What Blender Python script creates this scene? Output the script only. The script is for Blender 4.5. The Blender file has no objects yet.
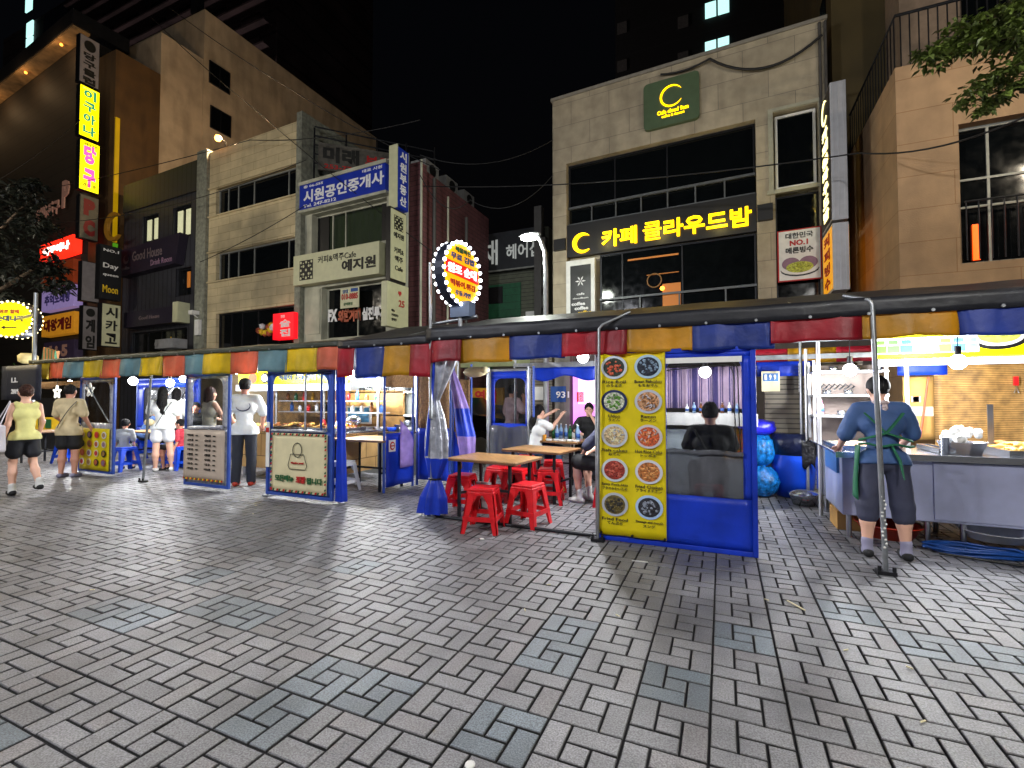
import bpy, math, random
import numpy as np
from mathutils import Vector, Matrix, noise as mn
random.seed(7)
R=math.radians; C,S=math.cos,math.sin; PI=math.pi
sc=bpy.context.scene; COL=sc.collection
# ---------------------------------------------------------------- camera
H=1.45; FOC=475.0; YAW=R(23.85); PIT=math.atan(14/475)
fh=(-S(YAW),C(YAW)); RT=(C(YAW),S(YAW),0)
FW=(fh[0]*C(PIT),fh[1]*C(PIT),S(PIT)); UP=(-fh[0]*S(PIT),-fh[1]*S(PIT),C(PIT))
def ray(px,py):
    u=(px-512)/FOC; v=(384-py)/FOC
    return tuple(FW[i]+u*RT[i]+v*UP[i] for i in range(3))
def at(px,py,Y):            # point of the vertical plane y=Y seen at a measured picture position -> (x, z)
    d=ray(px,py); t=Y/d[1]; return d[0]*t,H+d[2]*t
def ax(px,Y): return at(px,398,Y)[0]
def gp(px,py,z=0):
    d=ray(px,py); t=(z-H)/d[2]; return d[0]*t,d[1]*t
cam=bpy.data.cameras.new('camera'); co=bpy.data.objects.new('camera',cam); COL.objects.link(co)
cam.sensor_width=36; cam.lens=FOC/1024*36; cam.clip_end=800; cam.clip_start=.05
co.location=(0,0,H); co.rotation_euler=(R(90)+PIT,0,YAW); sc.camera=co
# ---------------------------------------------------------------- world
w=bpy.data.worlds.new('World'); sc.world=w; w.use_nodes=True
nt=w.node_tree; bg=nt.nodes['Background']; sk=nt.nodes.new('ShaderNodeTexSky'); sk.sky_type='NISHITA'; sk.sun_disc=False
sk.sun_elevation=R(-4); sk.sun_rotation=R(200); nt.links.new(sk.outputs[0],bg.inputs[0]); bg.inputs[1].default_value=.05
sc.view_settings.view_transform='Standard'; sc.view_settings.look='None'; sc.view_settings.exposure=.8; sc.view_settings.gamma=1
# ---------------------------------------------------------------- materials
def lin(h):
    if isinstance(h,(tuple,list)): return tuple(h)+(1,)
    h=h.lstrip('#'); o=[]
    for i in (0,2,4):
        c=int(h[i:i+2],16)/255; o.append(c/12.92 if c<=.04045 else ((c+.055)/1.055)**2.4)
    return tuple(o)+(1,)
MT={}
def mat(name,col='808080',rough=.6,metal=0,emit=0,ecol=None,var=.12,ns=6,bump=0,bs=40,tile=None,tcol=None,clear=0,stripe=None,spec=.5,stain=0,attr=False,transl=0,scuff=0):
    if name in MT: return MT[name]
    m=bpy.data.materials.new(name); m.use_nodes=True; n=m.node_tree.nodes; l=m.node_tree.links
    b=n['Principled BSDF']; c=lin(col)
    b.inputs['Roughness'].default_value=rough; b.inputs['Metallic'].default_value=metal; b.inputs['Specular IOR Level'].default_value=spec
    b.inputs['Base Color'].default_value=c
    tc=n.new('ShaderNodeTexCoord'); cur=None
    def N(t,**k):
        x=n.new(t)
        for a,v in k.items(): setattr(x,a,v)
        return x
    if var or attr or tile or stripe or stain:
        nz=N('ShaderNodeTexNoise'); nz.inputs['Scale'].default_value=ns; nz.inputs['Detail'].default_value=6; l.new(tc.outputs['Object'],nz.inputs['Vector'])
        mr=N('ShaderNodeMapRange'); mr.inputs[1].default_value=.3; mr.inputs[2].default_value=.7; mr.inputs[3].default_value=1-var*1.6; mr.inputs[4].default_value=1+var
        l.new(nz.outputs[0],mr.inputs[0])
        if attr:
            at_=N('ShaderNodeAttribute'); at_.attribute_name='tint'; base=at_.outputs['Color']
        else:
            rg=N('ShaderNodeRGB'); rg.outputs[0].default_value=c; base=rg.outputs[0]
        hgt=None
        if tile or stripe:
            sp=N('ShaderNodeSeparateXYZ'); l.new(tc.outputs['Object'],sp.inputs[0])
            ad=N('ShaderNodeMath',operation='ADD'); l.new(sp.outputs[0],ad.inputs[0]); l.new(sp.outputs[1],ad.inputs[1])
        if tile:
            cb=N('ShaderNodeCombineXYZ'); l.new(ad.outputs[0],cb.inputs[0]); l.new(sp.outputs[2],cb.inputs[1])
            br=N('ShaderNodeTexBrick'); br.offset=tile[3] if len(tile)>3 else .5; br.inputs['Scale'].default_value=1; br.inputs['Brick Width'].default_value=tile[0]; br.inputs['Row Height'].default_value=tile[1]; br.inputs['Mortar Size'].default_value=tile[2]
            br.inputs['Mortar Smooth'].default_value=.1
            c1=tuple(min(1,x*1.08) for x in c[:3])+(1,); c2=tuple(x*.9 for x in c[:3])+(1,)
            br.inputs['Color1'].default_value=c1; br.inputs['Color2'].default_value=c2; br.inputs['Mortar'].default_value=lin(tcol) if tcol else tuple(x*.45 for x in c[:3])+(1,)
            l.new(cb.outputs[0],br.inputs['Vector']); base=br.outputs[0]; hgt=br.outputs['Fac']
        if stripe:   # (axis 'h' or 'z', period, duty, colour)
            src=ad.outputs[0] if stripe[0]=='h' else sp.outputs[2]
            m1=N('ShaderNodeMath',operation='DIVIDE'); l.new(src,m1.inputs[0]); m1.inputs[1].default_value=stripe[1]
            m2=N('ShaderNodeMath',operation='FRACT'); l.new(m1.outputs[0],m2.inputs[0])
            m3=N('ShaderNodeMath',operation='LESS_THAN'); l.new(m2.outputs[0],m3.inputs[0]); m3.inputs[1].default_value=stripe[2]
            mx=N('ShaderNodeMix',data_type='RGBA'); l.new(m3.outputs[0],mx.inputs[0]); l.new(base,mx.inputs[6]); mx.inputs[7].default_value=lin(stripe[3]); base=mx.outputs[2]; hgt=m3.outputs[0]
        vm=N('ShaderNodeVectorMath',operation='SCALE'); l.new(base,vm.inputs[0]); l.new(mr.outputs[0],vm.inputs['Scale']); cur=vm.outputs[0]
        if stain:
            sz=N('ShaderNodeTexNoise'); mp=N('ShaderNodeMapping'); mp.inputs['Scale'].default_value=(1.6,1.6,.35); l.new(tc.outputs['Object'],mp.inputs[0]); l.new(mp.outputs[0],sz.inputs['Vector']); sz.inputs['Scale'].default_value=1.3; sz.inputs['Detail'].default_value=7
            mr2=N('ShaderNodeMapRange'); mr2.inputs[1].default_value=.45; mr2.inputs[2].default_value=.75; mr2.inputs[3].default_value=1; mr2.inputs[4].default_value=1-stain; l.new(sz.outputs[0],mr2.inputs[0])
            v2=N('ShaderNodeVectorMath',operation='SCALE'); l.new(cur,v2.inputs[0]); l.new(mr2.outputs[0],v2.inputs['Scale']); cur=v2.outputs[0]
        l.new(cur,b.inputs['Base Color'])
        rr=N('ShaderNodeMapRange'); rr.inputs[3].default_value=max(0,rough-.08); rr.inputs[4].default_value=min(1,rough+.08); l.new(nz.outputs[0],rr.inputs[0]); l.new(rr.outputs[0],b.inputs['Roughness'])
    if bump:
        bn=N('ShaderNodeTexNoise'); bn.inputs['Scale'].default_value=bs; bn.inputs['Detail'].default_value=4; l.new(tc.outputs['Object'],bn.inputs['Vector'])
        bp=N('ShaderNodeBump'); bp.inputs['Strength'].default_value=bump; bp.inputs['Distance'].default_value=.02; l.new(bn.outputs[0],bp.inputs['Height']); l.new(bp.outputs[0],b.inputs['Normal'])
    if emit:
        b.inputs['Emission Color'].default_value=lin(ecol) if ecol else c; b.inputs['Emission Strength'].default_value=emit
    if transl:
        o=n['Material Output']; tl=N('ShaderNodeBsdfTranslucent'); mx=N('ShaderNodeMixShader'); mx.inputs[0].default_value=transl
        if cur is not None: l.new(cur,tl.inputs[0])
        l.new(b.outputs[0],mx.inputs[1]); l.new(tl.outputs[0],mx.inputs[2]); l.new(mx.outputs[0],o.inputs[0])
    if clear:
        o=n['Material Output']; tr=N('ShaderNodeBsdfTransparent'); mx=N('ShaderNodeMixShader')
        tr.inputs[0].default_value=tuple(.5+.5*x for x in c[:3])+(1,)
        if clear>=.5:
            wv=N('ShaderNodeTexNoise'); mpp=N('ShaderNodeMapping'); mpp.inputs['Scale'].default_value=(1,1,.25); mpp.inputs['Rotation'].default_value=(0,.5,0); l.new(tc.outputs['Object'],mpp.inputs[0]); l.new(mpp.outputs[0],wv.inputs['Vector']); wv.inputs['Scale'].default_value=9; wv.inputs['Detail'].default_value=3
            ml=N('ShaderNodeMapRange'); ml.inputs[1].default_value=.35; ml.inputs[2].default_value=.7; ml.inputs[3].default_value=min(1,clear+.05); ml.inputs[4].default_value=clear-(.06 if clear>.9 else .25); l.new(wv.outputs[0],ml.inputs[0]); l.new(ml.outputs[0],mx.inputs[0])
        else: mx.inputs[0].default_value=clear
        l.new(b.outputs[0],mx.inputs[1]); l.new(tr.outputs[0],mx.inputs[2]); l.new(mx.outputs[0],o.inputs[0])
    MT[name]=m; return m
# ---------------------------------------------------------------- object bookkeeping
OFF={}
def tag(o,label,cat,group=None,kind=None):
    o['label']=label; o['category']=cat
    if group: o['group']=group
    o['kind']=kind or 'thing'
    return o
def empty(name,label,cat,loc=(0,0,0),rz=0,group=None):
    o=bpy.data.objects.new(name,None); COL.objects.link(o); o.empty_display_size=.1
    o.location=loc; o.rotation_euler=(0,0,rz); OFF[o.name]=tuple(loc); return tag(o,label,cat,group)
class Fr:     # upright plane: u along d, v outward, z up
    def __init__(s,o,deg=0): s.o=o; a=R(deg); s.d=(C(a),S(a)); s.n=(S(a),-C(a))
    def p(s,u,v,z): return (s.o[0]+s.d[0]*u+s.n[0]*v, s.o[1]+s.d[1]*u+s.n[1]*v, z)
    def uz(s,px,py,v=0):
        d=ray(px,py); ox=s.o[0]+s.n[0]*v; oy=s.o[1]+s.n[1]*v
        t=(ox*s.n[0]+oy*s.n[1])/(d[0]*s.n[0]+d[1]*s.n[1]); x,y=d[0]*t,d[1]*t
        return ((x-ox)*s.d[0]+(y-oy)*s.d[1],H+d[2]*t)
TXT={}
FONT=None
def text_geo(s,bold=.02,depth=.04):
    k=(s,bold,depth)
    if k in TXT: return TXT[k]
    cu=bpy.data.curves.new('t','FONT'); cu.body=s; cu.size=1; cu.offset=bold; cu.extrude=depth/2; cu.resolution_u=2; cu.align_x='LEFT'
    ob=bpy.data.objects.new('t',cu); me=bpy.data.meshes.new_from_object(ob)
    v=[tuple(x.co) for x in me.vertices]; f=[tuple(p.vertices) for p in me.polygons]
    bpy.data.objects.remove(ob); bpy.data.meshes.remove(me); bpy.data.curves.remove(cu)
    if v:
        a=np.array(v); mn_=a.min(0); mx_=a.max(0)
    else: mn_=np.zeros(3); mx_=np.ones(3)
    TXT[k]=(v,f,mn_,mx_); return TXT[k]
class MB:
    def __init__(s): s.v=[]; s.f=[]; s.m=[]; s.s=[]; s.mats=[]
    def mi(s,m):
        if m is None: return -1
        if isinstance(m,str): m=MT[m]
        if m not in s.mats: s.mats.append(m)
        return s.mats.index(m)
    def add(s,v,f,m=None,sm=False):
        k=len(s.v); i=s.mi(m); s.v+=[tuple(x) for x in v]
        for q in f: s.f.append(tuple(a+k for a in q)); s.m.append(i); s.s.append(sm)
        return s
    def hexa(s,p,m=None): return s.add(p,[(0,3,2,1),(4,5,6,7),(0,1,5,4),(1,2,6,5),(2,3,7,6),(3,0,4,7)],m)
    def box(s,x0,y0,z0,x1,y1,z1,m=None): return s.hexa([(x0,y0,z0),(x1,y0,z0),(x1,y1,z0),(x0,y1,z0),(x0,y0,z1),(x1,y0,z1),(x1,y1,z1),(x0,y1,z1)],m)
    def cbox(s,c,d,m=None,rz=0):
        q=[]
        for z in (-1,1):
            for x,y in ((-1,-1),(1,-1),(1,1),(-1,1)):
                X,Y=x*d[0]/2,y*d[1]/2; q.append((c[0]+X*C(rz)-Y*S(rz),c[1]+X*S(rz)+Y*C(rz),c[2]+z*d[2]/2))
        return s.hexa(q,m)
    def fbox(s,fr,u0,u1,v0,v1,z0,z1,m=None):
        return s.hexa([fr.p(u0,v1,z0),fr.p(u1,v1,z0),fr.p(u1,v0,z0),fr.p(u0,v0,z0),fr.p(u0,v1,z1),fr.p(u1,v1,z1),fr.p(u1,v0,z1),fr.p(u0,v0,z1)],m)
    def quad(s,a,b,c,d,m=None): return s.add([a,b,c,d],[(0,1,2,3)],m)
    def tube(s,pts,r,n=8,m=None,cap=True,flat=1):
        pts=[Vector(p) for p in pts]; rs=r if isinstance(r,(list,tuple)) else [r]*len(pts); rings=[]; pu=None
        for i,p in enumerate(pts):
            t=((pts[min(i+1,len(pts)-1)]-pts[max(i-1,0)])); t=t.normalized() if t.length>1e-9 else Vector((0,0,1))
            if pu is None: pu=Vector((0,0,1)) if abs(t.z)<.9 else Vector((1,0,0))
            a=t.cross(pu); a=a.normalized() if a.length>1e-6 else Vector((1,0,0)); b=a.cross(t).normalized(); pu=b
            rings.append([tuple(p+a*(rs[i]*C(2*PI*k/n))+b*(rs[i]*flat*S(2*PI*k/n))) for k in range(n)])
        v=[x for g in rings for x in g]; f=[]
        for i in range(len(pts)-1):
            for k in range(n): k2=(k+1)%n; f.append((i*n+k,(i+1)*n+k,(i+1)*n+k2,i*n+k2))
        s.add(v,f,m,True)
        if cap: s.add(rings[0],[tuple(range(n))],m); s.add(rings[-1],[tuple(range(n-1,-1,-1))],m)
        return s
    def lathe(s,prof,c=(0,0,0),n=20,m=None,sx=1,sy=1,sm=True):   # prof [(r,z)...]
        v=[];f=[]
        for r,z in prof:
            for k in range(n): a=2*PI*k/n; v.append((c[0]+r*C(a)*sx,c[1]+r*S(a)*sy,c[2]+z))
        for i in range(len(prof)-1):
            for k in range(n): k2=(k+1)%n; f.append((i*n+k,i*n+k2,(i+1)*n+k2,(i+1)*n+k))
        if prof[0][0]>1e-4: f.append(tuple(range(n-1,-1,-1)))
        if prof[-1][0]>1e-4: f.append(tuple((len(prof)-1)*n+k for k in range(n)))
        return s.add(v,f,m,sm)
    def blob(s,c,r,m=None,n=8,jit=.15,seed=0):
        rd=random.Random(seed); v=[];f=[]; R3=r if isinstance(r,tuple) else (r,r,r); h=n//2
        v.append((c[0],c[1],c[2]-R3[2]))
        for i in range(1,h):
            t=PI*i/h
            for k in range(n):
                a=2*PI*k/n; q=1+rd.uniform(-jit,jit); v.append((c[0]+R3[0]*S(t)*C(a)*q,c[1]+R3[1]*S(t)*S(a)*q,c[2]-R3[2]*C(t)*q))
        v.append((c[0],c[1],c[2]+R3[2])); L=len(v)-1
        for k in range(n):
            k2=(k+1)%n; f.append((0,1+k2,1+k)); f.append((L,L-n+k,L-n+k2))
            for i in range(h-2): f.append((1+i*n+k,1+i*n+k2,1+(i+1)*n+k2,1+(i+1)*n+k))
        return s.add(v,f,m,True)
    def prism(s,poly,fr,v0,v1,m=None):  # polygon (u,z) in a frame
        n=len(poly); a=[fr.p(u,v1,z) for u,z in poly]; b=[fr.p(u,v0,z) for u,z in poly]
        return s.add(a+b,[tuple(range(n)),tuple(range(2*n-1,n-1,-1))]+[(i,i+n,(i+1)%n+n,(i+1)%n) for i in range(n)],m)
    def text(s,t,fr,u0,z0,h,v=.01,w=None,bold=.02,depth=.01,m=None,slant=0):   # u0,z0 lower left, h = glyph height, w = total width
        V,F,a,b=text_geo(t,bold,.04)
        if not V: return s
        sx=(w/(b[0]-a[0])) if w else h/(b[1]-a[1]); sy=h/(b[1]-a[1])
        return s.add([fr.p(u0+(x-a[0])*sx+slant*(y-a[1])*sy, v+(z-a[2])/.04*depth, z0+(y-a[1])*sy) for x,y,z in V],F,m)
    def vtext(s,t,fr,uc,ztop,cw,pitch,v=.01,m=None,bold=.02,depth=.01,ch=None):
        for i,c in enumerate(t):
            if c!=' ': s.text(c,fr,uc-cw/2,ztop-(i+1)*pitch+pitch*.1,ch or pitch*.8,v,w=cw,bold=bold,depth=depth,m=m)
        return s
    def cloth(s,fn,nu,nv,th=.006,m=None,sm=True):   # fn(a,b)->point, a,b in 0..1 ; closed thin sheet
        P=[[Vector(fn(i/nu,j/nv)) for i in range(nu+1)] for j in range(nv+1)]; Nn=[]
        for j in range(nv+1):
            row=[]
            for i in range(nu+1):
                a=P[j][min(i+1,nu)]-P[j][max(i-1,0)]; b=P[min(j+1,nv)][i]-P[max(j-1,0)][i]; q=a.cross(b); row.append(q.normalized() if q.length>1e-9 else Vector((0,0,1)))
            Nn.append(row)
        w_=nu+1; T=w_*(nv+1)
        v=[tuple(P[j][i]+Nn[j][i]*th/2) for j in range(nv+1) for i in range(w_)]+[tuple(P[j][i]-Nn[j][i]*th/2) for j in range(nv+1) for i in range(w_)]
        f=[]
        for j in range(nv):
            for i in range(nu):
                a=j*w_+i; f.append((a,a+1,a+w_+1,a+w_)); f.append((T+a,T+a+w_,T+a+w_+1,T+a+1))
        bd=[(i,i+1) for i in range(nu)]+[(i*w_+nu,(i+1)*w_+nu) for i in range(nv)]+[(nv*w_+i+1,nv*w_+i) for i in range(nu)]+[((i+1)*w_,i*w_) for i in range(nv)]
        for a,b in bd: f.append((b,a,T+a,T+b))
        return s.add(v,f,m,sm)
    def build(s,name,m=None,parent=None,label=None,bevel=0,kind=None):
        me=bpy.data.meshes.new(name); o=OFF.get(parent.name,(0,0,0)) if parent else (0,0,0)
        vs=[(x-o[0],y-o[1],z-o[2]) for x,y,z in s.v] if parent else s.v
        me.from_pydata(vs,[],s.f)
        if isinstance(m,str): m=MT[m]
        used=sorted(set(s.m)); slots=[m if i<0 else s.mats[i] for i in used]; rm={i:k for k,i in enumerate(used)}
        for q in slots: me.materials.append(q)
        me.polygons.foreach_set('material_index',[rm[i] for i in s.m]); me.polygons.foreach_set('use_smooth',s.s); me.update()
        ob=bpy.data.objects.new(name,me); COL.objects.link(ob)
        if parent: ob.parent=parent; OFF[ob.name]=o
        else: OFF[ob.name]=(0,0,0)
        if label: ob['label']=label
        if kind: ob['kind']=kind
        if bevel:
            bv=ob.modifiers.new('bevel','BEVEL'); bv.width=bevel; bv.segments=2; bv.limit_method='ANGLE'; bv.angle_limit=R(40)
        return ob
def solo(mb,name,m,label,cat,group=None,bevel=0,base=None):    # a thing that is one mesh, origin at its base
    a=np.array(mb.v); c=base or (float((a[:,0].min()+a[:,0].max())/2),float((a[:,1].min()+a[:,1].max())/2),float(a[:,2].min()))
    mb.v=[(x-c[0],y-c[1],z-c[2]) for x,y,z in mb.v]
    o=mb.build(name,m,None,bevel=bevel); o.location=c; OFF[o.name]=c; return tag(o,label,cat,group)
def kids(o): return [c for c in bpy.data.objects if c.parent==o]
def copy_tree(o,loc=None,rz=None,label=None,group=None,scale=None,mats=None,par=None):
    c=o.copy(); COL.objects.link(c)
    if par: c.parent=par
    if loc is not None: c.location=loc; c.rotation_euler=(0,0,rz or 0)
    if label: c['label']=label
    if group: c['group']=group
    if scale: c.scale=scale if isinstance(scale,tuple) else (scale,)*3
    OFF[c.name]=tuple(c.location) if par is None else OFF.get(o.name,(0,0,0))
    for k in list(o.children): copy_tree(k,par=c)
    return c
def structure(mb,name,m,bevel=0):
    o=mb.build(name,m,None,bevel=bevel); o['kind']='structure'; return o
def lamp(name,loc,power,color=(1,1,1),r=.05,parent=None,spot=None,area=None):
    ld=bpy.data.lights.new(name,'SPOT' if spot else 'POINT'); ld.energy=power; ld.color=color; ld.shadow_soft_size=r
    if spot: ld.spot_size=R(spot[0]); ld.spot_blend=spot[1]
    o=bpy.data.objects.new(name,ld); COL.objects.link(o); o.location=loc
    if parent: o.parent=parent; q=OFF[parent.name]; o.location=(loc[0]-q[0],loc[1]-q[1],loc[2]-q[2])
    return o
# common materials
mat('steel','b8bcc4',.32,1,var=.1,ns=3,bump=.06,bs=6); mat('galv','9a9ea2',.42,.85,var=.15,ns=10); mat('dark_metal','25262a',.45,.6); mat('alu','c4c6c8',.4,.8,var=.06)
mat('blue_tarp','143cc4',.42,0,var=.16,ns=3,bump=.45,bs=6,transl=.2,stain=.25); mat('blue_frame','28489c',.5,0,var=.15,ns=4); mat('navy_tarp','14161f',.5,0,var=.25,ns=2,bump=.4,bs=6); mat('olive_tarp','2c3226',.55,0,var=.3,ns=2,bump=.4,bs=6)
mat('vinyl','5c6064',.12,0,var=0,clear=.94,bump=.25,bs=10); mat('smoky_vinyl','74767e',.2,0,var=0,clear=.74,bump=.5,bs=10)
mat('silver_vinyl','b4b8c4',.25,.25,var=.3,ns=9,bump=.9,bs=12)
mat('c_red','a8132a',.5,var=.22,ns=3,bump=.6,bs=7,transl=.3,stain=.35); mat('c_yellow','c8930c',.5,var=.22,ns=3,bump=.6,bs=7,transl=.3,stain=.35); mat('c_blue','19378c',.5,var=.22,ns=3,bump=.6,bs=7,transl=.3,stain=.35)
mat('c_salmon','d06a48',.5,var=.22,ns=3,bump=.6,bs=7,transl=.3,stain=.35); mat('c_grayblue','668890',.5,var=.22,ns=3,bump=.6,bs=7,transl=.3,stain=.35); mat('c_lemon','cfb40f',.5,var=.22,ns=3,bump=.6,bs=7,transl=.3,stain=.35)
mat('red_plastic','d4101c',.38,var=.14,ns=14,bump=.12,bs=60,stain=.2); mat('blue_plastic','0c44c8',.35,var=.06); mat('white_plastic','d8dadc',.4,var=.05); mat('white','e0e0dc',.5,var=.06); mat('black','0e0e10',.45,var=.1); mat('wood','a9804f',.4,var=.22,ns=5,stripe=('h',.11,.04,'6a4a2a')); mat('cream','d6cca4',.6,var=.06,bump=.2,bs=8)
mat('yellow_print','ecd810',.45,var=.06,bump=.2,bs=6,transl=.25); mat('ink','1a1a18',.6,var=0); mat('ink_red','b01818',.6,var=0); mat('ink_green','1d5a30',.6,var=0); mat('ink_white','e8e8e8',.6,var=0); mat('ink_yellow','e8c020',.6,var=0); mat('ink_blue','1c4a90',.6,var=0)
mat('dark_glass','0a0d0f',.08,0,var=.1,spec=.6); mat('frame_gray','8d8f8a',.5,.3); mat('concrete','8c8a80',.8,var=.2,ns=2,bump=.3,bs=20,stain=.4)
mat('mat_weave','a07c55',.8,var=.25,ns=30,bump=.9,bs=60); mat('bamboo','a88046',.7,var=.3,ns=9,stripe=('z',.022,.3,'5c401c')); mat('cardboard','b08748',.75,var=.12,ns=4)
# ================================================================ GROUND
def pave():
    M0=1/3*.998; u=M0/3; gap=.0105; ch=.0045; rd=random.Random(3)
    X0=-.4-M0*72; Y0=2.41-M0*16; NX=116; NY=50
    V=[];F=[];T=[]
    bluish={(math.floor((x-X0)/M0),math.floor((y-Y0)/M0)) for x,y in [(-1.75, 1.92), (-1.93, 1.88), (-1.5, 1.96), (-3.62, 1.9), (-3.63, 2.03), (-3.16, 2.17), (-2.94, 2.19), (-4.04, 1.99), (-0.93, 1.96), (-1.75, 1.45), (-2.82, 1.04), (1.18, 3.68), (1.34, 3.57), (-0.12, 2.58), (-0.91, 2.76), (0.81, 3.96), (0.19, 3.25), (-3.06, 3.34), (-3.97, 2.67)]}
    B=((0,1,1,3),(1,3,2,3),(2,3,0,2),(0,2,0,1),(1,2,1,2))
    for i in range(NX):
        for j in range(NY):
            x0=X0+i*M0; y0=Y0+j*M0
            nz=mn.noise(Vector((i*.13,j*.17,4.)))
            r=rd.random(); blue=(i,j) in bluish or r<.006
            mod=rd.uniform(.88,1.1)
            for (a,b,c,d) in B:
                k=mod*rd.uniform(.84,1.16)*(1+.1*nz)
                col=(.205*k,.206*k,.217*k) if not blue else (.148*k,.18*k,.206*k)
                if rd.random()<.12: col=(col[0]*1.03,col[1]*.99,col[2]*.97)
                zt=rd.uniform(-.0015,.0015); tx=rd.uniform(-.0012,.0012); ty=rd.uniform(-.0012,.0012)
                xa,xb,ya,yb=x0+a*u+gap/2,x0+b*u-gap/2,y0+c*u+gap/2,y0+d*u-gap/2
                n=len(V)
                V+=[(xa,ya,-.02),(xb,ya,-.02),(xb,yb,-.02),(xa,yb,-.02),(xa,ya,zt-ch),(xb,ya,zt-ch),(xb,yb,zt-ch),(xa,yb,zt-ch),
                    (xa+ch,ya+ch,zt-tx-ty),(xb-ch,ya+ch,zt+tx-ty),(xb-ch,yb-ch,zt+tx+ty),(xa+ch,yb-ch,zt-tx+ty)]
                for q in ((8,9,10,11),(4,5,9,8),(5,6,10,9),(6,7,11,10),(7,4,8,11),(0,1,5,4),(1,2,6,5),(2,3,7,6),(3,0,4,7)): F.append(tuple(n+e for e in q))
                T+=[(.022,.021,.022,1)]*8+[col+(1,)]*4
    me=bpy.data.meshes.new('paving'); me.from_pydata(V,[],F); ca=me.color_attributes.new('tint','FLOAT_COLOR','POINT'); ca.data.foreach_set('color',np.array(T,dtype=np.float32).ravel())
    m=mat('paver','808080',.4,var=.16,ns=1.2,attr=True,bump=.25,bs=160,stain=.42)
    # fine speckle
    n=m.node_tree.nodes; l=m.node_tree.links; b=n['Principled BSDF']; src=b.inputs['Base Color'].links[0].from_socket
    tc=n.new('ShaderNodeTexCoord'); vz=n.new('ShaderNodeTexNoise'); vz.inputs['Scale'].default_value=130; vz.inputs['Detail'].default_value=3; l.new(tc.outputs['Object'],vz.inputs['Vector'])
    mr=n.new('ShaderNodeMapRange'); mr.inputs[1].default_value=.36; mr.inputs[2].default_value=.64; mr.inputs[3].default_value=.62; mr.inputs[4].default_value=1.35; l.new(vz.outputs[0],mr.inputs[0])
    sc_=n.new('ShaderNodeVectorMath'); sc_.operation='SCALE'; l.new(src,sc_.inputs[0]); l.new(mr.outputs[0],sc_.inputs['Scale'])
    vo=n.new('ShaderNodeTexVoronoi'); vo.inputs['Scale'].default_value=2.1; l.new(tc.outputs['Object'],vo.inputs['Vector'])
    m2=n.new('ShaderNodeMapRange'); m2.inputs[1].default_value=.035; m2.inputs[2].default_value=.06; m2.inputs[3].default_value=.55; m2.inputs[4].default_value=1; l.new(vo.outputs['Distance'],m2.inputs[0])
    n3=n.new('ShaderNodeTexNoise'); n3.inputs['Scale'].default_value=.55; n3.inputs['Detail'].default_value=8; n3.inputs['Roughness'].default_value=.7; l.new(tc.outputs['Object'],n3.inputs['Vector'])
    m3=n.new('ShaderNodeMapRange'); m3.inputs[1].default_value=.5; m3.inputs[2].default_value=.62; m3.inputs[3].default_value=1.05; m3.inputs[4].default_value=.78; l.new(n3.outputs[0],m3.inputs[0])
    mm=n.new('ShaderNodeMath'); mm.operation='MULTIPLY'; l.new(m2.outputs[0],mm.inputs[0]); l.new(m3.outputs[0],mm.inputs[1])
    s4=n.new('ShaderNodeVectorMath'); s4.operation='SCALE'; l.new(sc_.outputs[0],s4.inputs[0]); l.new(mm.outputs[0],s4.inputs['Scale']); l.new(s4.outputs[0],b.inputs['Base Color'])
    me.materials.append(m); o=bpy.data.objects.new('paving',me); COL.objects.link(o); o['kind']='structure'
pave()
g=MB(); g.box(-24.4,-2.93,-.6,14.24,13.7,-.012); structure(g,'ground_bed',mat('joint','15151a',.9,var=.2))
g=MB(); g.box(-150,-40,-.7,150,160,-.03); structure(g,'ground',mat('asphalt','3c3c3f',.85,var=.2,ns=3,bump=.3,bs=60))
# ================================================================ BUILDINGS
def wall_holes(mb,fr,u0,u1,z0,z1,holes,depth,m):    # front skin with real openings and reveals
    us=sorted({u0,u1}|{h[0] for h in holes}|{h[1] for h in holes}); zs=sorted({z0,z1}|{h[2] for h in holes}|{h[3] for h in holes})
    inh=lambda u,z:any(h[0]<u<h[1] and h[2]<z<h[3] for h in holes)
    for i in range(len(us)-1):
        for j in range(len(zs)-1):
            if not inh((us[i]+us[i+1])/2,(zs[j]+zs[j+1])/2):
                mb.quad(fr.p(us[i],0,zs[j]),fr.p(us[i+1],0,zs[j]),fr.p(us[i+1],0,zs[j+1]),fr.p(us[i],0,zs[j+1]),m)
    for a,b,c,d in [h[:4] for h in holes]:
        mb.quad(fr.p(a,0,c),fr.p(a,0,d),fr.p(a,-depth,d),fr.p(a,-depth,c),m); mb.quad(fr.p(b,0,d),fr.p(b,0,c),fr.p(b,-depth,c),fr.p(b,-depth,d),m)
        mb.quad(fr.p(a,0,c),fr.p(a,-depth,c),fr.p(b,-depth,c),fr.p(b,0,c),m); mb.quad(fr.p(a,0,d),fr.p(b,0,d),fr.p(b,-depth,d),fr.p(a,-depth,d),m)
def shell(mb,fr,u0,u1,z0,z1,D,m,dpt=.25):   # sides, roof, inner core behind a holed skin
    A=lambda u,v,z:fr.p(u,v,z)
    mb.quad(A(u0,0,z0),A(u0,0,z1),A(u0,-D,z1),A(u0,-D,z0),m); mb.quad(A(u1,0,z1),A(u1,0,z0),A(u1,-D,z0),A(u1,-D,z1),m)
    mb.quad(A(u0,0,z1),A(u1,0,z1),A(u1,-D,z1),A(u0,-D,z1),m); mb.quad(A(u0,-D,z0),A(u0,-D,z1),A(u1,-D,z1),A(u1,-D,z0),m)
    mb.quad(A(u0,-dpt-.04,z0),A(u1,-dpt-.04,z0),A(u1,-dpt-.04,z1),A(u0,-dpt-.04,z1),m)
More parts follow.
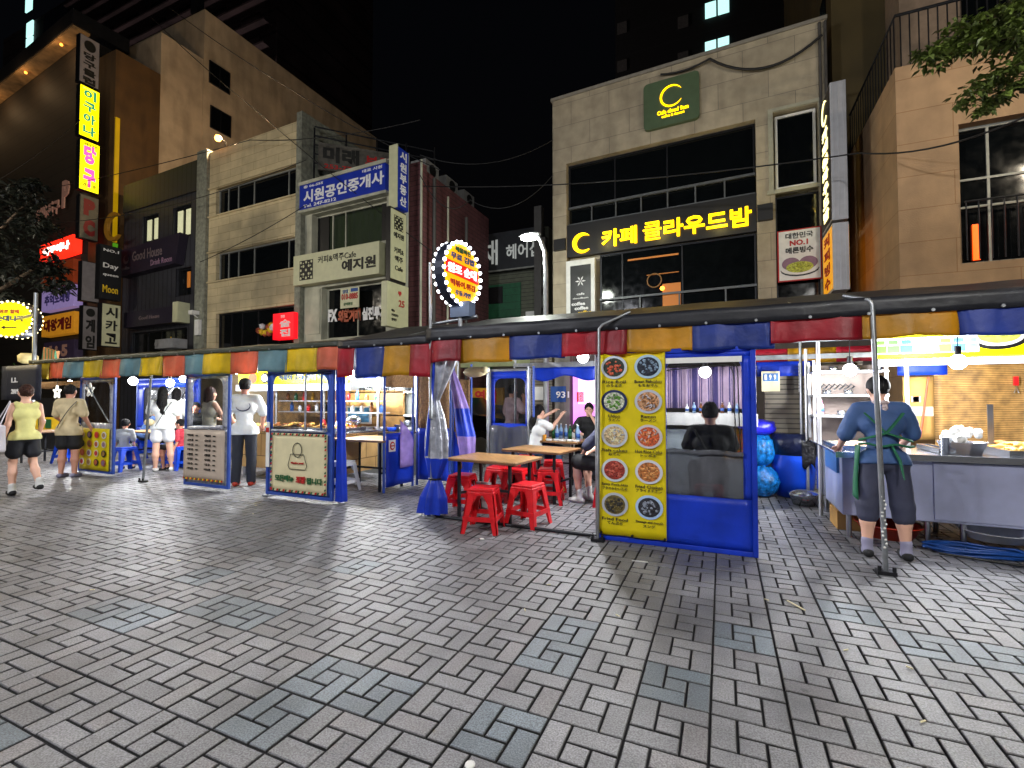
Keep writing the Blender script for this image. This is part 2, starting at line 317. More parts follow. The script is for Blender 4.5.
def window(par,fr,a,b,c,d,v,nb=2,fm='frame_gray',gm='dark_glass',t=.05,hb=None,label=None):
    f=MB(); f.fbox(fr,a,b,v,v+.06,c,c+t).fbox(fr,a,b,v,v+.06,d-t,d).fbox(fr,a,a+t,v,v+.06,c+t,d-t).fbox(fr,b-t,b,v,v+.06,c+t,d-t)
    if isinstance(nb,int): nb=[(i/nb) for i in range(1,nb)]
    for x in nb: x=a+(b-a)*x; f.fbox(fr,x-t*.4,x+t*.4,v,v+.05,c+t,d-t)
    for z in (hb or []): z=c+(d-c)*z; f.fbox(fr,a+t,b-t,v+.004,v+.056,z-t*.4,z+t*.4)
    w=f.build('window',fm,par,label=label)
    p=MB(); p.fbox(fr,a+t*.3,b-t*.3,v+.008,v+.022,c+t*.3,d-t*.3); p.build('pane',gm,w); return w
# ---- cafe building
CF=Fr((ax(722,14),14),-3)
cafe=empty('cafe_building','pale stone cafe building with yellow lit Korean name sign and moon emblem','building',(CF.o[0],CF.o[1],0))
mat('cafe_stone','b2a68e',.8,var=.12,ns=3,bump=.25,bs=30,tile=(1.15,.72,.008),tcol='857e70',stain=.3)
b=MB(); holes=[(-4.42,.9,4.0,8.85),(1.31,2.3,6.85,8.9),(1.33,2.3,3.9,6.8)]
wall_holes(b,CF,-4.88,2.5,0,10.97,holes,.28,MT['cafe_stone']); shell(b,CF,-4.88,2.5,0,10.97,9,MT['cafe_stone'],.28); b.build('wall','cafe_stone',cafe)
c=MB(); c.fbox(CF,-4.93,2.53,-.1,.05,10.97,11.06); c.build('parapet_cap',mat('cap','8c877c',.7),cafe)
window(cafe,CF,-4.4,.88,7.45,8.83,-.24,[.28,.57],'dark_metal'); 
f=MB(); f.fbox(CF,-4.4,.88,-.2,-.14,7.42,7.49); f.fbox(CF,-4.4,.88,-.2,-.14,6.88,6.95)
for i in range(1,7): u=-4.4+5.28*i/7; f.fbox(CF,u-.02,u+.02,-.19,-.15,6.95,7.42)
f.fbox(CF,-4.4,.88,-.26,-.24,6.95,7.42,MT['dark_glass']); o=f.build('railing',mat('rail','5f6264',.5,.5),cafe)
# interior behind the lower glass, warm lamp
mat('room_wall','4a3a28',.8,var=.2,ns=2); mat('warm_glow','ffb050',.6,emit=2.2,ecol='ff9a38',var=0); mat('warm_dim','a86a30',.6,emit=.2,ecol='d07828',var=0)
window(cafe,CF,-3.4,.88,4.02,5.85,-.24,[.16,.56],'dark_metal','dark_glass')
f=MB(); f.fbox(CF,-3.4,.88,-.16,-.1,4.42,4.48)
for u in (-2.2,-1.1,.1): f.fbox(CF,u,u+.04,-.155,-.105,4.0,4.42)
f.build('railing','rail',cafe)
f=MB(); f.fbox(CF,-1.55,-1.05,-.20,-.185,4.03,4.75,MT['warm_dim']); f.fbox(CF,-2.55,-1.1,-.20,-.188,5.55,5.6,MT['warm_dim']); f.fbox(CF,-2.0,-1.1,-.2,-.19,5.05,5.07,MT['warm_dim']); f.build('lit_interior_door','warm_dim',cafe)
f=MB(); pts=[CF.p(-1.78+.2*C(t),-.18,4.88+.2*S(t)) for t in [2*PI*i/20 for i in range(21)]]; f.tube(pts,.02,6); f.build('ring_lamp',mat('ring_warm','6a5030',.5,emit=.1,ecol='b07838'),cafe)
f=MB(); q=CF.p(-1.55,-.16,4.62); f.blob(q,.07,jit=0); f.build('wall_lamp','warm_glow',cafe)
mat('black_board','0d0d0f',.45,var=.1)
sg=MB(); sg.fbox(CF,-4.41,.89,-.12,-.02,5.86,6.87).fbox(CF,-4.82,-4.43,.004,.12,6.1,6.45).fbox(CF,.91,1.27,.004,.12,6.08,6.5); sgo=sg.build('name_sign','black_board',cafe)
mat('yellow_lit','ffd400',.4,emit=1.9,ecol='ffc400',var=0); mat('yellow_soft','ffdc50',.4,emit=.8,ecol='e8c020',var=0)
def crescent(mb,fr,uc,zc,r,v0,v1,m,open_=.55,thick=.3,n=20):
    out=[(uc+r*C(a),zc+r*S(a)) for a in [open_+(2*PI-2*open_)*i/n for i in range(n+1)]]
    inn=[]
    for i in range(n+1):
        t=i/n; a=open_+(2*PI-2*open_)*t; k=1-thick*S(PI*t)**.7; inn.append((uc+r*k*C(a)+.0,zc+r*k*S(a)))
    for i in range(n): mb.prism([out[i],out[i+1],inn[i+1],inn[i]] if i not in (0,n-1) else ([out[i],out[i+1],inn[i+1]] if i==0 else [out[i],out[i+1],inn[i]]),fr,v0,v1,m)
t=MB(); crescent(t,CF,-3.9,6.24,.31,-.01,.06,MT['yellow_lit'],.75,.4); t.text('카페',CF,-3.28,6.0,.52,-.01,w=1.05,bold=.02,depth=.06); t.text('클',CF,-2.05,6.02,.52,-.01,w=.52,bold=0,depth=.06); t.text('라우드밤',CF,-1.47,6.02,.52,-.01,w=2.25,bold=.02,depth=.06); t.build('lettering','yellow_lit',sgo)
# glow of the sign on the wall
for u in (-3.2,-1.6,0): lamp('sign_glow',CF.p(u,.35,6.25),6,(1,.8,.25),.2,cafe)
sq=MB(); r_=.12; P=[]
for (cx,cz,a0) in ((-.47-r_,10.55-r_,0),(-1.98+r_,10.55-r_,90),(-1.98+r_,9.2+r_,180),(-.47-r_,9.2+r_,270)):
    P+=[(cx+r_*C(R(a0+i*22.5)),cz+r_*S(R(a0+i*22.5))) for i in range(5)]
sq.prism(P,CF,.02,.14); sqo=sq.build('emblem_sign',mat('sage','54684c',.5,var=.06),cafe)
t=MB(); crescent(t,CF,-1.21,10.02,.31,.142,.16,MT['yellow_lit'],.5,.17); t.text('Cafe cloud 9am',CF,-1.6,9.54,.12,.142,w=.85,bold=.03); t.text('coffee & dessert',CF,-1.48,9.44,.07,.142,w=.62,bold=.03); t.build('lettering','yellow_lit',sqo)
window(cafe,CF,1.35,2.26,6.9,8.85,-.2,[],'white','dark_glass',.06)
f=MB(); f.fbox(CF,1.19,1.3,0,.05,6.85,9.0).fbox(CF,2.31,2.4,0,.05,6.85,9.0).fbox(CF,1.3,2.31,0,.05,8.91,9.0).fbox(CF,1.15,2.42,0,.07,6.74,6.845); f.build('window_surround',mat('offwhite','aaa894',.6),cafe)
window(cafe,CF,1.33,2.3,3.9,6.7,-.2,[],'dark_metal','dark_glass',.04)
p=MB(); p.fbox(CF,1.36,2.32,.01,.06,4.42,5.74,MT['ink_red']); p.fbox(CF,1.39,2.29,.062,.066,4.45,5.71,MT['white'])
pm=p.build('dessert_poster','white',cafe)
mat('mauve','8a6a80',.6); mat('lime_food','b8c048',.6,var=.4,ns=30)
t=MB(); t.text('대한민국',CF,1.54,5.5,.15,.068,w=.6,bold=.02,m=MT['ink']); t.text('NO.1',CF,1.63,5.32,.14,.068,w=.4,bold=.04,m=MT['ink_red']); t.text('메론빙수',CF,1.54,5.12,.16,.068,w=.6,bold=.03,m=MT['ink'])
def disc(mb,fr,uc,zc,ru,rz_,v,m,n=18,a0=0,a1=2*PI,th=.004):
    mb.prism([(uc+ru*C(a0+(a1-a0)*i/n),zc+rz_*S(a0+(a1-a0)*i/n)) for i in range(n if a1-a0>6 else n+1)],fr,v,v+th,m)
disc(t,CF,1.84,4.7,.42,.17,.068,MT['black']); disc(t,CF,1.84,4.74,.42,.17,.073,MT['white']); disc(t,CF,1.65,4.86,.2,.16,.0775,MT['mauve']); disc(t,CF,2.03,4.86,.2,.16,.0775,MT['mauve']); disc(t,CF,1.84,4.76,.3,.14,.082,MT['lime_food'])
rd=random.Random(5)
for i in range(26): a=rd.uniform(0,6.28); k=rd.uniform(0,.85); t.blob(CF.p(1.84+.27*k*C(a),.09,4.77+.12*k*S(a)),.02,MT['lime_food'],6,seed=i)
t.build('printed_design','white',pm)
# tall white framed poster by left edge
p=MB(); p.fbox(CF,-4.42,-3.5,-.1,.05,3.7,5.72,MT['white']); p.fbox(CF,-4.28,-3.62,.052,.056,3.7,5.55,MT['black_board']); pw=p.build('coffee_poster','white',cafe)
t=MB()
for k in range(6):
    a=k*PI/3; 
    for s_ in (-1,1): t.prism([(-3.95+.02*S(a)*s_*.5,5.05-.02*C(a)*s_*.5),(-3.95+.17*C(a),5.05+.17*S(a)),(-3.95+.1*C(a+.25*s_),5.05+.1*S(a+.25*s_))] if s_==1 else [(-3.95,5.05),(-3.95+.1*C(a-.25),5.05+.1*S(a-.25)),(-3.95+.17*C(a),5.05+.17*S(a))],CF,.058,.062,MT['ink_white'])
t.text('cafe',CF,-4.07,4.62,.07,.058,w=.25,m=MT['ink_white']); t.text('cloudbam',CF,-4.2,4.5,.05,.058,w=.5,m=MT['ink_white'])
for i,(z,mm) in enumerate(((4.3,'ink_white'),(4.16,'ink_white'),(4.02,'ink_yellow'),(3.88,'ink_white'))): t.text('coffee',CF,-4.24+.1*(i%3),z,.11,.058,w=.44,bold=.04,m=MT[mm])
t.build('printed_design','white',pw)
# projecting blade sign on the cafe's right corner
q0=CF.p(2.55,.12,0); 
def blade(par,x,y0,y1,z0,z1,th,face_m,edge_m,name='projecting_sign',label=None,ribs=3):
    b=MB(); b.box(x-th/2,y0,z0,x+th/2,y1,z1,edge_m)
    for i in range(ribs): xx=x-th/2+th*(i+.5)/ribs; b.box(xx-.012,y0-.018,z0+.02,xx+.012,y0-.003,z1-.02,edge_m)
    b.box(x-th/2-.012,y0+.04,z0+.05,x-th/2-.003,y1-.04,z1-.05,face_m); b.box(x+th/2+.003,y0+.04,z0+.05,x+th/2+.012,y1-.04,z1-.05,face_m)
    return b.build(name,edge_m,par,label=label)
mat('sign_gray','b4b6bc',.5,.2,var=.06); mat('sign_dark','1a1420',.5,var=.05); mat('lit_cream','fff2b0',.4,emit=1.6,ecol='fff0a0',var=0)
xs=2.45
bs=blade(cafe,xs,12.5,13.6,5.42,8.55,.3,MT['sign_dark'],MT['sign_gray'])
LFm=Fr((xs-.15,13.6),-90)    # face towards -x : u runs towards the viewer
t=MB(); crescent(t,LFm,.55,8.15,.28,.014,.03,MT['lit_cream'],.6,.3); t.vtext('카페클라우드밤',LFm,.55,7.8,.6,.32,.014,MT['lit_cream'],.05); t.build('lettering','lit_cream',bs)
mat('amber_lit','e8a820',.4,emit=.35,ecol='f0a010',var=0)
bs=blade(cafe,xs,12.5,13.6,3.85,5.35,.3,MT['amber_lit'],MT['sign_gray'])
t=MB(); t.vtext('커피빙수',LFm,.55,5.25,.6,.33,.014,MT['ink_red'],.03); t.build('lettering','ink_red',bs)
p=MB()
for dx in (-.1,.1): p.tube([CF.p(2.42+dx*.6,.06,3),CF.p(2.42+dx*.6,.06,10.9)],.035,8)
p.build('drain_pipe',mat('pipe','4c4a48',.6),cafe)
p=MB(); p.fbox(CF,.3,.42,.02,.1,8.9,10.2); 
# ---- brown slab building between cafe and the right building
bb=empty('brown_rear_building','dark olive brown windowless building rising between the cafe and tan building','building',(5,15,0))
b=MB(); b.box(2.75,14.6,0,9,24,26); b.build('wall',mat('olive_wall','4a3f22',.8,var=.15,ns=1,stain=.35),bb)
b=MB(); 
for i in range(8): b.box(2.72,15.2,2.5+i*2.9,2.745,15.9,4.0+i*2.9)
b.build('window_column','dark_glass',bb)
# ---- right tan building
RF=Fr((0,11.0),0)
rb=empty('tan_corner_building','tan stone tiled building with wide dark window and roof terrace railing','building',(3.05,11,0))
mat('tan_stone','a98a68',.75,var=.1,ns=3,bump=.2,bs=40,tile=(1.7,.62,.008),tcol='94724f',stain=.2)
b=MB(); wall_holes(b,RF,3.07,12,0,7.7,[(3.97,7.6,3.86,6.4)],.3,MT['tan_stone']); shell(b,RF,3.07,12,0,7.7,5.5,MT['tan_stone'],.3); b.build('wall','tan_stone',rb)
w=window(rb,RF,3.97,7.6,3.86,6.4,-.26,[.13,.5],'frame_gray','dark_glass',.05,[.42,.62])
f=MB()
for i in range(20): f.tube([(4.02+i*.17,10.93,3.9),(4.02+i*.17,10.93,4.95)],.012,6)
f.tube([(4.0,10.93,4.95),(7.5,10.93,4.95)],.02,6); f.build('window_bars','dark_metal',rb)
mat('orange_lit','ff6a20',.5,emit=1.6,ecol='ff5010',var=0)
for q in ((5.05,4.5,5.6,5.0),(4.2,3.95,4.3,4.6)): f=MB(); f.box(q[0],11.2,q[1],q[2],11.22,q[3]); f.build('painted_sign_reflection','orange_lit',rb)  # glowing panels before the pane paint a lit sign's reflection
f=MB()
for i in range(60): f.tube([(3.2+i*.14,11.12,7.72),(3.2+i*.14,11.12,8.75)],.012,6)
for i in range(24): f.tube([(3.12,11.2+i*.2,7.72),(3.12,11.2+i*.2,8.75)],.012,6)
f.tube([(12,11.12,8.78),(3.12,11.12,8.78),(3.12,16,8.78)],.03,8); f.build('terrace_railing','dark_metal',rb)
b=MB(); b.box(3.9,13.6,7.72,12,20,15.5); b.build('upper_storey',mat('pink_wall','8d7a68',.8,var=.12,stain=.3),rb)
f=MB(); f.box(5,13.55,8,11,13.59,13); f.build('terrace_glazing','dark_glass',rb)
# ---- hair salon building beyond the alley
HF=Fr((0,18),0)
hb=empty('hair_salon_building','hair salon building with long black sign board and green shutters beyond alley','building',(-8,18,0))
mat('louver','5b5f50',.7,stripe=('z',.16,.12,'1c1e18'),var=.15)
b=MB(); b.box(-12.5,18.0,0,-6.35,24,8.4); b.build('wall',mat('salon_wall','50524a',.8,var=.2),hb)
b=MB(); b.box(-10.9,17.9,3,-6.5,17.98,6.62); b.build('louvre_wall','louver',hb)
b=MB(); b.box(-9.7,17.84,2.6,-7.5,17.885,6.2); b.build('green_shutter',mat('green_shutter','1f5a3c',.6,stripe=('z',.3,.06,'123a26'),var=.15),hb)
b=MB(); b.box(-9.5,17.8,5.4,-8.3,17.83,6.1); b.build('dark_vent','black',hb)
b=MB(); b.box(-11.2,17.6,6.7,-6.45,17.88,8.3); b.box(-11.2,17.57,6.68,-6.45,17.62,6.74,MT['frame_gray']);
so=b.build('name_sign',mat('salon_board','24272b',.5),hb)
t=MB(); x1,z1=at(484,278,17.55); x2,z2=at(498,248,17.55); t.text('채',HF,x1-.12,6.95,1.05,.44,w=.75,bold=.02); x3=at(506,270,17.55)[0]; x4=at(541,247,17.55)[0]; t.text('헤어샵',HF,x3,7.1,.62,.44,w=x4-x3,bold=.02); t.build('lettering',mat('letter_gray','c8ccc8',.5,emit=.15,var=0),so)
b=MB(); b.box(-6.7,17.3,0,-6.4,17.6,9); 
for i in range(5): b.box(-6.35,17.2+0*i,4.2+i*.75,-6.2,17.5,4.7+i*.75)
b.build('drain_pipe','pipe',hb)
b=MB(); b.box(-7.25,17.76,3.6,-6.85,17.84,4.95); b.build('white_notice','white',hb)
# ---- left row, facade plane
BF=Fr((ax(250,12),12),-2)
uz=BF.uz
# beige three storey building
e1=empty('beige_office_building','beige tiled three storey building with ribbon windows and grey stone pillars','building',(BF.o[0],BF.o[1],0))
mat('beige_tile','c6b690',.7,var=.08,ns=3,bump=.15,bs=30,tile=(1.3,.3,.006,.5),tcol='8a7852',stain=.2); mat('pillar_stone','86887a',.8,var=.25,ns=8,bump=.3,bs=30,stain=.3)
hl=[(-2.2,2.35,8.58,9.6),(-2.12,2.4,6.0,7.07),(-2.07,2.45,3.0,4.7)]
b=MB(); wall_holes(b,BF,-2.62,2.4501,0,11.14,hl[:2]+[(-2.07,2.4501,3.0,4.7)],.22,MT['beige_tile']); shell(b,BF,-2.62,2.4501,0,11.14,9,MT['beige_tile'],.22); b.build('wall','beige_tile',e1)
b=MB(); b.fbox(BF,-3.26,-2.63,-.3,.12,0,11.25); b.build('stone_pillar','pillar_stone',e1)
b=MB(); b.fbox(BF,2.46,2.72,-8.9,.18,0,11.3); b.build('stone_pillar','pillar_stone',e1)
for (a,c,z0,z1) in hl[:2]: window(e1,BF,a,c,z0,z1,-.19,[.12,.25,.45,.86],'frame_gray')
window(e1,BF,-2.07,2.44,3.0,4.7,-.19,[.16,.3,.5,.75],'dark_metal')
for z in (9.62,8.5,7.09,5.92): f=MB(); f.fbox(BF,-2.62,2.45,.003,.07,z,z+.05); f.build('sill_band','beige_tile',e1)
v=MB(); 
rd=random.Random(9)
for i in range(16): v.blob(BF.p(.3+rd.random()*1.3,-.1,3.75+rd.random()*.35),.12,[MT['ink_yellow'],MT['ink_white'],MT['c_salmon']][i%3],6,seed=i)
v.build('window_flowers','ink_yellow',e1)
# red bar sign
mat('red_lit','e01020',.4,emit=.55,ecol='ff1020',var=0)
b=MB(); (ua,zb),(ub,zt)=uz(274,340,.3),uz(295,312,.3); b.fbox(BF,ua,ub,.1,.35,zb,zt); so=b.build('projecting_sign','red_lit',e1); t=MB(); t.vtext('술집',BF,(ua+ub)/2+.1,zt-.2,(ub-ua)*.5,(zt-zb-.25)/2,.352,MT['ink_white'],.03); t.text('한잔',BF,ua+.4,zt-.17,.1,.352,m=MT['ink_white']); t.build('lettering','ink_white',so)
# outdoor lamp on the roof edge
lp=empty('roof_flood_lamp','small glowing orange flood lamp on the roof edge of the beige building','lamp',BF.p(-2.0,-.2,11.14))
f=MB(); f.tube([BF.p(-2.0,-.2,11.14),BF.p(-2.0,-.2,11.5),BF.p(-1.95,.1,11.6)],.025); f.build('bracket','dark_metal',lp)
f=MB(); f.blob(BF.p(-1.95,.12,11.5),.13,jit=0); f.build('bulb',mat('bulb_orange','ffc070',.5,emit=9,ecol='ff9a40',var=0),lp); lamp('flood_light',BF.p(-1.95,-.3,11.9),480,(1,.7,.4),.1,lp)
# realtor / cafe corner building
e2=empty('corner_shop_building','narrow corner building with blue realtor signs and cream cafe sign boards','building',(BF.p(4.5,0,0)[0],BF.p(4.5,0,0)[1],0))
mat('white_paint','b4b4a0',.7,var=.15,ns=2,stain=.45); mat('purple_brick','6e4448',.8,var=.15,tile=(.5,.16,.012),tcol='4a3336',stain=.3)
b=MB(); wall_holes(b,BF,2.73,7.15,0,8.9,[(3.05,6.3,6.35,7.7),(3.55,6.3,3.4,5.15)],.5,MT['white_paint']); b.build('front_wall','white_paint',e2)
b=MB(); b.fbox(BF,2.73,7.15,-.9,-.56,0,8.9); b.build('wall','purple_brick',e2)
mat('green_room','6a7a50',.7,var=.2,ns=1,emit=.06,ecol='8aa070')
f=MB(); f.fbox(BF,3.05,6.3,-.55,-.5,6.35,7.7); f.build('enclosed_balcony','green_room',e2)
window(e2,BF,3.05,6.28,6.36,7.69,-.3,[.22,.4],'white_paint','vinyl',.05); 
for q in ((3.06,3.6),(5.9,6.28)): f=MB(); f.fbox(BF,q[0],q[1],-.28,-.24,6.4,7.65); f.build('black_window_panel','black',e2)
window(e2,BF,3.56,6.28,3.42,5.13,-.3,[.5],'white_paint','dark_glass',.05)
f=MB(); f.fbox(BF,2.78,3.5,.003,.03,3.6,5.1); f.build('blank_panel','white_paint',e2)
mat('sign_blue','0c2890',.45,var=.08,emit=.06,ecol='1030a0'); mat('sign_cream','c4c4a0',.5,var=.05)
b=MB(); b.fbox(BF,2.7,6.42,.02,.22,7.82,8.66,MT['sign_blue']); b.fbox(BF,2.66,6.46,.0,.24,7.72,7.81,MT['white_paint']); b.fbox(BF,2.66,6.46,0,.24,8.67,8.78,MT['white_paint']); so=b.build('realtor_sign','sign_blue',e2)
t=MB(); t.text('시원공인중개사',BF,2.9,8.02,.42,.222,w=3.48,bold=.03,m=MT['ink_white']); t.text('Tel. 247-8212',BF,2.9,7.86,.11,.222,w=1.5,m=MT['ink_white']); t.text('총 06-555',BF,2.9,8.52,.1,.222,w=.9,m=MT['ink_white']); t.text('대표 시원',BF,5.5,8.52,.1,.222,w=.8,m=MT['ink_white']); t.build('lettering','ink_white',so)
b=MB(); b.fbox(BF,6.87,7.13,.0,.5,7.08,8.88,MT['sign_blue']); b.fbox(BF,6.84,7.14,.502,.54,7.05,8.93,MT['sign_cream']); so=b.build('realtor_blade_sign','sign_blue',e2)
SF=Fr(BF.p(7.132,.5,0)[:2],88)
t=MB(); t.vtext('시원부동산',SF,.25,8.84,.3,.34,.004,MT['ink_white'],.03); t.build('lettering','ink_white',so)
b=MB(); b.fbox(BF,6.9,7.05,.0,.72,4.85,7.03); b.fbox(BF,7.051,7.08,.03,.7,4.92,6.97,MT['sign_cream']); so=b.build('cafe_blade_sign','black',e2)
S2=Fr(BF.p(7.08,.7,0)[:2],88)
mat('deep_ink','14140f',.6,var=0)
def lattice(t,fr,u,z,w,h,v):
    t.fbox(fr,u,u+w,v,v+.006,z,z+h,MT['deep_ink'])
    for i in range(5):
        for j in range(5):
            if (i+j)%2==0: disc(t,fr,u+w*(i+.5)/5,z+h*(j+.5)/5,w*.07,h*.07,v+.007,MT['sign_cream'],8)
    for k in range(12):
        a=k*PI/6; t.fbox(fr,u+w/2+w*.4*C(a)-w*.03,u+w/2+w*.4*C(a)+w*.03,v+.012,v+.016,z+h/2+h*.4*S(a)-h*.03,z+h/2+h*.4*S(a)+h*.03,MT['sign_cream'])
t=MB(); lattice(t,S2,.12,6.4,.4,.42,.004); t.text('예지원',S2,.1,6.15,.17,.004,w=.46,bold=.03); t.text('커피&',S2,.12,5.7,.18,.004,w=.44); t.text('맥주',S2,.16,5.45,.18,.004,w=.36); t.text('Cafe',S2,.16,5.2,.14,.004,w=.36); t.build('lettering','deep_ink',so)
b=MB(); b.fbox(BF,2.55,6.28,.02,.3,5.24,6.24); so=b.build('cafe_sign','sign_cream',e2)
t=MB(); lattice(t,BF,2.85,5.38,.62,.66,.302); t.text('커피&맥주Cafe',BF,3.7,5.85,.24,.302,w=1.65,bold=.005); t.text('예지원',BF,4.75,5.45,.38,.302,w=1.4,bold=.035); t.build('lettering','deep_ink',so)
b=MB(); b.fbox(BF,6.95,7.16,0,.95,3.5,4.78); so=b.build('heart_blade_sign','sign_cream',e2)
S3=Fr(BF.p(7.16,.95,0)[:2],88); t=MB(); disc(t,S3,.51,4.53,.04,.05,.004,MT['ink_red'],10); disc(t,S3,.58,4.53,.04,.05,.004,MT['ink_red'],10); t.prism([(.475,4.52),(.545,4.42),(.615,4.52)],S3,.005,.01,MT['ink_red']); t.text('25',S3,.5,4.12,.2,.004,w=.26,m=MT['ink_red']); 
for i,s_ in enumerate(('메뉴','커피빙수','생맥주')): t.text(s_,S3,.18,3.93-i*.13,.08,.004)
t.build('lettering','deep_ink',so)
b=MB(); b.fbox(BF,4.45,5.25,.04,.05,4.35,5.0,MT['sign_cream']); t=b; t.text('010-8885',BF,4.5,4.62,.2,.052,w=.7,bold=.03,m=MT['ink_red']); t.fbox(BF,4.9,5.2,.052,.056,4.86,4.97,MT['ink_blue']); t.text('임대',BF,4.55,4.83,.12,.052,m=MT['ink_blue']); t.text('문의환영',BF,4.6,4.43,.1,.052,m=MT['ink_green'])
t.text('FX',BF,3.65,4.0,.42,-.2,w=.42,bold=.06,m=MT['ink_white']); t.text('외환거래',BF,4.1,3.95,.42,-.2,w=.98,bold=.06,m=MT['c_salmon']); t.text('실전투자',BF,5.15,3.95,.42,-.2,w=1.0,bold=.05,m=MT['ink_white']); b.build('window_notice','white',e2)
# rooftop sign and cage of bars
b=MB()
def rl(px0,py0,px1,py1,Y,par_mb,r=.025):
    a=at(px0,py0,Y); c=at(px1,py1,Y+2.6); par_mb.tube([(a[0],Y,a[1]),(c[0],Y+2.6,c[1])],r,6)
x0=BF.p(2.9,0,0)[0]
for k in range(5): b.tube([(x0,12.1,10.9-k*.32),(x0+3.1,14.9,10.7-k*.32)],.025,6)
for k in range(5): xx=x0+3.1*k/4; yy=12.1+2.8*k/4; b.tube([(xx,yy,8.9),(xx,yy,10.85)],.03,6)
b.build('roof_railing','dark_metal',e2)
RS=Fr((x0+.1,12.05),42); b=MB(); b.fbox(RS,.1,3.2,-.06,.04,9.35,10.3); so=b.build('rooftop_sign',mat('faded_white','5a564e',.7,var=.3,stain=.4),e2); t=MB(); t.text('미래',RS,.25,9.65,.55,.042,w=1.2,bold=.05); t.text('부동산',RS,1.65,9.6,.5,.042,w=1.4,bold=.03,m=MT['ink_red']); t.text('253-7700',RS,.3,9.42,.16,.042,w=1.2,m=MT['ink_red']); t.build('lettering','deep_ink',so)
b=MB()
for k,vv in enumerate((.5,1.2,2.0,3.2)): p0=BF.p(7.24,-vv,0); b.tube([(p0[0],p0[1],2),(p0[0],p0[1],8.9-.3*k)],.06 if k%2 else .04,8,[MT['white_paint'],MT['pipe']][k%2])
b.build('drain_pipe','white_paint',e2)
# brick side building beyond the corner shop
e3=empty('brick_side_building','long purplish brick building receding behind the corner shop, air conditioners on roof','building',(-9.7,17,0))
b=MB(); b.box(-16,12.95,0,-8.85,17.6,8.95); b.build('wall','purple_brick',e3)
for i in range(3):
    b=MB(); b.box(-9.6,13.2+i*1.3,8.96,-9.0,14.0+i*1.3,9.5); ac=b.build('air_conditioner',mat('ac_gray','77787a',.6),e3); c=MB(); c.tube([(-8.995,13.6+i*1.3,9.23),(-8.97,13.6+i*1.3,9.23)],.2,14); c.build('fan_grille','dark_metal',ac)
# grey corrugated building
e4=empty('dark_metal_clad_building','charcoal metal clad building with ribbed panels, dark name sign and bright narrow windows','building',(BF.p(-6,0,0)[0],BF.p(-6,0,0)[1],0))
mat('ribbed','3c3d44',.5,.3,var=.12,stripe=('h',.3,.12,'17181c')); mat('ribbed_up','34363a',.5,.3,var=.12,stripe=('h',.3,.12,'20221c'))
b=MB(); wall_holes(b,BF,-8.8,-3.28,0,9.75,[(-7.3,-6.1,8.15,9.35),(-5.05,-3.8,8.0,9.35),(-4.75,-3.7,5.6,6.75),(-7.9,-3.9,2.8,4.3)],.2,MT['ribbed']); shell(b,BF,-8.8,-3.28,0,9.75,7,MT['ribbed'],.2); b.build('wall','ribbed',e4)
b=MB(); b.fbox(BF,-8.8,-3.28,-7,.05,9.76,11.0); b.build('parapet_panel','ribbed_up',e4)
mat('lit_window','c8c8b0',.5,emit=.35,ecol='d8d8a8',var=.1)
for (a,c,z0,z1) in ((-7.25,-6.12,8.2,9.3),(-5.0,-3.82,8.05,9.3)):
    w=window(e4,BF,a,c,z0,z1,-.16,2,'dark_metal'); f=MB(); m_=(a+c)/2; f.fbox(BF,a+.12,m_-.12,-.12,-.1,z0+.1,z1-.1); f.fbox(BF,m_+.1,c-.12,-.12,-.1,z0+.1,z1-.1); f.build('lit_curtain','lit_window',w)
w=window(e4,BF,-4.72,-3.72,5.62,6.73,-.16,2,'dark_metal'); f=MB(); f.fbox(BF,-4.15,-3.95,-.12,-.1,5.95,6.6,MT['warm_dim']); f.build('lit_curtain','lit_window',w)
w=window(e4,BF,-7.9,-3.92,2.8,4.3,-.16,[.25,.5,.75],'dark_metal'); t=MB(); t.text('yeah',BF,-5.6,3.7,.3,-.09,w=.55,bold=.05,m=MT['ink_yellow']); t.build('lettering','ink_yellow',w)
b=MB(); b.hexa([BF.p(-8.35,.35,6.75),BF.p(-4.2,.35,6.85),BF.p(-4.2,.02,6.85),BF.p(-8.35,.02,6.75),BF.p(-8.35,.35,7.9),BF.p(-3.9,.35,8.05),BF.p(-3.9,.02,8.05),BF.p(-8.35,.02,7.9)]); so=b.build('name_sign',mat('plum','221c2c',.5,var=.1),e4)
mat('dusty_pink','6a5c60',.6,var=0); t=MB(); t.text('Good House',BF,-7.3,7.3,.42,.352,w=2.2,bold=.01); t.text('Drink Room',BF,-5.9,6.95,.24,.352,w=1.5,bold=.01,m=MT['mauve']); disc(t,BF,-7.8,7.45,.22,.2,.352,MT['dusty_pink']); disc(t,BF,-7.75,7.5,.16,.14,.357,MT['plum']); t.text('coffee',BF,-8.1,7.0,.16,.352,w=.6); t.build('lettering','dusty_pink',so)
b=MB(); b.fbox(BF,-7.65,-4.1,.02,.45,4.45,5.1); b.fbox(BF,-4.09,-3.75,0,.46,4.45,5.25,MT['sign_cream']); so=b.build('lower_name_sign','plum',e4); t=MB(); t.text('Good House',BF,-6.5,4.7,.16,.452,w=1.5); t.build('lettering','dusty_pink',so)
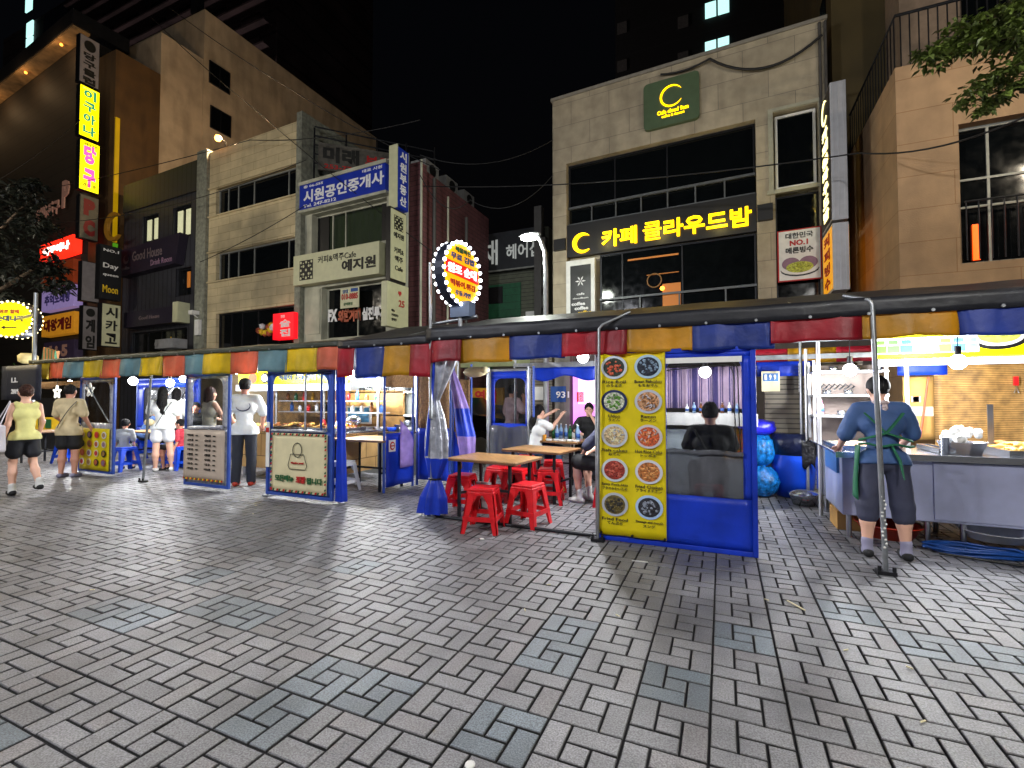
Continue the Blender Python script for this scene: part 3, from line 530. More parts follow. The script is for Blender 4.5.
# far left dark mall with signs
e5=empty('dark_mall_building','tall dark mall on the far left stacked with coloured shop signs','building',(-27,13,0))
LF=Fr((ax(80,12),12),-4)
mat('mall_dark','2c261f',.7,var=.2,stripe=('z',.55,.06,'100d0a')); mat('mall_side','5a4020',.8,var=.15,ns=1.5,stain=.4)
xr=ax(103,12.3)
b=MB(); b.fbox(LF,-22,-.3,-12,0,0,18.6); b.build('wall','mall_dark',e5)
b=MB(); b.box(xr-3,12.28,0,-25.46,14.18,17.6); b.build('side_wall','mall_side',e5)
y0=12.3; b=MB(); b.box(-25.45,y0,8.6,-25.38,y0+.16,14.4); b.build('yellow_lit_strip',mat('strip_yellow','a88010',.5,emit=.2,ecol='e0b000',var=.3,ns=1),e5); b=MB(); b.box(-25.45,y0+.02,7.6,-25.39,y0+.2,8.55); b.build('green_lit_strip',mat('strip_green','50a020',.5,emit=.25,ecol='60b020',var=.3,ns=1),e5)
b=MB(); b.fbox(LF,-22,.2,-1.5,.7,18.6,19.3); b.build('roof_eave','dark_metal',e5)
b=MB(); 
b=MB(); b.fbox(LF,-21.9,.1,.02,.66,18.5,18.59); b.build('soffit',mat('soffit','9a7a50',.7,var=.35,ns=2),e5)
for i in range(5): b=MB(); b.blob(LF.p(-18.5+i*4.2,.45,18.42),.07,n=8,jit=0); b.build('eave_light','warm_glow',e5); lamp('eave_glow',LF.p(-18.5+i*4.2,1.1,17.9),22,(1,.62,.3),.1,e5)
mat('tan_render','bca88c',.8,var=.15,ns=1,stain=.3)
e6=empty('tall_tan_building','tall tan rendered building with stair tower rising behind the low shops','building',(-22,20,0))
b=MB(); b.box(-36,14.2,0,-25.5,16.3,19.8); b.box(-36,16.31,0,-25.47,30.5,22.6); b.build('wall','tan_render',e6)
WF=Fr((-25.46,16),90)
for (px,py) in ((219,78),(220,122)):
    d=ray(px,py); t_=-25.48/d[0]; yy=d[1]*t_-16; zz=H+d[2]*t_
    window(e6,WF,yy-.6,yy+.6,zz-.62,zz+.62,.02,2,'dark_metal',label=None)
b=MB(); b.box(-27,16.5,23.0,-26.6,17,24.6); b.tube([(-27,17,23),(-27,17,25.2),(-26.2,18,25.6)],.05); b.build('roof_fixture','dark_metal',e6)
# signs on the mall front
ms=lambda pa,pb,pc,pd:None
def lsign(name,px0,px1,pyt,pyb,col,em,label,v=.35,fr=LF,txt=None,tc='ink_white',bold=.05,tw=.8,th=.5):
    u0,zt=fr.uz(px0,pyt,v); u1=fr.uz(px1,pyt,v)[0]; zb=fr.uz(px0,pyb,v)[1]
    m=mat('ls_'+col+str(em),col,.5,emit=em,var=.1); b=MB(); b.fbox(fr,u0,u1,.02,v,zb,zt,m); o=b.build(name,m,e5,label=label)
    if txt:
        t=MB(); W=u1-u0; t.text(txt,fr,u0+W*(1-tw)/2,zb+(zt-zb)*(1-th)/2,(zt-zb)*th,v+.002,w=W*tw,bold=bold,m=MT[tc]); t.build('lettering',MT[tc],o)
    return o
mat('wood_letter','9a7868',.6,emit=.1,ecol='a07060',var=0); mat('red_deep','6a1010',.6,var=0,emit=.05); mat('lit_white','ffffff',.4,emit=1.6,ecol='fff0e0',var=0); mat('violet_ink','5a50a0',.5,var=0)
u0,z0=LF.uz(36,222,.3); t=MB(); t.text('무아지구',LF,u0-.1,z0,.7,.25,w=2.7,bold=.03,depth=.05); u1,z1=LF.uz(60,221,.3); t.text('P',LF,u1+.1,z0+.15,1.3,.25,w=.75,bold=.04,depth=.05); t.build('metal_letters','wood_letter',e5)
lsign('shop_sign',40,73,246,262,'ff2814',1.0,'red lit sign board',txt='이구아나',tc='lit_white',bold=.07)
lsign('shop_sign',41,73,268,290,'a8421c',.05,'plain orange sign board')
lsign('shop_sign',42,74,292,312,'9a86c0',.25,'lavender sign board',txt='추억노래방',tc='violet_ink')
lsign('shop_sign',42,74,317,337,'d08a20',.22,'orange sign board with red letters',txt='대왕게임',tc='red_deep',tw=.85,th=.6)
lsign('shop_sign',44,74,343,362,'3c3048',.04,'dark purple sign board',txt='hi-5',tc='wood_letter',tw=.6,th=.6)
# blade stack seen from its right side
yf=11.15; XB=ax(100,12.0)
def blad(py0,py1,m,label,px0=80,px1=100,thk=.3,texts=None,vt=None,X=None,ed='dark_metal',name='blade_sign',rnd=None,letc='deep_ink',bold=.04):
    # plane x = X (faces +x)
    X=X or XB; d0=ray(px0,py0); d1=ray(px1,py0); ya=d0[1]*X/d0[0]; yb=d1[1]*X/d1[0]; pm_=(px0+px1)/2
    d=ray(pm_,py0); t_=X/d[0]; zt=H+d[2]*t_; d=ray(pm_,py1); t_=X/d[0]; zb=H+d[2]*t_
    b=MB(); b.box(X-thk,ya,zb,X-.01,yb,zt,MT[ed]); b.box(X-.008,ya+.02,zb+.03,X+.012,yb-.02,zt-.03,MT[m]); o=b.build(name,m,e5,label=label)
    f=Fr((X,ya),90); W=yb-ya; t=MB()
    if rnd: disc(t,f,W/2,zt-W*.55,W*.3,W*.34,.014,MT[rnd])
    if vt: n=len(vt); pit=(zt-zb-(W*.95 if rnd else .15))/n; t.vtext(vt,f,W/2,zt-(W*.95 if rnd else .08),W*.62,pit,.014,MT[letc],bold)
    for (s_,zz,hh,cc) in (texts or []): t.text(s_,f,W*.15,zb+(zt-zb)*zz,(zt-zb)*hh,.014,w=W*.7,m=MT[cc])
    if t.v: t.build('lettering',letc,o)
    return o
mat('gray_sign','7a7474',.6,var=.1,emit=.03); mat('lemon_lit','f0e010',.4,emit=1.15,ecol='f8e800',var=0); mat('teal_ink','30a888',.5,emit=.3,var=0); mat('pink_ink','e050a8',.5,emit=.8,var=0)
blad(38,86,'gray_sign','grey upright sign with dark round emblem',vt='당구클럽',rnd='deep_ink',ed='dark_metal')
blad(88,139,'lemon_lit','lit yellow upright sign with teal letters',vt='이구아나',letc='teal_ink',texts=[('PC방',.93,.04,'teal_ink')])
blad(142,192,'lemon_lit','lit yellow upright sign with pink letters',vt='당구',letc='pink_ink',bold=.07,texts=[('대형당구장',.9,.06,'deep_ink'),('영업 중',.08,.07,'deep_ink')])
mat('oval_face','5a5648',.6,var=.15,emit=.02)
blad(196,240,'oval_face','dark faded upright sign with red letters PC',vt='PC',letc='red_deep',bold=.08,px0=80,px1=99)
blad(262,302,'gray_sign','blank grey upright sign',px0=82,px1=100)
blad(306,350,'gray_sign','grey upright sign with dark round emblem over two letters',vt='게임',rnd='deep_ink',px0=83,px1=98)
mat('night_board','121418',.5,var=.05)
XC=ax(121,11.6)
blad(246,300,'night_board','black upright sign lettered in white and gold',px0=100,px1=122,X=XC,letc='ink_white',texts=[('NO.1',.88,.05,'ink_white'),('Day',.55,.12,'ink_white'),('queen',.42,.05,'ink_white'),('Moon',.12,.14,'ink_yellow')],bold=.01)
blad(304,347,'sign_cream','white upright sign with black letters',px0=102,px1=121,X=XC,vt='시카고',letc='deep_ink',bold=.03)
b=MB(); c_=at(118,228,11.7); F_=Fr((0,11.6),0); crescent(b,F_,c_[0],c_[1],.62,0,.12,mat('moon_dim','8a6018',.5,emit=.06),.7,.4); b.build('moon_emblem','moon_dim',e5)
# far towers
mat('tower_a','4a3c3e',.9,var=.3,ns=.2,stripe=('z',3.0,.12,'2c2526')); mat('tower_b','0c0c0f',.9,var=.2,ns=.2,stripe=('z',3.0,.06,'131316')); mat('cool_lit','b8e0d8',.5,emit=.9,ecol='b0e8e0',var=.2)
tw=empty('apartment_tower','dark apartment tower in the upper left with three small lit windows','tower',(-75,45,0))
b=MB(); b.box(-125,42,0,-51.3,60,70); b.build('body','tower_a',tw)
for k in range(14): f=MB(); f.box(-100,40.6,28+k*3,-52,41.95,28.25+k*3); f.build('balcony_slab','tower_a',tw)
for k in range(13):
    for i in range(7): f=MB(); f.box(-98+i*6.7,41.85,28.9+k*3,-94.5+i*6.7,41.93,30.6+k*3); f.build('window','dark_glass',tw)
for (px,py,hh) in ((29,4,8),(30,29,9),(31,55,8)):
    x,z=at(px,py,41.8); f=MB(); f.box(x-1.1,41.7,z-1.3,x+1.1,41.9,z+1.3); f.box(x-1.1,41.7,z-4,x+1.1,41.9,z-1.6) if py==29 else None; f.build('lit_window','cool_lit',tw)
x,z=at(56,26,41.8); f=MB(); f.box(x-4,41.7,z-3,x+4,41.9,z+3); f.build('window','dark_glass',tw)
tw=empty('rear_apartment_tower','near black apartment tower above the cafe roof with two cold lit windows','tower',(0,60,0))
b=MB(); b.box(-12,60,0,12,75,75); b.build('body','tower_b',tw)
b=MB(); b.box(7.2,50,0,14,60,44); b.build('striped_annex',mat('annex','4a4c3c',.8,stripe=('h',.7,.3,'1c1d18')),tw)
for (px,py) in ((717,8),(717,47)):
    x,z=at(px,py,59.9); f=MB(); f.box(x-1.3,59.8,z-.9,x-.1,59.95,z+.9); f.box(x+.1,59.8,z-.9,x+1.3,59.95,z+.9); f.build('lit_window','cool_lit',tw)
for (px,py) in ((683,22),(622,28),(622,66),(683,58)):
    x,z=at(px,py,59.9); f=MB(); f.box(x-.6,59.8,z-.7,x+.6,59.95,z+.7); f.build('window',mat('dim_win','3a3634',.5,emit=.05,var=.3),tw)
# ================================================================ CABLES
def cable(pts,label,r=.014,sag=.3):
    P=[]
    for k in range(len(pts)-1):
        a,b_=Vector(pts[k]),Vector(pts[k+1])
        for i in range(12): t=i/12; q=a.lerp(b_,t); q.z-=sag*4*t*(1-t); P.append(tuple(q))
    P.append(pts[-1]); m=MB(); m.tube(P,r,5); solo(m,'overhead_cable','cable_black',label,'cable','overhead cables',base=pts[0])
mat('cable_black','18181a',.6,var=0)
def P3(px,py,Y): x,z=at(px,py,Y); return (x,Y,z)
cable([P3(420,186,12.5),P3(860,153,11.3),P3(1060,100,9)],'long thin overhead cable crossing the cafe front and the tan building',.016,.25)
cable([CF.p(-1.5,.1,10.75),CF.p(-.2,.15,10.75)],'short cable bunched on the cafe wall beside the square green sign',.03,.1)
cable([CF.p(-.2,.15,10.75),CF.p(2.4,.15,10.5)],'thick dark cable drooping along the top of the cafe wall',.035,.55)
cable([P3(-20,200,11),P3(250,140,11.4),P3(420,120,11.5)],'cable running left to right below the orange flood lamp',.014,.2)
cable([P3(-20,190,8),P3(80,120,11)],'cable rising from far left to the lit yellow blade signs',.014,.2)
cable([P3(150,16,11.6),P3(258,112,11.3),P3(430,250,11.8)],'cable slanting down across the tall tan building',.014,.1)
cable([P3(170,8,11.6),P3(300,95,11.3),P3(440,170,12)],'upper cable slanting over the beige building roof',.014,.1)
cable([P3(200,262,11.5),P3(306,205,11.5)],'cable rising across the ribbon windows of the beige building',.013,.1)
cable([P3(-20,222,10),P3(125,215,11),P3(306,160,11.5)],'low cable passing the dark metal clad building',.013,.2)
cable([P3(420,155,12),P3(553,140,14)],'cable crossing the black sky between left shops and cafe',.014,.5)
cable([P3(420,175,12),P3(470,200,13),P3(553,175,14)],'sagging cable in the alley sky above the hair salon',.014,.6)
# ================================================================ TENTS
FY=4.88
def tent(name,label,x0,x1,y0,y1,ridge_y,ez,rz,roofm,segs,vz0,ysag=.0,backz=2.15,posts=(),post_m='galv',band=.16):
    name_main=x0>-3.5
    t=empty(name,label,'canopy tent',((x0+x1)/2,(y0+y1)/2,0))
    rd=random.Random(int(abs(x0)*10))
    def roof(a,b):
        x=x0+(x1-x0)*a; y=y0+(y1-y0)*b; rb=(ridge_y-y0)/(y1-y0)
        k=b/rb if b<rb else 1-(b-rb)/(1-rb)*.85
        z=ez+(rz-ez)*k-.045*S(PI*min(1,k))*abs(S(a*(x1-x0)*1.9))+.015*mn.noise(Vector((x*2,y*2,1)))
        return (x,y,z)
    m=MB(); m.cloth(roof,int((x1-x0)*8),16,.012)
    # front band of roof cloth folded over
    def bandf(a,b):
        x=x0+(x1-x0)*a; return (x,y0-.012-.012*mn.noise(Vector((x*4,b*2,3))),ez+.01-band*b+.01*mn.noise(Vector((x*2.2,0,7))))
    m.cloth(bandf,int((x1-x0)*10),3,.008); r=m.build('roof',roofm,t)
    g=MB(); n=int((x1-x0)/.42)
    for i in range(n): g.tube([(x0+.2+i*.42,y0-.035,ez-band+.025),(x0+.2+i*.42,y0-.02,ez-band+.025)],.013,8)
    g.build('grommets','galv',r)
    m=MB()
    for y,z in ((y0+.03,ez-.03),(ridge_y,rz-.03),(y1-.03,ez-.02+(rz-ez)*.12)): m.tube([(x0,y,z),(x1,y,z)],.018,8)
    nx=max(2,int((x1-x0)/1.6))
    for i in range(nx+1): x=x0+.03+(x1-x0-.06)*i/nx; m.tube([(x,y0+.03,ez-.04),(x,ridge_y,rz-.04),(x,y1-.03,ez)],.016,8)
    m.build('roof_frame',post_m,t)
    for (px_,py_) in posts:
        m=MB(); m.tube([(px_,py_,0),(px_,py_,ez-.03 if py_<ridge_y else ez+.02)],.022,10); m.cbox((px_,py_,.012),(.12,.12,.02)); m.build('post',post_m,t)
    for (a,b,cm) in segs:
        ph=rd.uniform(0,6); top=ez-band+.03; L=(b-a); vz=vz0+(.015*(a+3.27) if name_main else 0); n=max(4,int(L*14)); dz=rd.uniform(-.02,.02)
        def vf(u,v):
            x=a-.015+(L+.03)*u; k=v
            y=y0+.004-.02*k+(.026*S(x*9+ph)+.018*S(x*23+ph)+.008*S(x*47+ph*2+k*3))*(.25+.75*k)
            z=top-(top-vz+dz)*k-(.018*abs(S(x*5.5+ph)))*k*(k>.6)
            return (x,y,z)
        m=MB(); m.cloth(vf,n,8,.006); m.build('valance_panel',cm,t)
    return t
def segs(px,cols): xs_=[ax(p,FY) for p in px]; return [(xs_[i],xs_[i+1],cols[i]) for i in range(len(cols))]
Y_,RD,BL,SA,GB,LE='c_yellow','c_red','c_blue','c_salmon','c_grayblue','c_lemon'
left_segs=segs([30,50,65,85,103,122,142,163,185,205,232,258,287,318,340],[LE,SA,GB,LE,SA,GB,LE,SA,GB,LE,SA,GB,LE,SA])
tL=tent('canopy_tent','long dark green market canopy with faded patchwork valance over the left food stalls',ax(30,FY),ax(340,FY),4.86,8.3,6.3,2.2,2.46,'olive_tarp',left_segs,1.83,posts=[(ax(30,FY),4.92),(-11.45,5.1),(-6.17,5.02),(-12.9,8.2),(-9.5,8.2),(-6.3,8.2),(-4.8,8.2)],band=.07)
mid_segs=segs([340,355,387,413,432],[RD,BL,Y_,RD])
tM=tent('canopy_tent','short bulging dark canopy between the two stalls above a wooden counter',ax(340,FY),ax(432,FY),4.85,8.2,6.4,2.2,2.62,'navy_tarp',mid_segs,1.74,posts=[(-4.78,5.0)],band=.1)
main_segs=segs([434,462,512,565,627,695,773,860,960,1090],[RD,Y_,BL,RD,Y_,BL,RD,Y_,BL])+[(ax(1090,FY),4.6,RD)]
tR=tent('canopy_tent','large navy canopy with red yellow and blue valance over the front dining stall',-3.27,4.6,4.84,8.4,6.6,2.28,2.68,'navy_tarp',main_segs,1.88,posts=[(-3.24,4.92),(-1.2,4.92),(-3.6,8.3),(-.9,8.3),(1.05,8.0)],band=.15)
# inner rear valance seen under the canopy
m=MB()
for i,cm in enumerate((RD,Y_,RD,Y_)):
    a=.3+i*.62
    m.cloth(lambda u,v,a=a:(a+.62*u,8.28+.02*S(u*9),2.2-.22*v),8,3,.006,MT[cm])
m.box(-3.6,8.2,2.03,4.5,8.23,2.1,MT['galv']); m.build('rear_valance_panel','c_red',tR)
# slanted awning poles with bent tops
def pole(pb,pt,hook,label,r=.02,Yt=None):
    b=gp(*pb); e=empty('awning_pole',label,'pole',(b[0],b[1],0),group='slanted awning poles')
    x,z=at(pt[0],pt[1],b[1]-.04); hx,hz=at(hook[0],hook[1],b[1]+.05)
    m=MB(); m.tube([(b[0],b[1],0),(x,b[1]-.04,z-.04),(x+(hx-x)*.12,b[1]-.035,z),(hx,b[1]+.05,hz)],r,10); m.build('tube','galv',e)
    m=MB(); m.cbox((b[0],b[1],.015),(.13,.09,.03)); m.tube([(b[0]-.05,b[1]-.03,.03),(b[0]-.05,b[1]-.03,.07)],.014,8); m.tube([(b[0]+.05,b[1]-.03,.03),(b[0]+.05,b[1]-.03,.07)],.014,8); m.build('foot_plate','dark_metal',e)
    return e,b
pe,pb=pole((886,574),(872,300),(843,296),'slanted steel awning pole in front of the vendor in green apron')
m=MB()
for i in range(14): z=.22+i*.032; m.blob((pb[0]-.01+.012*S(i*1.3),pb[1]-.022,z),.011,n=6,seed=i)
m.build('rope_wrap','white',pe)
pole((143,482),(152,362),(175,357),'slanted steel awning pole in front of the woman in white shorts')
pole((598,541),(599,325),(630,312),'upright awning pole at the left edge of the yellow food banner',.015)
# ================================================================ SCREEN PANELS
def panel(name,label,x0,x1,y,z0,z1,fm,band_b,win=None,th=.04,vin='vinyl',cat='screen panel',rz=0):
    """framed screen: win=(xa,xb,za,zb) clear opening"""
    e=empty(name,label,cat,((x0+x1)/2,y,0))
    f=Fr((0,y),0); m=MB(); t=.045
    for (a,b) in ((x0,x0+t),(x1-t,x1)): m.fbox(f,a,b,-th/2,th/2,z0,z1)
    m.fbox(f,x0+t,x1-t,-th/2,th/2,z1-t,z1); m.fbox(f,x0+t,x1-t,-th/2,th/2,z0,z0+t); m.build('frame',fm,e,bevel=.006)
    m=MB()
    if win:
        xa,xb,za,zb=win; r=.13
        hh=[(x0+t,x1-t,z0+t,za),(x0+t,xa,za,zb),(xb,x1-t,za,zb),(x0+t,x1-t,zb,z1-t)]
        for (a,b,c,d) in hh:
            if b-a>.01 and d-c>.01: m.cloth(lambda u,v,a=a,b=b,c=c,d=d:(a+(b-a)*u,y-.006+.004*mn.noise(Vector(((a+(b-a)*u)*6,(c+(d-c)*v)*5,y))),d+(c-d)*v),max(2,int((b-a)*16)),max(2,int((d-c)*16)),.006)
        # rounded corners
        for sx,cx in ((1,xa),(-1,xb)):
            pts=[(cx,zb)]+[(cx+sx*(r-r*C(a)),zb-(r-r*S(a))) for a in [PI/2*i/6 for i in range(7)]]
            if sx<0: pts=pts[::-1]
            m.prism(pts,f,.0,.012)
        m.build('cloth',band_b,e)
        v=MB(); v.cloth(lambda a,b:(xa+(xb-xa)*a,y+.006+.01*mn.noise(Vector((a*4,b*5,x0))),zb+(za-zb)*b),10,12,.003); v.build('vinyl_window',vin,e)
    return e
# menu panel
mp=panel('menu_screen_panel','blue framed screen panel with yellow food banner and clear vinyl window',-1.18,.285,4.87,.006,1.93,'blue_tarp','blue_tarp',(-.5,.17,.52,1.84))
m=MB(); m.cloth(lambda a,b:(-.5+.67*a,4.862-.03*S(PI*b)*abs(S(a*7)),.93-.41*b),18,8,.004); m.build('smoky_vinyl_flap','smoky_vinyl',mp)
m=MB(); m.tube([(-.5+.67*i/12,4.845+.006*S(i*2.1),.935+.006*S(i)) for i in range(13)],[.02+.006*abs(S(i*1.7)) for i in range(13)],8); m.build('rolled_vinyl','smoky_vinyl',mp)
m=MB(); q=[(-.5+.02,4.85,1.72),(-.1,4.85,1.76)]
arc=[(.03+.07*C(a)-.0,4.848,1.65+.11*S(a)) for a in [PI/2*(1-i/6) for i in range(7)]]
for off in (0,.035): m.tube([(-.49,4.846,1.72+off),(-.0,4.846,1.76+off)]+[(x+off,y,z+off) for x,y,z in arc]+[(.105+off,4.846,1.3),(.115+off,4.846,.95)],.006,6)
m.build('window_zip','black',mp)
m=MB(); m.fbox(Fr((0,4.87),0),-.5,.17,.022,.03,1.785,1.838); m.build('white_edging','white',mp)
bn=MB(); bw0,bw1=-1.16,-.505; 
bn.cloth(lambda a,b:(bw0+(bw1-bw0)*a,4.835-.008*S(a*12)-.004*S(b*9),1.9-1.83*b),18,24,.004); bo=bn.build('food_banner','yellow_print',mp)
BFm=Fr((0,4.825),0)
foods=[('Rice Roll','のりまき','Busan Fishcakes','もちおでん'),('Udon','うどん','Ramen','ラーメン'),('Fish cakes','おでん','Hot Rice Cake','トッポギ'),('Spicy Pork Skin','ブタのかわいため','Fried Chicken','フライドチキン'),('Fried Food','てんぷら','Sausage and mouth','スンデ')]
fc=[[('c8d0dc','2c3428','d86040'),('a8c4d8','20283a','8098b0')],[('202c58','c8ccb8','58902c'),('b8bcc8','c8946a','8a5a30')],[('c0c4cc','c8b088','e0d8b0'),('c8c0c4','c85a30','e08a50')],[('c4ccd0','9a3428','c05a48'),('ccccd8','b87038','d89858')],[('b0b4c0','6a5c30','302c28'),('a8c4e8','282830','8890a0')]]
t=MB(); rd=random.Random(4)
for i in range(5):
    for j in range(2):
        uc=bw0+.16+j*.335; zc=1.76-i*.345; pl,fa,fb=fc[i][j]
        disc(t,BFm,uc,zc,.132,.118,.004,mat('pl'+pl,pl,.4,var=0),24); disc(t,BFm,uc,zc,.105,.094,.0085,mat('fd'+fa,fa,.6,var=.5,ns=60),20)
        for k in range(34):
            a=rd.uniform(0,6.28); q=math.sqrt(rd.random())*.9; r1=rd.uniform(.01,.024)
            if i==2 or (i,j)==(1,1): t.tube([BFm.p(uc+.09*q*C(a),.014,zc+.08*q*S(a)),BFm.p(uc+.09*q*C(a)+.03*C(a*3),.016,zc+.08*q*S(a)+.03*S(a*3))],.007,5,mat('fd'+(fb if k%3 else pl),fb if k%3 else pl,.6,var=.4,ns=60))
            else: t.blob(BFm.p(uc+.09*q*C(a),.014,zc+.08*q*S(a)),(r1,.006,r1*.8),mat('fd'+(fb if k%3 else fa),fb,.6,var=.4,ns=60),7,.2,k)
        e_,jp=foods[i][j*2],foods[i][j*2+1]
        w1=min(.26,.024*len(e_)+.02); w2=min(.25,.036*len(jp)+.01)
        t.text(e_,BFm,uc-w1/2,zc-.162,.03,.006,w=w1,bold=.012,depth=.003,m=MT['ink']); t.text(jp,BFm,uc-w2/2,zc-.2,.03,.006,w=w2,bold=.012,depth=.003,m=MT['ink'])
t.build('printed_food_menu','ink',bo)
m=MB()
for z in (1.88,1.2,.72,.1): m.tube([(-1.165,4.83,z),(-1.165,4.8,z)],.012,8); 
for x in (-1.14,-.83,-.52): m.tube([(x,4.83,.085),(x,4.8,.085)],.012,8)
m.build('banner_grommets','black',bo)
# left stall panels
p1=panel('screen_panel','blue framed screen panel with cream airmail bordered takeaway banner',-6.12,-4.84,4.95,.05,1.86,'blue_frame','blue_frame',(-6.0,-4.95,.98,1.78))
m=MB(); m.cloth(lambda a,b:(-5.98+1.06*a,4.915-.012*mn.noise(Vector((a*5,b*4,2))),.95-.83*b),14,10,.005); bo=m.build('takeaway_banner','cream',p1)
F1=Fr((0,4.898),0); t=MB()
for k in range(26):
    c_=[MT['ink_red'],MT['ink_green'],MT['cream']][k%3]; u=-5.98+1.06*k/26
    for z in (.125,.92): t.prism([(u,z),(u+.03,z),(u+.045,z+.03),(u+.015,z+.03)],F1,0,.004,c_)
for k in range(20):
    c_=[MT['ink_red'],MT['ink_green'],MT['cream']][k%3]; z=.14+.78*k/20
    for u in (-5.985,-4.95): t.prism([(u,z),(u+.03,z+.01),(u+.03,z+.035),(u,z+.025)],F1,0,.004,c_)
t.tube([F1.p(u,.004,z) for u,z in ((-5.6,.45),(-5.63,.5),(-5.58,.66),(-5.33,.66),(-5.27,.5),(-5.3,.45),(-5.6,.45))],.005,5,MT['olive_tarp'])
t.tube([F1.p(-5.455+.085*C(a),.004,.72+.1*S(a)) for a in [i*PI/8 for i in range(17)]],.006,5,MT['olive_tarp'])
t.text('thanks you!',F1,-5.57,.52,.035,.003,w=.24,bold=.03,m=MT['ink_red']); t.text('모든메뉴',F1,-5.88,.27,.09,.003,w=.36,bold=.03,m=MT['ink_green']); t.text('포장',F1,-5.47,.26,.1,.003,w=.18,bold=.05,m=MT['ink_red']); t.text('됩니다',F1,-5.27,.26,.09,.003,w=.29,bold=.03,m=MT['ink_green'])
t.build('printed_design','ink_green',bo)
m=MB(); m.tube([(-5.98,4.91,.985),(-4.97,4.91,.99)],.018,8); m.tube([(-5.35,4.93,.98),(-5.35,4.93,1.8)],.012,8); m.tube([(-5.05,4.93,.98),(-5.05,4.93,1.8)],.014,8,MT['blue_frame']); m.build('rolled_vinyl','silver_vinyl',p1)
m=MB(); m.box(-6.1,4.91,.45,-6.03,4.918,1.1); t=MB(); m.box(-6.095,4.905,.95,-6.035,4.909,1.02,MT['ink_red']); m.build('side_notice','white',p1)
p2=panel('screen_panel','grey blue framed screen panel with pale price list and rounded vinyl window',-8.01,-6.93,4.95,.05,1.84,'blue_frame','silver_vinyl',(-7.83,-7.1,.98,1.76))
mat('notice','b8a898',.55,var=.12,ns=2,bump=.15,bs=8); m=MB(); m.cloth(lambda a,b:(-7.97+.98*a,4.905-.01*mn.noise(Vector((a*4,b*4,5))),.95-.8*b),10,8,.005); bo=m.build('price_list','notice',p2)
F2=Fr((0,4.89),0); t=MB()
for c_ in range(2):
    for k in range(8): t.text(['떡볶이','순대','튀김','어묵','김밥','우동','국수','라면'][k],F2,-7.85+c_*.42,.84-k*.075,.035,.002,w=.14,bold=.01); t.fbox(F2,-7.66+c_*.42,-7.6+c_*.42,.002,.004,.845-k*.075,.865-k*.075)
for k in range(28): t.prism([(-7.96+k*.034,.155),(-7.93+k*.034,.155),(-7.92+k*.034,.185),(-7.95+k*.034,.185)],F2,0,.004,[MT['ink_red'],MT['ink_green'],MT['ink_yellow']][k%3])
t.build('printed_text','ink',bo)
m=MB(); m.tube([(-7.85,4.9,.97),(-7.05,4.9,1.0)],.03,8); m.build('rolled_vinyl','silver_vinyl',p2)
p3=panel('screen_panel','grey blue framed screen panel with yellow dish poster at far left',-11.4,-10.23,5.06,.05,1.84,'blue_frame','silver_vinyl',(-11.25,-10.4,.98,1.75))
m=MB(); m.cloth(lambda a,b:(-11.3+.98*a,5.02-.008*mn.noise(Vector((a*4,b*4,8))),.88-.78*b),10,8,.005); bo=m.build('dish_poster','yellow_print',p3)
F3=Fr((0,5.005),0); t=MB()
for i in range(4):
    for j in range(4):
        uc,zc=-11.18+j*.24,.76-i*.17; disc(t,F3,uc,zc,.075,.065,.002,MT[['cream','black','c_salmon','white'][(i+j)%4]],14); disc(t,F3,uc,zc,.05,.045,.007,MT[['c_salmon','mauve','ink_red','bamboo'][(i*2+j)%4]],12)
t.build('printed_dishes','ink',bo)
m=MB(); m.tube([(-11.2,5.07,1.7),(-10.45,5.07,1.0)],.012,6); m.build('brace','galv',p3)
# blue screens at the far side of the gap (perpendicular + rear)
def rear_screen(label,p0,p1,zb,ztop,mt_top,zmat0,zmat1):
    d=Vector((p1[0]-p0[0],p1[1]-p0[1])); L=d.length; a=math.degrees(math.atan2(d.y,d.x)); f=Fr(p0,a)
    e=empty('blue_cloth_screen',label,'screen panel',(p0[0],p0[1],0))
    m=MB(); 
    for u in (0,L): m.tube([f.p(u,0,0),f.p(u,0,2.0)],.02,8)
    m.build('post','blue_frame',e)
    m=MB(); m.cloth(lambda u,v:f.p(.02+(L-.04)*u,.02+.02*S(u*9)*v,ztop+(zb-ztop)*v),10,8,.006); m.build('lower_cloth','blue_tarp',e)
    if mt_top: m=MB(); m.cloth(lambda u,v:f.p(.02+(L-.04)*u,.01+.012*S(u*7),zmat1+(zmat0-zmat1)*v),8,6,.01); m.build('woven_mat',mt_top,e)
    return e,f,L
e_,f_,L_=rear_screen('blue cloth screen with round no smoking mark beside the wooden counter',(-4.74,5.88),(-4.70,6.56),.08,.9,'mat_weave',1.62,1.86)
t=MB(); t.fbox(f_,.05,.2,.05,.053,.62,.8,MT['white']); disc(t,f_,.125,.71,.055,.065,.054,MT['ink_red']); disc(t,f_,.125,.71,.035,.042,.0585,MT['white']); t.fbox(f_,.08,.17,.063,.066,.7,.72,MT['ink_red']); t.build('no_smoking_mark','white',e_)
m=MB(); m.cloth(lambda u,v:f_.p(.3+.33*u,.06+.05*S(u*3.1)*(1-v*.3),1.1-.35*u*(1-v)-.75*v),8,8,.004); m.build('draped_vinyl',mat('pinkish_vinyl','a890d8',.2,var=.2,bump=.4,bs=14,clear=.3),e_)
rear_screen('blue cloth screen hung with woven straw mat behind the tied curtain',(-4.68,6.66),(-4.07,6.72),.1,.95,'mat_weave',.95,2.0)
rear_screen('narrow straw mat screen with violet blue cloth right of the tied curtain',(-4.03,6.74),(-3.72,6.78),.1,.9,'mat_weave',.3,1.75)
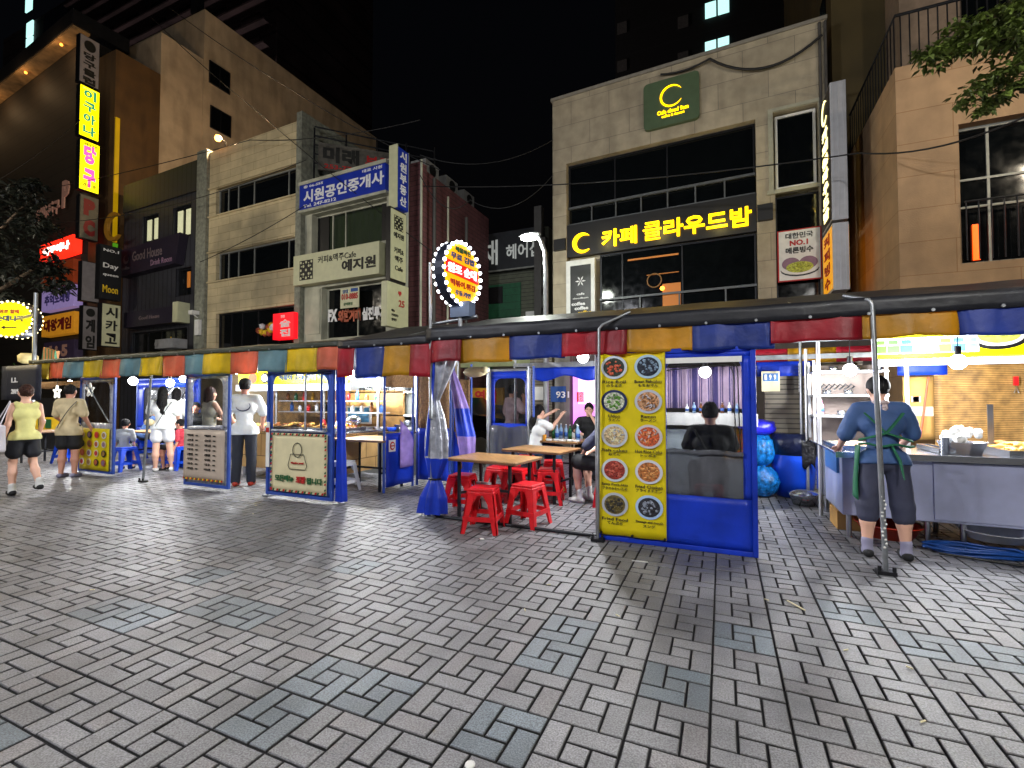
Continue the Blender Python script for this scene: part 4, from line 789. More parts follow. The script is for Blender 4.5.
# tied curtain at the front left post
def curtain(label,cx,cy,prof,m_at,n=28,folds=7,amp=.28):
    e=empty('tied_curtain',label,'curtain',(cx,cy,0)); rd=random.Random(int(abs(cx)*100))
    def ring(r,z,ox,oy): return [(cx+ox+(r*(1+amp*S(folds*2*PI*k/n+z*1.5)))*C(2*PI*k/n)*1.0,cy+oy+(r*(1+amp*S(folds*2*PI*k/n+z*1.5)))*S(2*PI*k/n)*.6,z) for k in range(n)]
    parts={}
    for i in range(len(prof)-1):
        (r0,z0,x0_),(r1,z1,x1_)=prof[i],prof[i+1]
        for s_ in range(4):
            a,b=s_/4,(s_+1)/4; mm=m_at((z0+z1)/2); mb=parts.setdefault(mm,MB())
            A=ring(r0+(r1-r0)*a,z0+(z1-z0)*a,x0_+(x1_-x0_)*a,0); B=ring(r0+(r1-r0)*b,z0+(z1-z0)*b,x0_+(x1_-x0_)*b,0)
            mb.add(A+B,[(k,(k+1)%n,n+(k+1)%n,n+k) for k in range(n)],None,True)
    for mm,mb in parts.items(): mb.build('cloth' if mm=='blue_tarp' else 'vinyl_part',mm,e)
    return e
m_at=lambda z:'blue_tarp' if z<.72 else 'silver_vinyl'
ce=curtain('clear and blue vinyl curtain tied at the front left post of the dining stall',-3.22,4.95,[(.17,.05,-.04),(.15,.25,-.02),(.085,.42,0),(.06,.47,0),(.1,.6,.02),(.13,.72,.03),(.13,.95,.03),(.1,1.2,.02),(.055,1.42,.0),(.09,1.6,.05),(.15,1.85,.1),(.17,2.02,.13)],m_at)
m=MB(); m.tube([(-3.22+.075*C(a),4.95+.05*S(a),.465) for a in [i*PI/6 for i in range(13)]],.012,6); m.build('tie','dark_metal',ce)
m=MB(); m.tube([(-3.28,4.86,.75),(-3.25,4.865,1.2),(-3.22,4.87,1.45),(-3.17,4.86,1.9)],.02,6); m.build('blue_edging','blue_tarp',ce)
curtain('violet blue curtain knotted on the post behind the first one',-3.35,6.0,[(.05,.42,0),(.1,.6,.0),(.12,.9,-.02),(.1,1.3,-.1),(.07,1.65,-.2),(.03,1.85,-.25)],lambda z:'blue_tarp' if z<.6 or 1.0<z<1.3 else 'pinkish_vinyl',20,5)
curtain('narrow blue curtain gathered on the corner of the cream banner panel',-4.75,5.0,[(.08,.05,0),(.07,.5,0),(.055,1.0,0),(.065,1.5,-.02),(.07,1.85,-.03)],lambda z:'blue_tarp',20,5)
# floor bar
m=MB(); m.tube([(-3.2,4.93,.02),(-1.2,4.9,.02)],.018,8); solo(m,'floor_bar','dark_metal','thin dark bar lying on the paving between the curtain and the banner panel','floor bar')
# inner window screen frame
IY=7.7
xa,xb=ax(489,IY),ax(531,IY)
ip=panel('inner_window_screen','blue framed inner screen with arched vinyl window behind the dining tables',xa,xb,IY,.05,1.97,'galv','blue_tarp',(xa+.12,xb-.1,1.0,1.8))
m=MB(); 
for dx in (-.04,.06): m.tube([(xb+dx,IY-.03,0),(xb+dx,IY-.03,2.0)],.022,8,MT['blue_frame' if dx>0 else 'galv'])
m.tube([(xa,IY-.03,0),(xa,IY-.03,2.0)],.03,8,MT['galv']); m.build('corner_post','galv',ip)
m=MB(); m.cloth(lambda u,v:(xa+.05+(xb-xa-.1)*u,IY-.05,.95-.85*v+.02*S(u*9)),8,8,.004); m.build('gray_vinyl_skirt','smoky_vinyl',ip)
# rear blue header cloth
m=MB(); x0,x1=ax(533,8.1),ax(598,8.1); m.cloth(lambda u,v:(x0+(x1-x0)*u,8.1+.02*S(u*12),2.0-(.2+.05*S(u*9))*v),14,4,.006); m.box(x0,8.14,1.99,x1,8.17,2.08,MT['galv']); solo(m,'blue_header_cloth','blue_tarp','blue header cloth hung at the back of the dining stall','cloth')
# hanging beige cloth bundle under the valance
m=MB(); q=P3(475,372,5.6); m.blob(q,(.17,.08,.07),n=12,jit=.12,seed=3); m.blob((q[0]+.14,q[1],q[2]+.02),(.08,.06,.05),n=10,seed=4); solo(m,'cloth_bundle','cream','rolled cream cloth bundle tucked under the yellow valance','cloth')
# ================================================================ TABLES & STOOLS
def table(label,cx,cy,w,d,rz,h=.72,group='wood top folding tables',sty='fold',topm='wood'):
    e=empty('dining_table',label,'table',(0,0,0),group=group)
    m=MB(); m.box(-w/2,-d/2,h-.035,w/2,d/2,h); m.build('tabletop',topm,e,bevel=.006)
    m=MB(); m.box(-w/2-.004,-d/2-.004,h-.03,w/2+.004,d/2+.004,h-.01); m.build('edge_band',mat('wood_edge','6a4a30',.5),e)
    for sx in (-1,1):
        for sy in (-1,1): g=MB(); g.box(sx*(w/2-.13)-.016,sy*(d/2-.1)-.016,0,sx*(w/2-.13)+.016,sy*(d/2-.1)+.016,h-.036); g.build('leg','dark_metal',e)
    g=MB(); g.box(-w/2+.13,-.012,.3,w/2-.13,.012,.33)
    for sx in (-1,1): g.box(sx*(w/2-.13)-.012,-d/2+.1,.27,sx*(w/2-.13)+.012,d/2-.1,.295)
    g.build('stretcher','dark_metal',e); e.location=(cx,cy,0); e.rotation_euler=(0,0,rz); return e
t1=table('wood top table nearest the camera with empty red stools around it',-2.58,5.3,.98,.68,R(-6))
t2=table('bare wood top table in the middle between the front table and the diners',-2.4,6.5,.92,.72,R(-8))
t3=table('wood top table crowded with bottles where the ponytail woman sits',-2.58,8.0,.9,.72,R(-8))
table('small wood top table beside the far left stall post',ax(40,5.5)+.1,5.5,.9,.6,0)
table('wood top table of the family at the left stall',ax(158,6.6),6.55,1.1,.7,0)
e=table('long wood top counter beside the small kitchen',-5.3,6.2,1.15,.75,0,.8,topm='wood')
def stool(label,mat_,group,h=.47,w=.34):
    e=empty('plastic_stool',label,'stool',(0,0,0),group=group)
    m=MB(); a=w/2-.03; pr=[]
    m.box(-a,-a,h-.03,a,a,h); m.box(-a-.008,-a-.008,h-.075,a+.008,a+.008,h-.031); 
    m.build('seat',mat_,e,bevel=.01)
    b=w/2+.035
    for sx in (-1,1):
        for sy in (-1,1):
            g=MB(); t=.05
            def cr(z,k):  # L shaped cross-section corner leg flaring outwards
                x=sx*(a+(b-a)*(1-z/h)); y=sy*(a+(b-a)*(1-z/h)); return x,y
            for (ux,uy) in ((1,0),(0,1)):
                x0_,y0_=cr(h-.06,0); x1_,y1_=cr(0,0); wt,wb=.085,.05; th_=.012
                top=[(x0_,y0_),(x0_-sx*wt*ux-sx*th_*uy,y0_-sy*wt*uy-sy*th_*ux)]; bot=[(x1_,y1_),(x1_-sx*wb*ux-sx*th_*uy,y1_-sy*wb*uy-sy*th_*ux)]
                def rect(q,z): (xa_,ya_),(xb_,yb_)=q; X0,X1=sorted((xa_,xb_)); Y0,Y1=sorted((ya_,yb_)); return [(X0,Y0,z),(X1,Y0,z),(X1,Y1,z),(X0,Y1,z)]
                g.hexa(rect(bot,0)+rect(top,h-.06))
            g.build('leg',mat_,e)
    g=MB(); z=.13; q=a+(b-a)*(1-z/h)-.006
    for s_ in (-1,1):
        g.box(-q,s_*q-.006,z,q,s_*q+.006,z+.05); g.box(s_*q-.006,-q,z,s_*q+.006,q,z+.05)
        # arch webs under the seat
        for k in (-1,1): g.prism([(k*(a-.05),h-.07),(k*(a-.11),h-.07),(k*(a-.06),h-.16)] if k<0 else [(k*(a-.11),h-.07),(k*(a-.05),h-.07),(k*(a-.06),h-.16)],Fr((0,s_*a),0),-.006,.006)
    g.build('rail',mat_,e)
    return e
rs=stool('red plastic stool closest to the camera by the front table','red_plastic','red plastic stools'); rs.location=(-2.42,4.7,0); rs.rotation_euler.z=R(12)
def nstool(x,y,rz,lab,src=None,grp=None,z=0): return copy_tree(src or rs,(x,y,z),R(rz),lab,grp)
nstool(-3.08,5.38,8,'red plastic stool between the tied curtain and the front table')
nstool(-2.06,5.12,-10,'red plastic stool at the right front of the front table')
nstool(-2.22,6.3,14,'red plastic stool at the right end of the middle table')
nstool(-2.95,6.2,5,'red plastic stool half hidden beneath the front table on its left')
nstool(-2.62,6.15,-8,'red plastic stool behind the front table legs')
nstool(-2.45,7.15,20,'red plastic stool between middle table and crowded table')
nstool(-3.1,7.75,0,'red plastic stool under the woman with ponytail')
nstool(-2.25,8.75,0,'red plastic stool under the man in black facing the camera')
nstool(-1.42,6.45,10,'red plastic stool under the cropped sitter behind the yellow banner')
nstool(-.15,5.92,0,'red plastic stool under the man behind the vinyl window')
bs_=stool('blue plastic stool under the small boy in grey','blue_plastic','blue plastic stools'); bs_.location=(ax(124,5.55),5.6,0)
nstool(ax(180,6.15),6.15,5,'blue plastic stool under the child in red',bs_)
nstool(ax(162,6.2),6.35,-6,'blue plastic stool behind the woman in white shorts',bs_)
nstool(ax(66,5.7),5.75,10,'blue plastic stool beside the man in beige t-shirt',bs_)
nstool(ax(142,6.9),6.75,0,'blue plastic stool under the sitter in dark blue',bs_)
g=stool('white plastic stool tucked under the long counter','white_plastic',None); g.location=(ax(343,5.75),5.75,0)
# ================================================================ FOOD CARTS
def box_thing(name,label,cat,x0,y0,z0,x1,y1,z1,m,group=None,bevel=.004): b=MB(); b.box(x0,y0,z0,x1,y1,z1); return solo(b,name,m,label,cat,group,bevel)
mat('shiny','c8ccd4',.22,1,var=.08,ns=4,bump=.08,bs=5)
# right cart
mat('cart_steel','b8bede',.34,.55,var=.12,ns=3,bump=.12,bs=4,stain=.3)
rc=empty('food_cart','long stainless steel food cart where the vendor works','food cart',(3,6.3,0))
b=MB(); b.box(1.12,5.88,.25,5.2,6.75,.875); b.build('body','cart_steel',rc,bevel=.01)
b=MB(); b.box(1.06,5.84,.877,5.25,6.8,.897); b.build('counter_top','shiny',rc,bevel=.006)
b=MB(); b.box(1.12,6.751,.26,1.93,7.35,.872); b.build('side_body','shiny',rc,bevel=.01)
b=MB(); b.box(1.06,6.801,.875,1.95,7.38,.897); b.build('side_counter','shiny',rc,bevel=.006)
b=MB(); b.box(1.095,5.99,.66,1.118,6.6,.85); b.build('drawer_front',mat('sky_steel','5a8ac8',.35,.6),rc)
for (x,y) in ((1.2,6.02),(1.85,6.02),(1.2,7.2),(2.1,5.95),(4.9,5.95),(2.1,6.6)): b=MB(); b.tube([(x,y,.0),(x,y,.27)],.025,8); b.build('leg','steel',rc)
for (a,c) in ((1.86,2.88),(2.9,3.9),(3.92,5.15)): b=MB(); b.box(a,5.862,.28,c,5.876,.83); d=b.build('door','cart_steel',rc,bevel=.003); h=MB(); h.tube([(c-.06,5.85,.5),(c-.06,5.85,.6)],.01,6); h.build('handle','dark_metal',d)
b=MB(); b.box(1.06,5.82,.84,5.25,5.838,.9); b.build('front_lip','shiny',rc)
# overhead frame & lit sign
for (x,y) in ((1.1,6.95),(1.98,6.95),(4.9,6.95),(1.1,7.9)): b=MB(); b.tube([(x,y,0 if x<1.5 else .9),(x,y,2.15)],.022,8); b.build('upright','alu',rc)
mat('sign_yellow_lit','f4e400',.4,emit=.5,ecol='f4e000',var=0); mat('tube_white','ffffff',.4,emit=5,ecol='f4f8ff',var=0)
b=MB(); b.box(1.72,6.9,1.92,5.2,7.05,2.22,MT['sign_yellow_lit']); sgn=b.build('lit_menu_sign','sign_yellow_lit',rc)
b=MB(); b.box(1.72,6.84,1.83,5.2,7.0,1.9); b.build('light_strip',mat('strip_lit','e8f0ff',.4,emit=.9,ecol='dce8ff',var=0),rc)
FS=Fr((0,6.9),0); t=MB()
cols=['58a030','50a840','3888c8','c8d8c0','d8dcd8','70a838','4890c8','68b8a0']
for k in range(8):
    u=ax(882+k*13,6.9); m_=mat('pk'+str(k),cols[k],.5,var=.15,ns=20,emit=.25); t.fbox(FS,u-.075,u+.06,.004,.01,1.965,2.15,mat('pkw','e8ece4',.5,emit=.4,var=0)); t.fbox(FS,u-.065,u+.05,.011,.016,1.975,2.06,m_); t.fbox(FS,u-.05,u+.035,.017,.02,2.075,2.12,m_)
u=ax(1000,6.9); disc(t,FS,u,2.13,.26,.15,.004,MT['black'],24); disc(t,FS,u,2.14,.22,.12,.009,MT['white'],24); disc(t,FS,u,2.14,.18,.09,.014,MT['lime_food'],20)
t.text('떡볶이 순대 튀김',FS,3.4,2.0,.13,.004,w=1.3,bold=.03,m=MT['ink_red']); t.build('printed_packages','ink',sgn)
# bamboo blind and cardboard at the back
m=MB(); xb0=ax(934,7.75); m.cloth(lambda u,v:(xb0+(5.4-xb0)*u,7.75+.015*S(u*30),1.95-1.15*v),30,8,.012); solo(m,'bamboo_blind','bamboo','brown split bamboo blind hanging behind the fritter trays','blind')
m=MB(); q0,q1=ax(903,7.7),ax(934,7.7); m.cloth(lambda u,v:(q0+(q1-q0)*u,7.7+.01*S(u*8),1.72-.8*v),6,8,.012); m.box(q0+.08,7.68,1.4,q0+.16,7.685,1.47,MT['white']); m.box(q1-.22,7.68,1.4,q1-.14,7.685,1.47,MT['white']); m.box(q0+.08,7.68,1.22,q0+.3,7.685,1.34,MT['notice']); m.tube([(q1-.06,7.67,1.72),(q1-.16,7.66,.95)],.012,6,MT['c_salmon']); solo(m,'cardboard_sheet','cardboard','tan cardboard sheet with small notices and an orange cord left of the bamboo blind','sheet')
m=MB(); q0,q1=ax(898,7.6),ax(948,7.6); m.cloth(lambda u,v:(q0+(q1-q0)*u,7.6,1.93-.19*v),6,3,.006); solo(m,'blue_cloth_strip','blue_tarp','short blue cloth strip above the cardboard sheet','cloth')
# shelving rack
rk=empty('steel_shelf_rack','steel shelf rack stacked with kitchen ware left of the vendor','shelf',(1.4,7.6,0))
for (x,y) in ((1.12,7.4),(1.9,7.4),(1.12,7.8),(1.9,7.8)): b=MB(); b.box(x-.015,y-.015,.898,x+.015,y+.015,1.95); b.build('upright','alu',rk)
for z in (1.2,1.47,1.78): b=MB(); b.box(1.12,7.36,z,1.92,7.82,z+.025); b.build('shelf','alu',rk)
b=MB(); b.box(1.12,7.83,.85,1.92,7.85,1.9); b.build('back_panel',mat('back_gray','6e625c',.7),rk)
rd=random.Random(12)
def cup(name,label,cat,x,y,z,r,h,m,group,prof=None):
    b=MB(); b.lathe(prof or [(r*.8,0),(r,h),(r*.88,h),(r*.7,.01)],(x,y,z),14); return solo(b,name,m,label,cat,group,base=(x,y,z))
mat('pink_pl','e08aa8',.4); mat('green_glass','1c5a34',.15,var=0,spec=.7); mat('amber_glass','6a3a14',.15,var=0); mat('clear_blue','a8c8e8',.15,var=0,clear=.45)
for i in range(9):
    x=1.2+i*.08; z=[1.225,1.495,1.805][i%3]; cup('steel_bowl','small steel bowl on the shelf rack beside the vendor','bowl',x,7.5,z,.055,.06,'shiny','bowls on the shelf rack')
for i in range(6): b=MB(); x=1.22+.06*i; b.tube([(x,7.42,1.56),(x+.05,7.42,1.6),(x+.02,7.44,1.63),(x-.02,7.42,1.59)],.012,6); solo(b,'coiled_cord','black','tangled black cord on the middle shelf of the rack','cord','cords on the rack')
def bottle(label,x,y,z,h,r,m,cap='white',grp='bottles on the crowded table'):
    e=empty('bottle',label,'bottle',(x,y,z),group=grp); b=MB(); b.lathe([(r,0),(r,h*.6),(r*.9,h*.68),(r*.36,h*.8),(r*.34,h*.95)],(x,y,z),12); b.build('body',m,e); b=MB(); b.lathe([(r*.4,h*.95),(r*.4,h)],(x,y,z),10); b.build('cap',cap,e); b=MB(); b.lathe([(r*1.02,h*.2),(r*1.02,h*.48)],(x,y,z),12,sm=True); b.build('wrap_label','ink_blue' if m!='green_glass' else 'ink_green',e); return e
bottle('pink soap bottle on the shelf rack',1.2,7.42,1.225,.2,.03,'pink_pl',grp=None)
# trays of fritters on the counter
def tray(label,x0,y0,x1,y1,z,h=.06,grp='fritter trays'):
    e=empty('steel_tray',label,'tray',((x0+x1)/2,(y0+y1)/2,z),group=grp); b=MB(); o=.03
    b.box(x0+o,y0+o,z,x1-o,y1-o,z+.006)
    for (a,c,d,f_) in ((x0,y0,x1,y0+.03),(x0,y1-.03,x1,y1),(x0,y0+.03,x0+.03,y1-.03),(x1-.03,y0+.03,x1,y1-.03)): b.box(a,c,z+.001,d,f_,z+h)
    b.build('pan','shiny',e); return e
mat('fry_a','d8a040',.5,var=.35,ns=25,bump=.8,bs=40); mat('fry_b','e4b858',.5,var=.35,ns=25,bump=.8,bs=40); mat('fry_c','a8622a',.5,var=.35,ns=25,bump=.8,bs=40)
def fritters(x0,y0,x1,y1,z,n,lab,grp,long=True,seed=1,size=1.):
    rd=random.Random(seed); protos=[]
    for k in range(3):
        b=MB(); 
        if long: b.tube([(-.08,0,0),(-.04,.006,.008),(.03,-.004,.01),(.08,.004,0)],[.012,.022,.024,.012],8,flat=.7)
        else: b.blob((0,0,0),(.04,.03,.022),n=8,jit=.25,seed=k)
        protos.append(b)
    objs=[b.build('fritter',['fry_a','fry_b','fry_c'][k]) for k,b in enumerate(protos)]
    cnt=0
    for i in range(n):
        o=objs[i] if i<3 else objs[i%3].copy()
        if i>=3: COL.objects.link(o)
        t=i/n; x=rd.uniform(x0+.06,x1-.06); y=rd.uniform(y0+.05,y1-.05); zz=z+.025+.09*t*(1-abs((y-(y0+y1)/2)/(y1-y0))*1.2)
        o.location=(x,y,zz); o.rotation_euler=(rd.uniform(-.4,.4),rd.uniform(-.3,.3),(rd.gauss(2.2,.35) if long else rd.uniform(0,3))); o.scale=(size,)*3
        tag(o,lab,'fritter',grp)
tx0=2.35
tray('large steel tray piled with long golden fritters at right end of the cart',2.45,5.95,3.75,6.65,.897); fritters(2.5,6.05,3.7,6.6,.9,90,'golden fritter heaped on the large tray at the right end of the cart','fritters on the large tray',True,2,1.15)
fritters(2.5,5.98,3.7,6.2,.9,28,'round golden fritter along the near edge of the large tray','round fritters on the large tray',False,6,1.2)
# pan with wrapped cups
e=empty('steel_pan','octagonal steel pan heaped with white plastic cups beside the fritter tray','pan',(2.18,6.15,.897)); b=MB(); b.lathe([(.15,0),(.2,.12),(.21,.12),(.185,.115),(.14,.008)],(2.18,6.15,.897),8,sm=False); b.build('body','shiny',e)
rd=random.Random(8)
for i in range(13):
    b=MB(); x=2.18+rd.uniform(-.13,.13); y=6.15+rd.uniform(-.1,.1); z=1.0+rd.uniform(0,.1); b.lathe([(.03,0),(.04,.08),(.036,.08),(.026,.01)],(0,0,0),12); o=b.build('plastic_cup','white'); o.location=(x,y,z); o.rotation_euler=(rd.uniform(-1.2,1.2),rd.uniform(-1,1),0); tag(o,'white plastic cup piled in the octagonal steel pan','cup','cups in the octagonal pan')
b=MB(); b.blob((2.26,6.2,1.13),.035,seed=2); solo(b,'orange_lid','c_salmon','small orange lid on top of the piled white cups','lid')
tray('flat steel tray covered with plastic wrap just right of the vendor',1.95,6.0,2.08,6.6,.9,.05,None)
b=MB(); b.lathe([(.035,0),(.035,.16),(.045,.165)],(1.99,5.98,.897),12); solo(b,'steel_canister','shiny','slim steel canister standing between the wrapped tray and the cup pan','canister')
b=MB(); b.blob((1.82,6.1,.86),(.12,.06,.035),n=10,seed=4); solo(b,'pink_cloth','pink_pl','crumpled pink cloth on the cart edge right behind the vendor','cloth')
e=empty('black_pot','small black sauce pot with a ladle behind the fritter tray','pot',(2.95,6.72,.9)); b=MB(); b.lathe([(.06,0),(.065,.12),(.055,.12),(.05,.02)],(2.95,6.7,.98),14); b.build('body','black',e); b=MB(); b.blob((2.93,6.7,1.14),(.06,.05,.03),n=8); b.build('sponge',mat('tan_sponge','c8a070',.8),e)
b=MB(); b.tube([(2.98,6.68,1.08),(3.2,6.66,1.12)],.01,6); b.blob((3.28,6.66,1.13),(.07,.05,.045),n=12,jit=.02); solo(b,'steel_ladle','shiny','steel ladle with shiny bowl lying over the black pot','ladle')
b=MB(); b.box(2.62,6.78,.9,2.67,6.785,1.38); solo(b,'steel_ruler','steel','upright steel strip standing behind the fritter tray','strip')
b=MB(); x,z=at(1016,378,7.7); b.box(x-.02,7.69,z-.09,x+.02,7.72,z+.02); b.tube([(x-.02,7.7,z-.18),(x,7.7,z-.1),(x+.02,7.7,z-.18)],.006,6,MT['steel']); solo(b,'red_scissors','red_plastic','red handled scissors hanging on the bamboo blind','scissors')
# side counter trays
tray('steel tray of red skewers on the left side counter of the vendor cart',1.1,6.0,1.5,6.75,.898,.05,None)
rd=random.Random(3)
for i in range(10): b=MB(); y=6.1+i*.07; b.tube([(1.15,y,.93),(1.45,y+.03,.94)],.012,6); o=solo(b,'food_skewer','c_salmon' if i%2 else 'cream','food skewer laid across the tray on the left side counter','skewer','skewers on the side counter')
# below the cart
e=empty('red_basin','wide red plastic basin on the ground beneath the cart','basin',(1.62,6.05,0)); b=MB(); b.lathe([(.2,0),(.28,.13),(.3,.135),(.3,.145),(.26,.13),(.18,.01)],(1.58,6.2,0),24); b.build('bowl',mat('orange_red','b83014',.4),e)
for k,x in enumerate((2.35,2.95)): b=MB(); b.lathe([(.22,0),(.27,.08),(.28,.08),(.25,.07),(.2,.01)],(x,6.0,.12),24); o=solo(b,'white_basin','white_plastic',['white plastic basin beneath the cart, nearer the vendor','white plastic basin beneath the cart, farther right'][k],'basin','white basins under the cart')
b=MB(); b.box(1.15,6.3,.0,1.45,6.7,.2); solo(b,'cardboard_box','cardboard','small cardboard box under the left end of the cart','box')
b=MB(); P=[]
for i in range(140): a=i*2*PI/28; r=.3+.035*S(i*.37)+.02*(i%56)/56; P.append((2.12+r*1.15*C(a),5.78+r*.4*S(a),.02+.012*(i//28)+.006*S(i*.9)))
b.tube(P,.012,6); solo(b,'blue_hose',mat('hose_blue','0c3f86',.4),'coil of blue hose lying on the paving in front of the cart','hose')
b=MB(); b.tube([(1.8,5.6,.03),(2.3,5.5,.02),(2.9,5.62,.02),(3.6,5.6,.02),(4.6,5.7,.02)],.012,6); solo(b,'black_cable','black','black cable running along the ground before the blue hose','cable')
# barrel, bags, basin
e=empty('blue_barrel','large blue plastic barrel with dark bag over its rim','barrel',(.95,8.15,0)); b=MB(); b.lathe([(.2,0),(.25,.03),(.28,.25),(.29,.5),(.27,.8),(.26,.86),(.245,.86),(.24,.7)],(.95,8.15,0),24); b.build('body','blue_plastic',e)
b=MB(); b.lathe([(.285,.62),(.29,.8),(.275,.93),(.2,.9)],(.95,8.15,0),20); b.build('bin_liner',mat('liner','141c3c',.3,bump=.6,bs=20),e); b=MB(); b.cloth(lambda u,v:(1.03+.16*u,7.87+.01*S(u*20),.86-.38*v-.04*S(u*7)),8,8,.01); b.build('hanging_black_bag',mat('bag_black','1a1a1e',.25,bump=.8,bs=30),e)
e=empty('steel_basin','round steel basin with swing handle in front of the blue barrel','basin',(1.0,7.55,0)); b=MB(); b.lathe([(.13,0),(.17,.12),(.19,.16),(.18,.16),(.15,.1),(.11,.01)],(1.0,7.55,0),24); b.build('bowl','shiny',e); b=MB(); b.tube([(1.0+.18*C(a),7.42-.06*S(a),.15-.06*S(a)) for a in [PI+i*PI/12 for i in range(13)]],.008,6); b.build('handle','white',e); b=MB(); b.cbox((1.0,7.4,.1),(.07,.02,.02)); b.build('grip','ink_red',e)
mat('blue_bag','1878c8',.25,var=.5,ns=18,bump=.9,bs=30); mat('indigo_bag','2a2ad0',.3,var=.3,bump=.7,bs=14)
def bag(label,x,y,z,r,m,grp=None,seed=0):
    b=MB(); rd=random.Random(seed); n=26
    V=[];rings=14
    for i in range(rings+1):
        t=PI*i/rings
        for k in range(n):
            a=2*PI*k/n; q=1+.12*mn.noise(Vector((C(a)*2+seed,S(a)*2,t*2)))+.05*mn.noise(Vector((C(a)*7,S(a)*7,t*6+seed))); V.append((x+r[0]*S(t)**.7*C(a)*q,y+r[1]*S(t)**.7*S(a)*q,z+r[2]*(1-C(t))*q))
    F_=[(i*n+k,i*n+(k+1)%n,(i+1)*n+(k+1)%n,(i+1)*n+k) for i in range(rings) for k in range(n)]
    b.add(V,F_,None,True); return solo(b,'stuffed_bag',m,label,'bag',grp,base=(x,y,z))
bag('light blue bag full of bottles on the ground left of the barrel',.52,7.95,.0,(.24,.22,.22),'blue_bag','blue recycling bags',2)
bag('light blue bag of bottles resting on top of the lower blue bag',.5,8.1,.42,(.22,.2,.24),'blue_bag','blue recycling bags',5)
bag('violet blue bag slumped over the upper blue bag',.48,8.15,.88,(.26,.2,.12),'indigo_bag',None,9)
# rear shutter, papers, hooks
m=MB(); m.box(ax(765,8.35),8.36,0,ax(815,8.35)+.6,8.5,2.0); solo(m,'shuttered_wall',mat('shutter','7c7464',.6,stripe=('z',.075,.25,'3e382e')),'ribbed metal shutter wall behind the blue barrel','wall')
m=MB(); x0,z0=at(766,352,8.3); x1,z1=at(797,392,8.1); m.box(x0+.42,8.08,z1,x1+.02,8.085,z1+.42); 
for k in range(8): m.box(x0+.46,8.075,z1+.05+k*.045,x1-.04,8.079,z1+.058+k*.045,MT['ink'])
solo(m,'paper_notice','white','white paper notice with a table of lines above the shutter','notice')
m=MB(); x0,z0=at(772,380,8.05); m.box(x0-.14,8.03,z0-.17,x0+.1,8.035,z0+.13,MT['cream']); m.box(x0-.12,8.025,z0-.02,x0+.08,8.029,z0+.1,MT['sky_steel']); 
for k in range(3): m.text('1 2'[0] if k==0 else '9',Fr((0,8.02),0),x0-.1+k*.06,z0,.08,0,w=.03,m=MT['ink_white'])
solo(m,'wall_calendar','cream','small calendar with blue top left of the white notice','calendar')
m=MB(); m.cloth(lambda u,v:(ax(757,8.2)+.75*u,8.2+.01*S(u*9),2.0-.22*v),8,3,.006); solo(m,'blue_pelmet','blue_tarp','blue cloth pelmet behind the notices at the stall rear','cloth')
# ================================================================ INTERIOR BEHIND THE VINYL WINDOW
iy=7.4
m=MB(); m.cloth(lambda u,v:(-1.0+1.35*u,iy+.05+.03*S(u*60),1.9-.6*v),80,3,.006); solo(m,'striped_curtain',mat('stripe_curtain','b8a0b8',.7,var=.1,stripe=('h',.055,.45,'4a4078'),ecol='ffffff'),'purple and white striped curtain seen through the vinyl window','curtain')
e=empty('white_service_counter','white service counter with yellow menu sheet behind the seated man','counter',(-.3,7.3,0)); b=MB(); b.box(-1.0,6.95,.0,.4,7.4,1.02); b.build('body',mat('pale_counter','a8b4b8',.4),e); b=MB(); b.box(-1.03,6.88,1.08,.42,7.42,1.24); b.build('upper_shelf','white',e)
for x in (-.98,.36): b=MB(); b.box(x,6.95,1.021,x+.04,7.4,1.079); b.build('shelf_support','white',e)
b=MB(); b.box(-.08,6.94,.62,.3,6.946,1.05,MT['c_yellow'])
for i in range(6):
    for j in range(3): b.box(-.04+j*.11,6.935,.68+i*.055,.03+j*.11,6.939,.695+i*.055,MT['ink_red'])
b.build('menu_sheet','c_yellow',e)
rd=random.Random(21)
for k in range(9): bottle('small bottle in the row on the white counter shelf behind the vinyl window',-.45+k*.09,7.1,1.241,.12+.04*rd.random(),.025,['white','clear_blue','amber_glass'][k%3],grp='bottles on the white counter')
# crowded table things
rd=random.Random(31)
tops=[(-2.85,7.86),(-2.74,8.02),(-2.6,7.8),(-2.52,8.05),(-2.4,7.9),(-2.3,8.0),(-2.22,7.78),(-2.35,8.15),(-2.66,8.2)]
for k,(x,y) in enumerate(tops): bottle(['clear water bottle with blue wrap','green soju bottle','clear bottle'][k%3]+' on the crowded table, '+['nearest the ponytail woman','second from the ponytail woman','third from the ponytail woman','in the middle at the back','in the middle at the front','right of the middle','front right','back right','back left'][k],x,y,.721,.27,.034,['clear_blue','green_glass','clear_blue'][k%3])
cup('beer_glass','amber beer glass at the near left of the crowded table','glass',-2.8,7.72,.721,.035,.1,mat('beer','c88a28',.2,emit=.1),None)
for k in range(5): cup('white_dish','small white dish on the crowded table','dish',-2.72+k*.12,7.72+.03*(k%2),.721,.06,.03,'white','dishes on the crowded table')
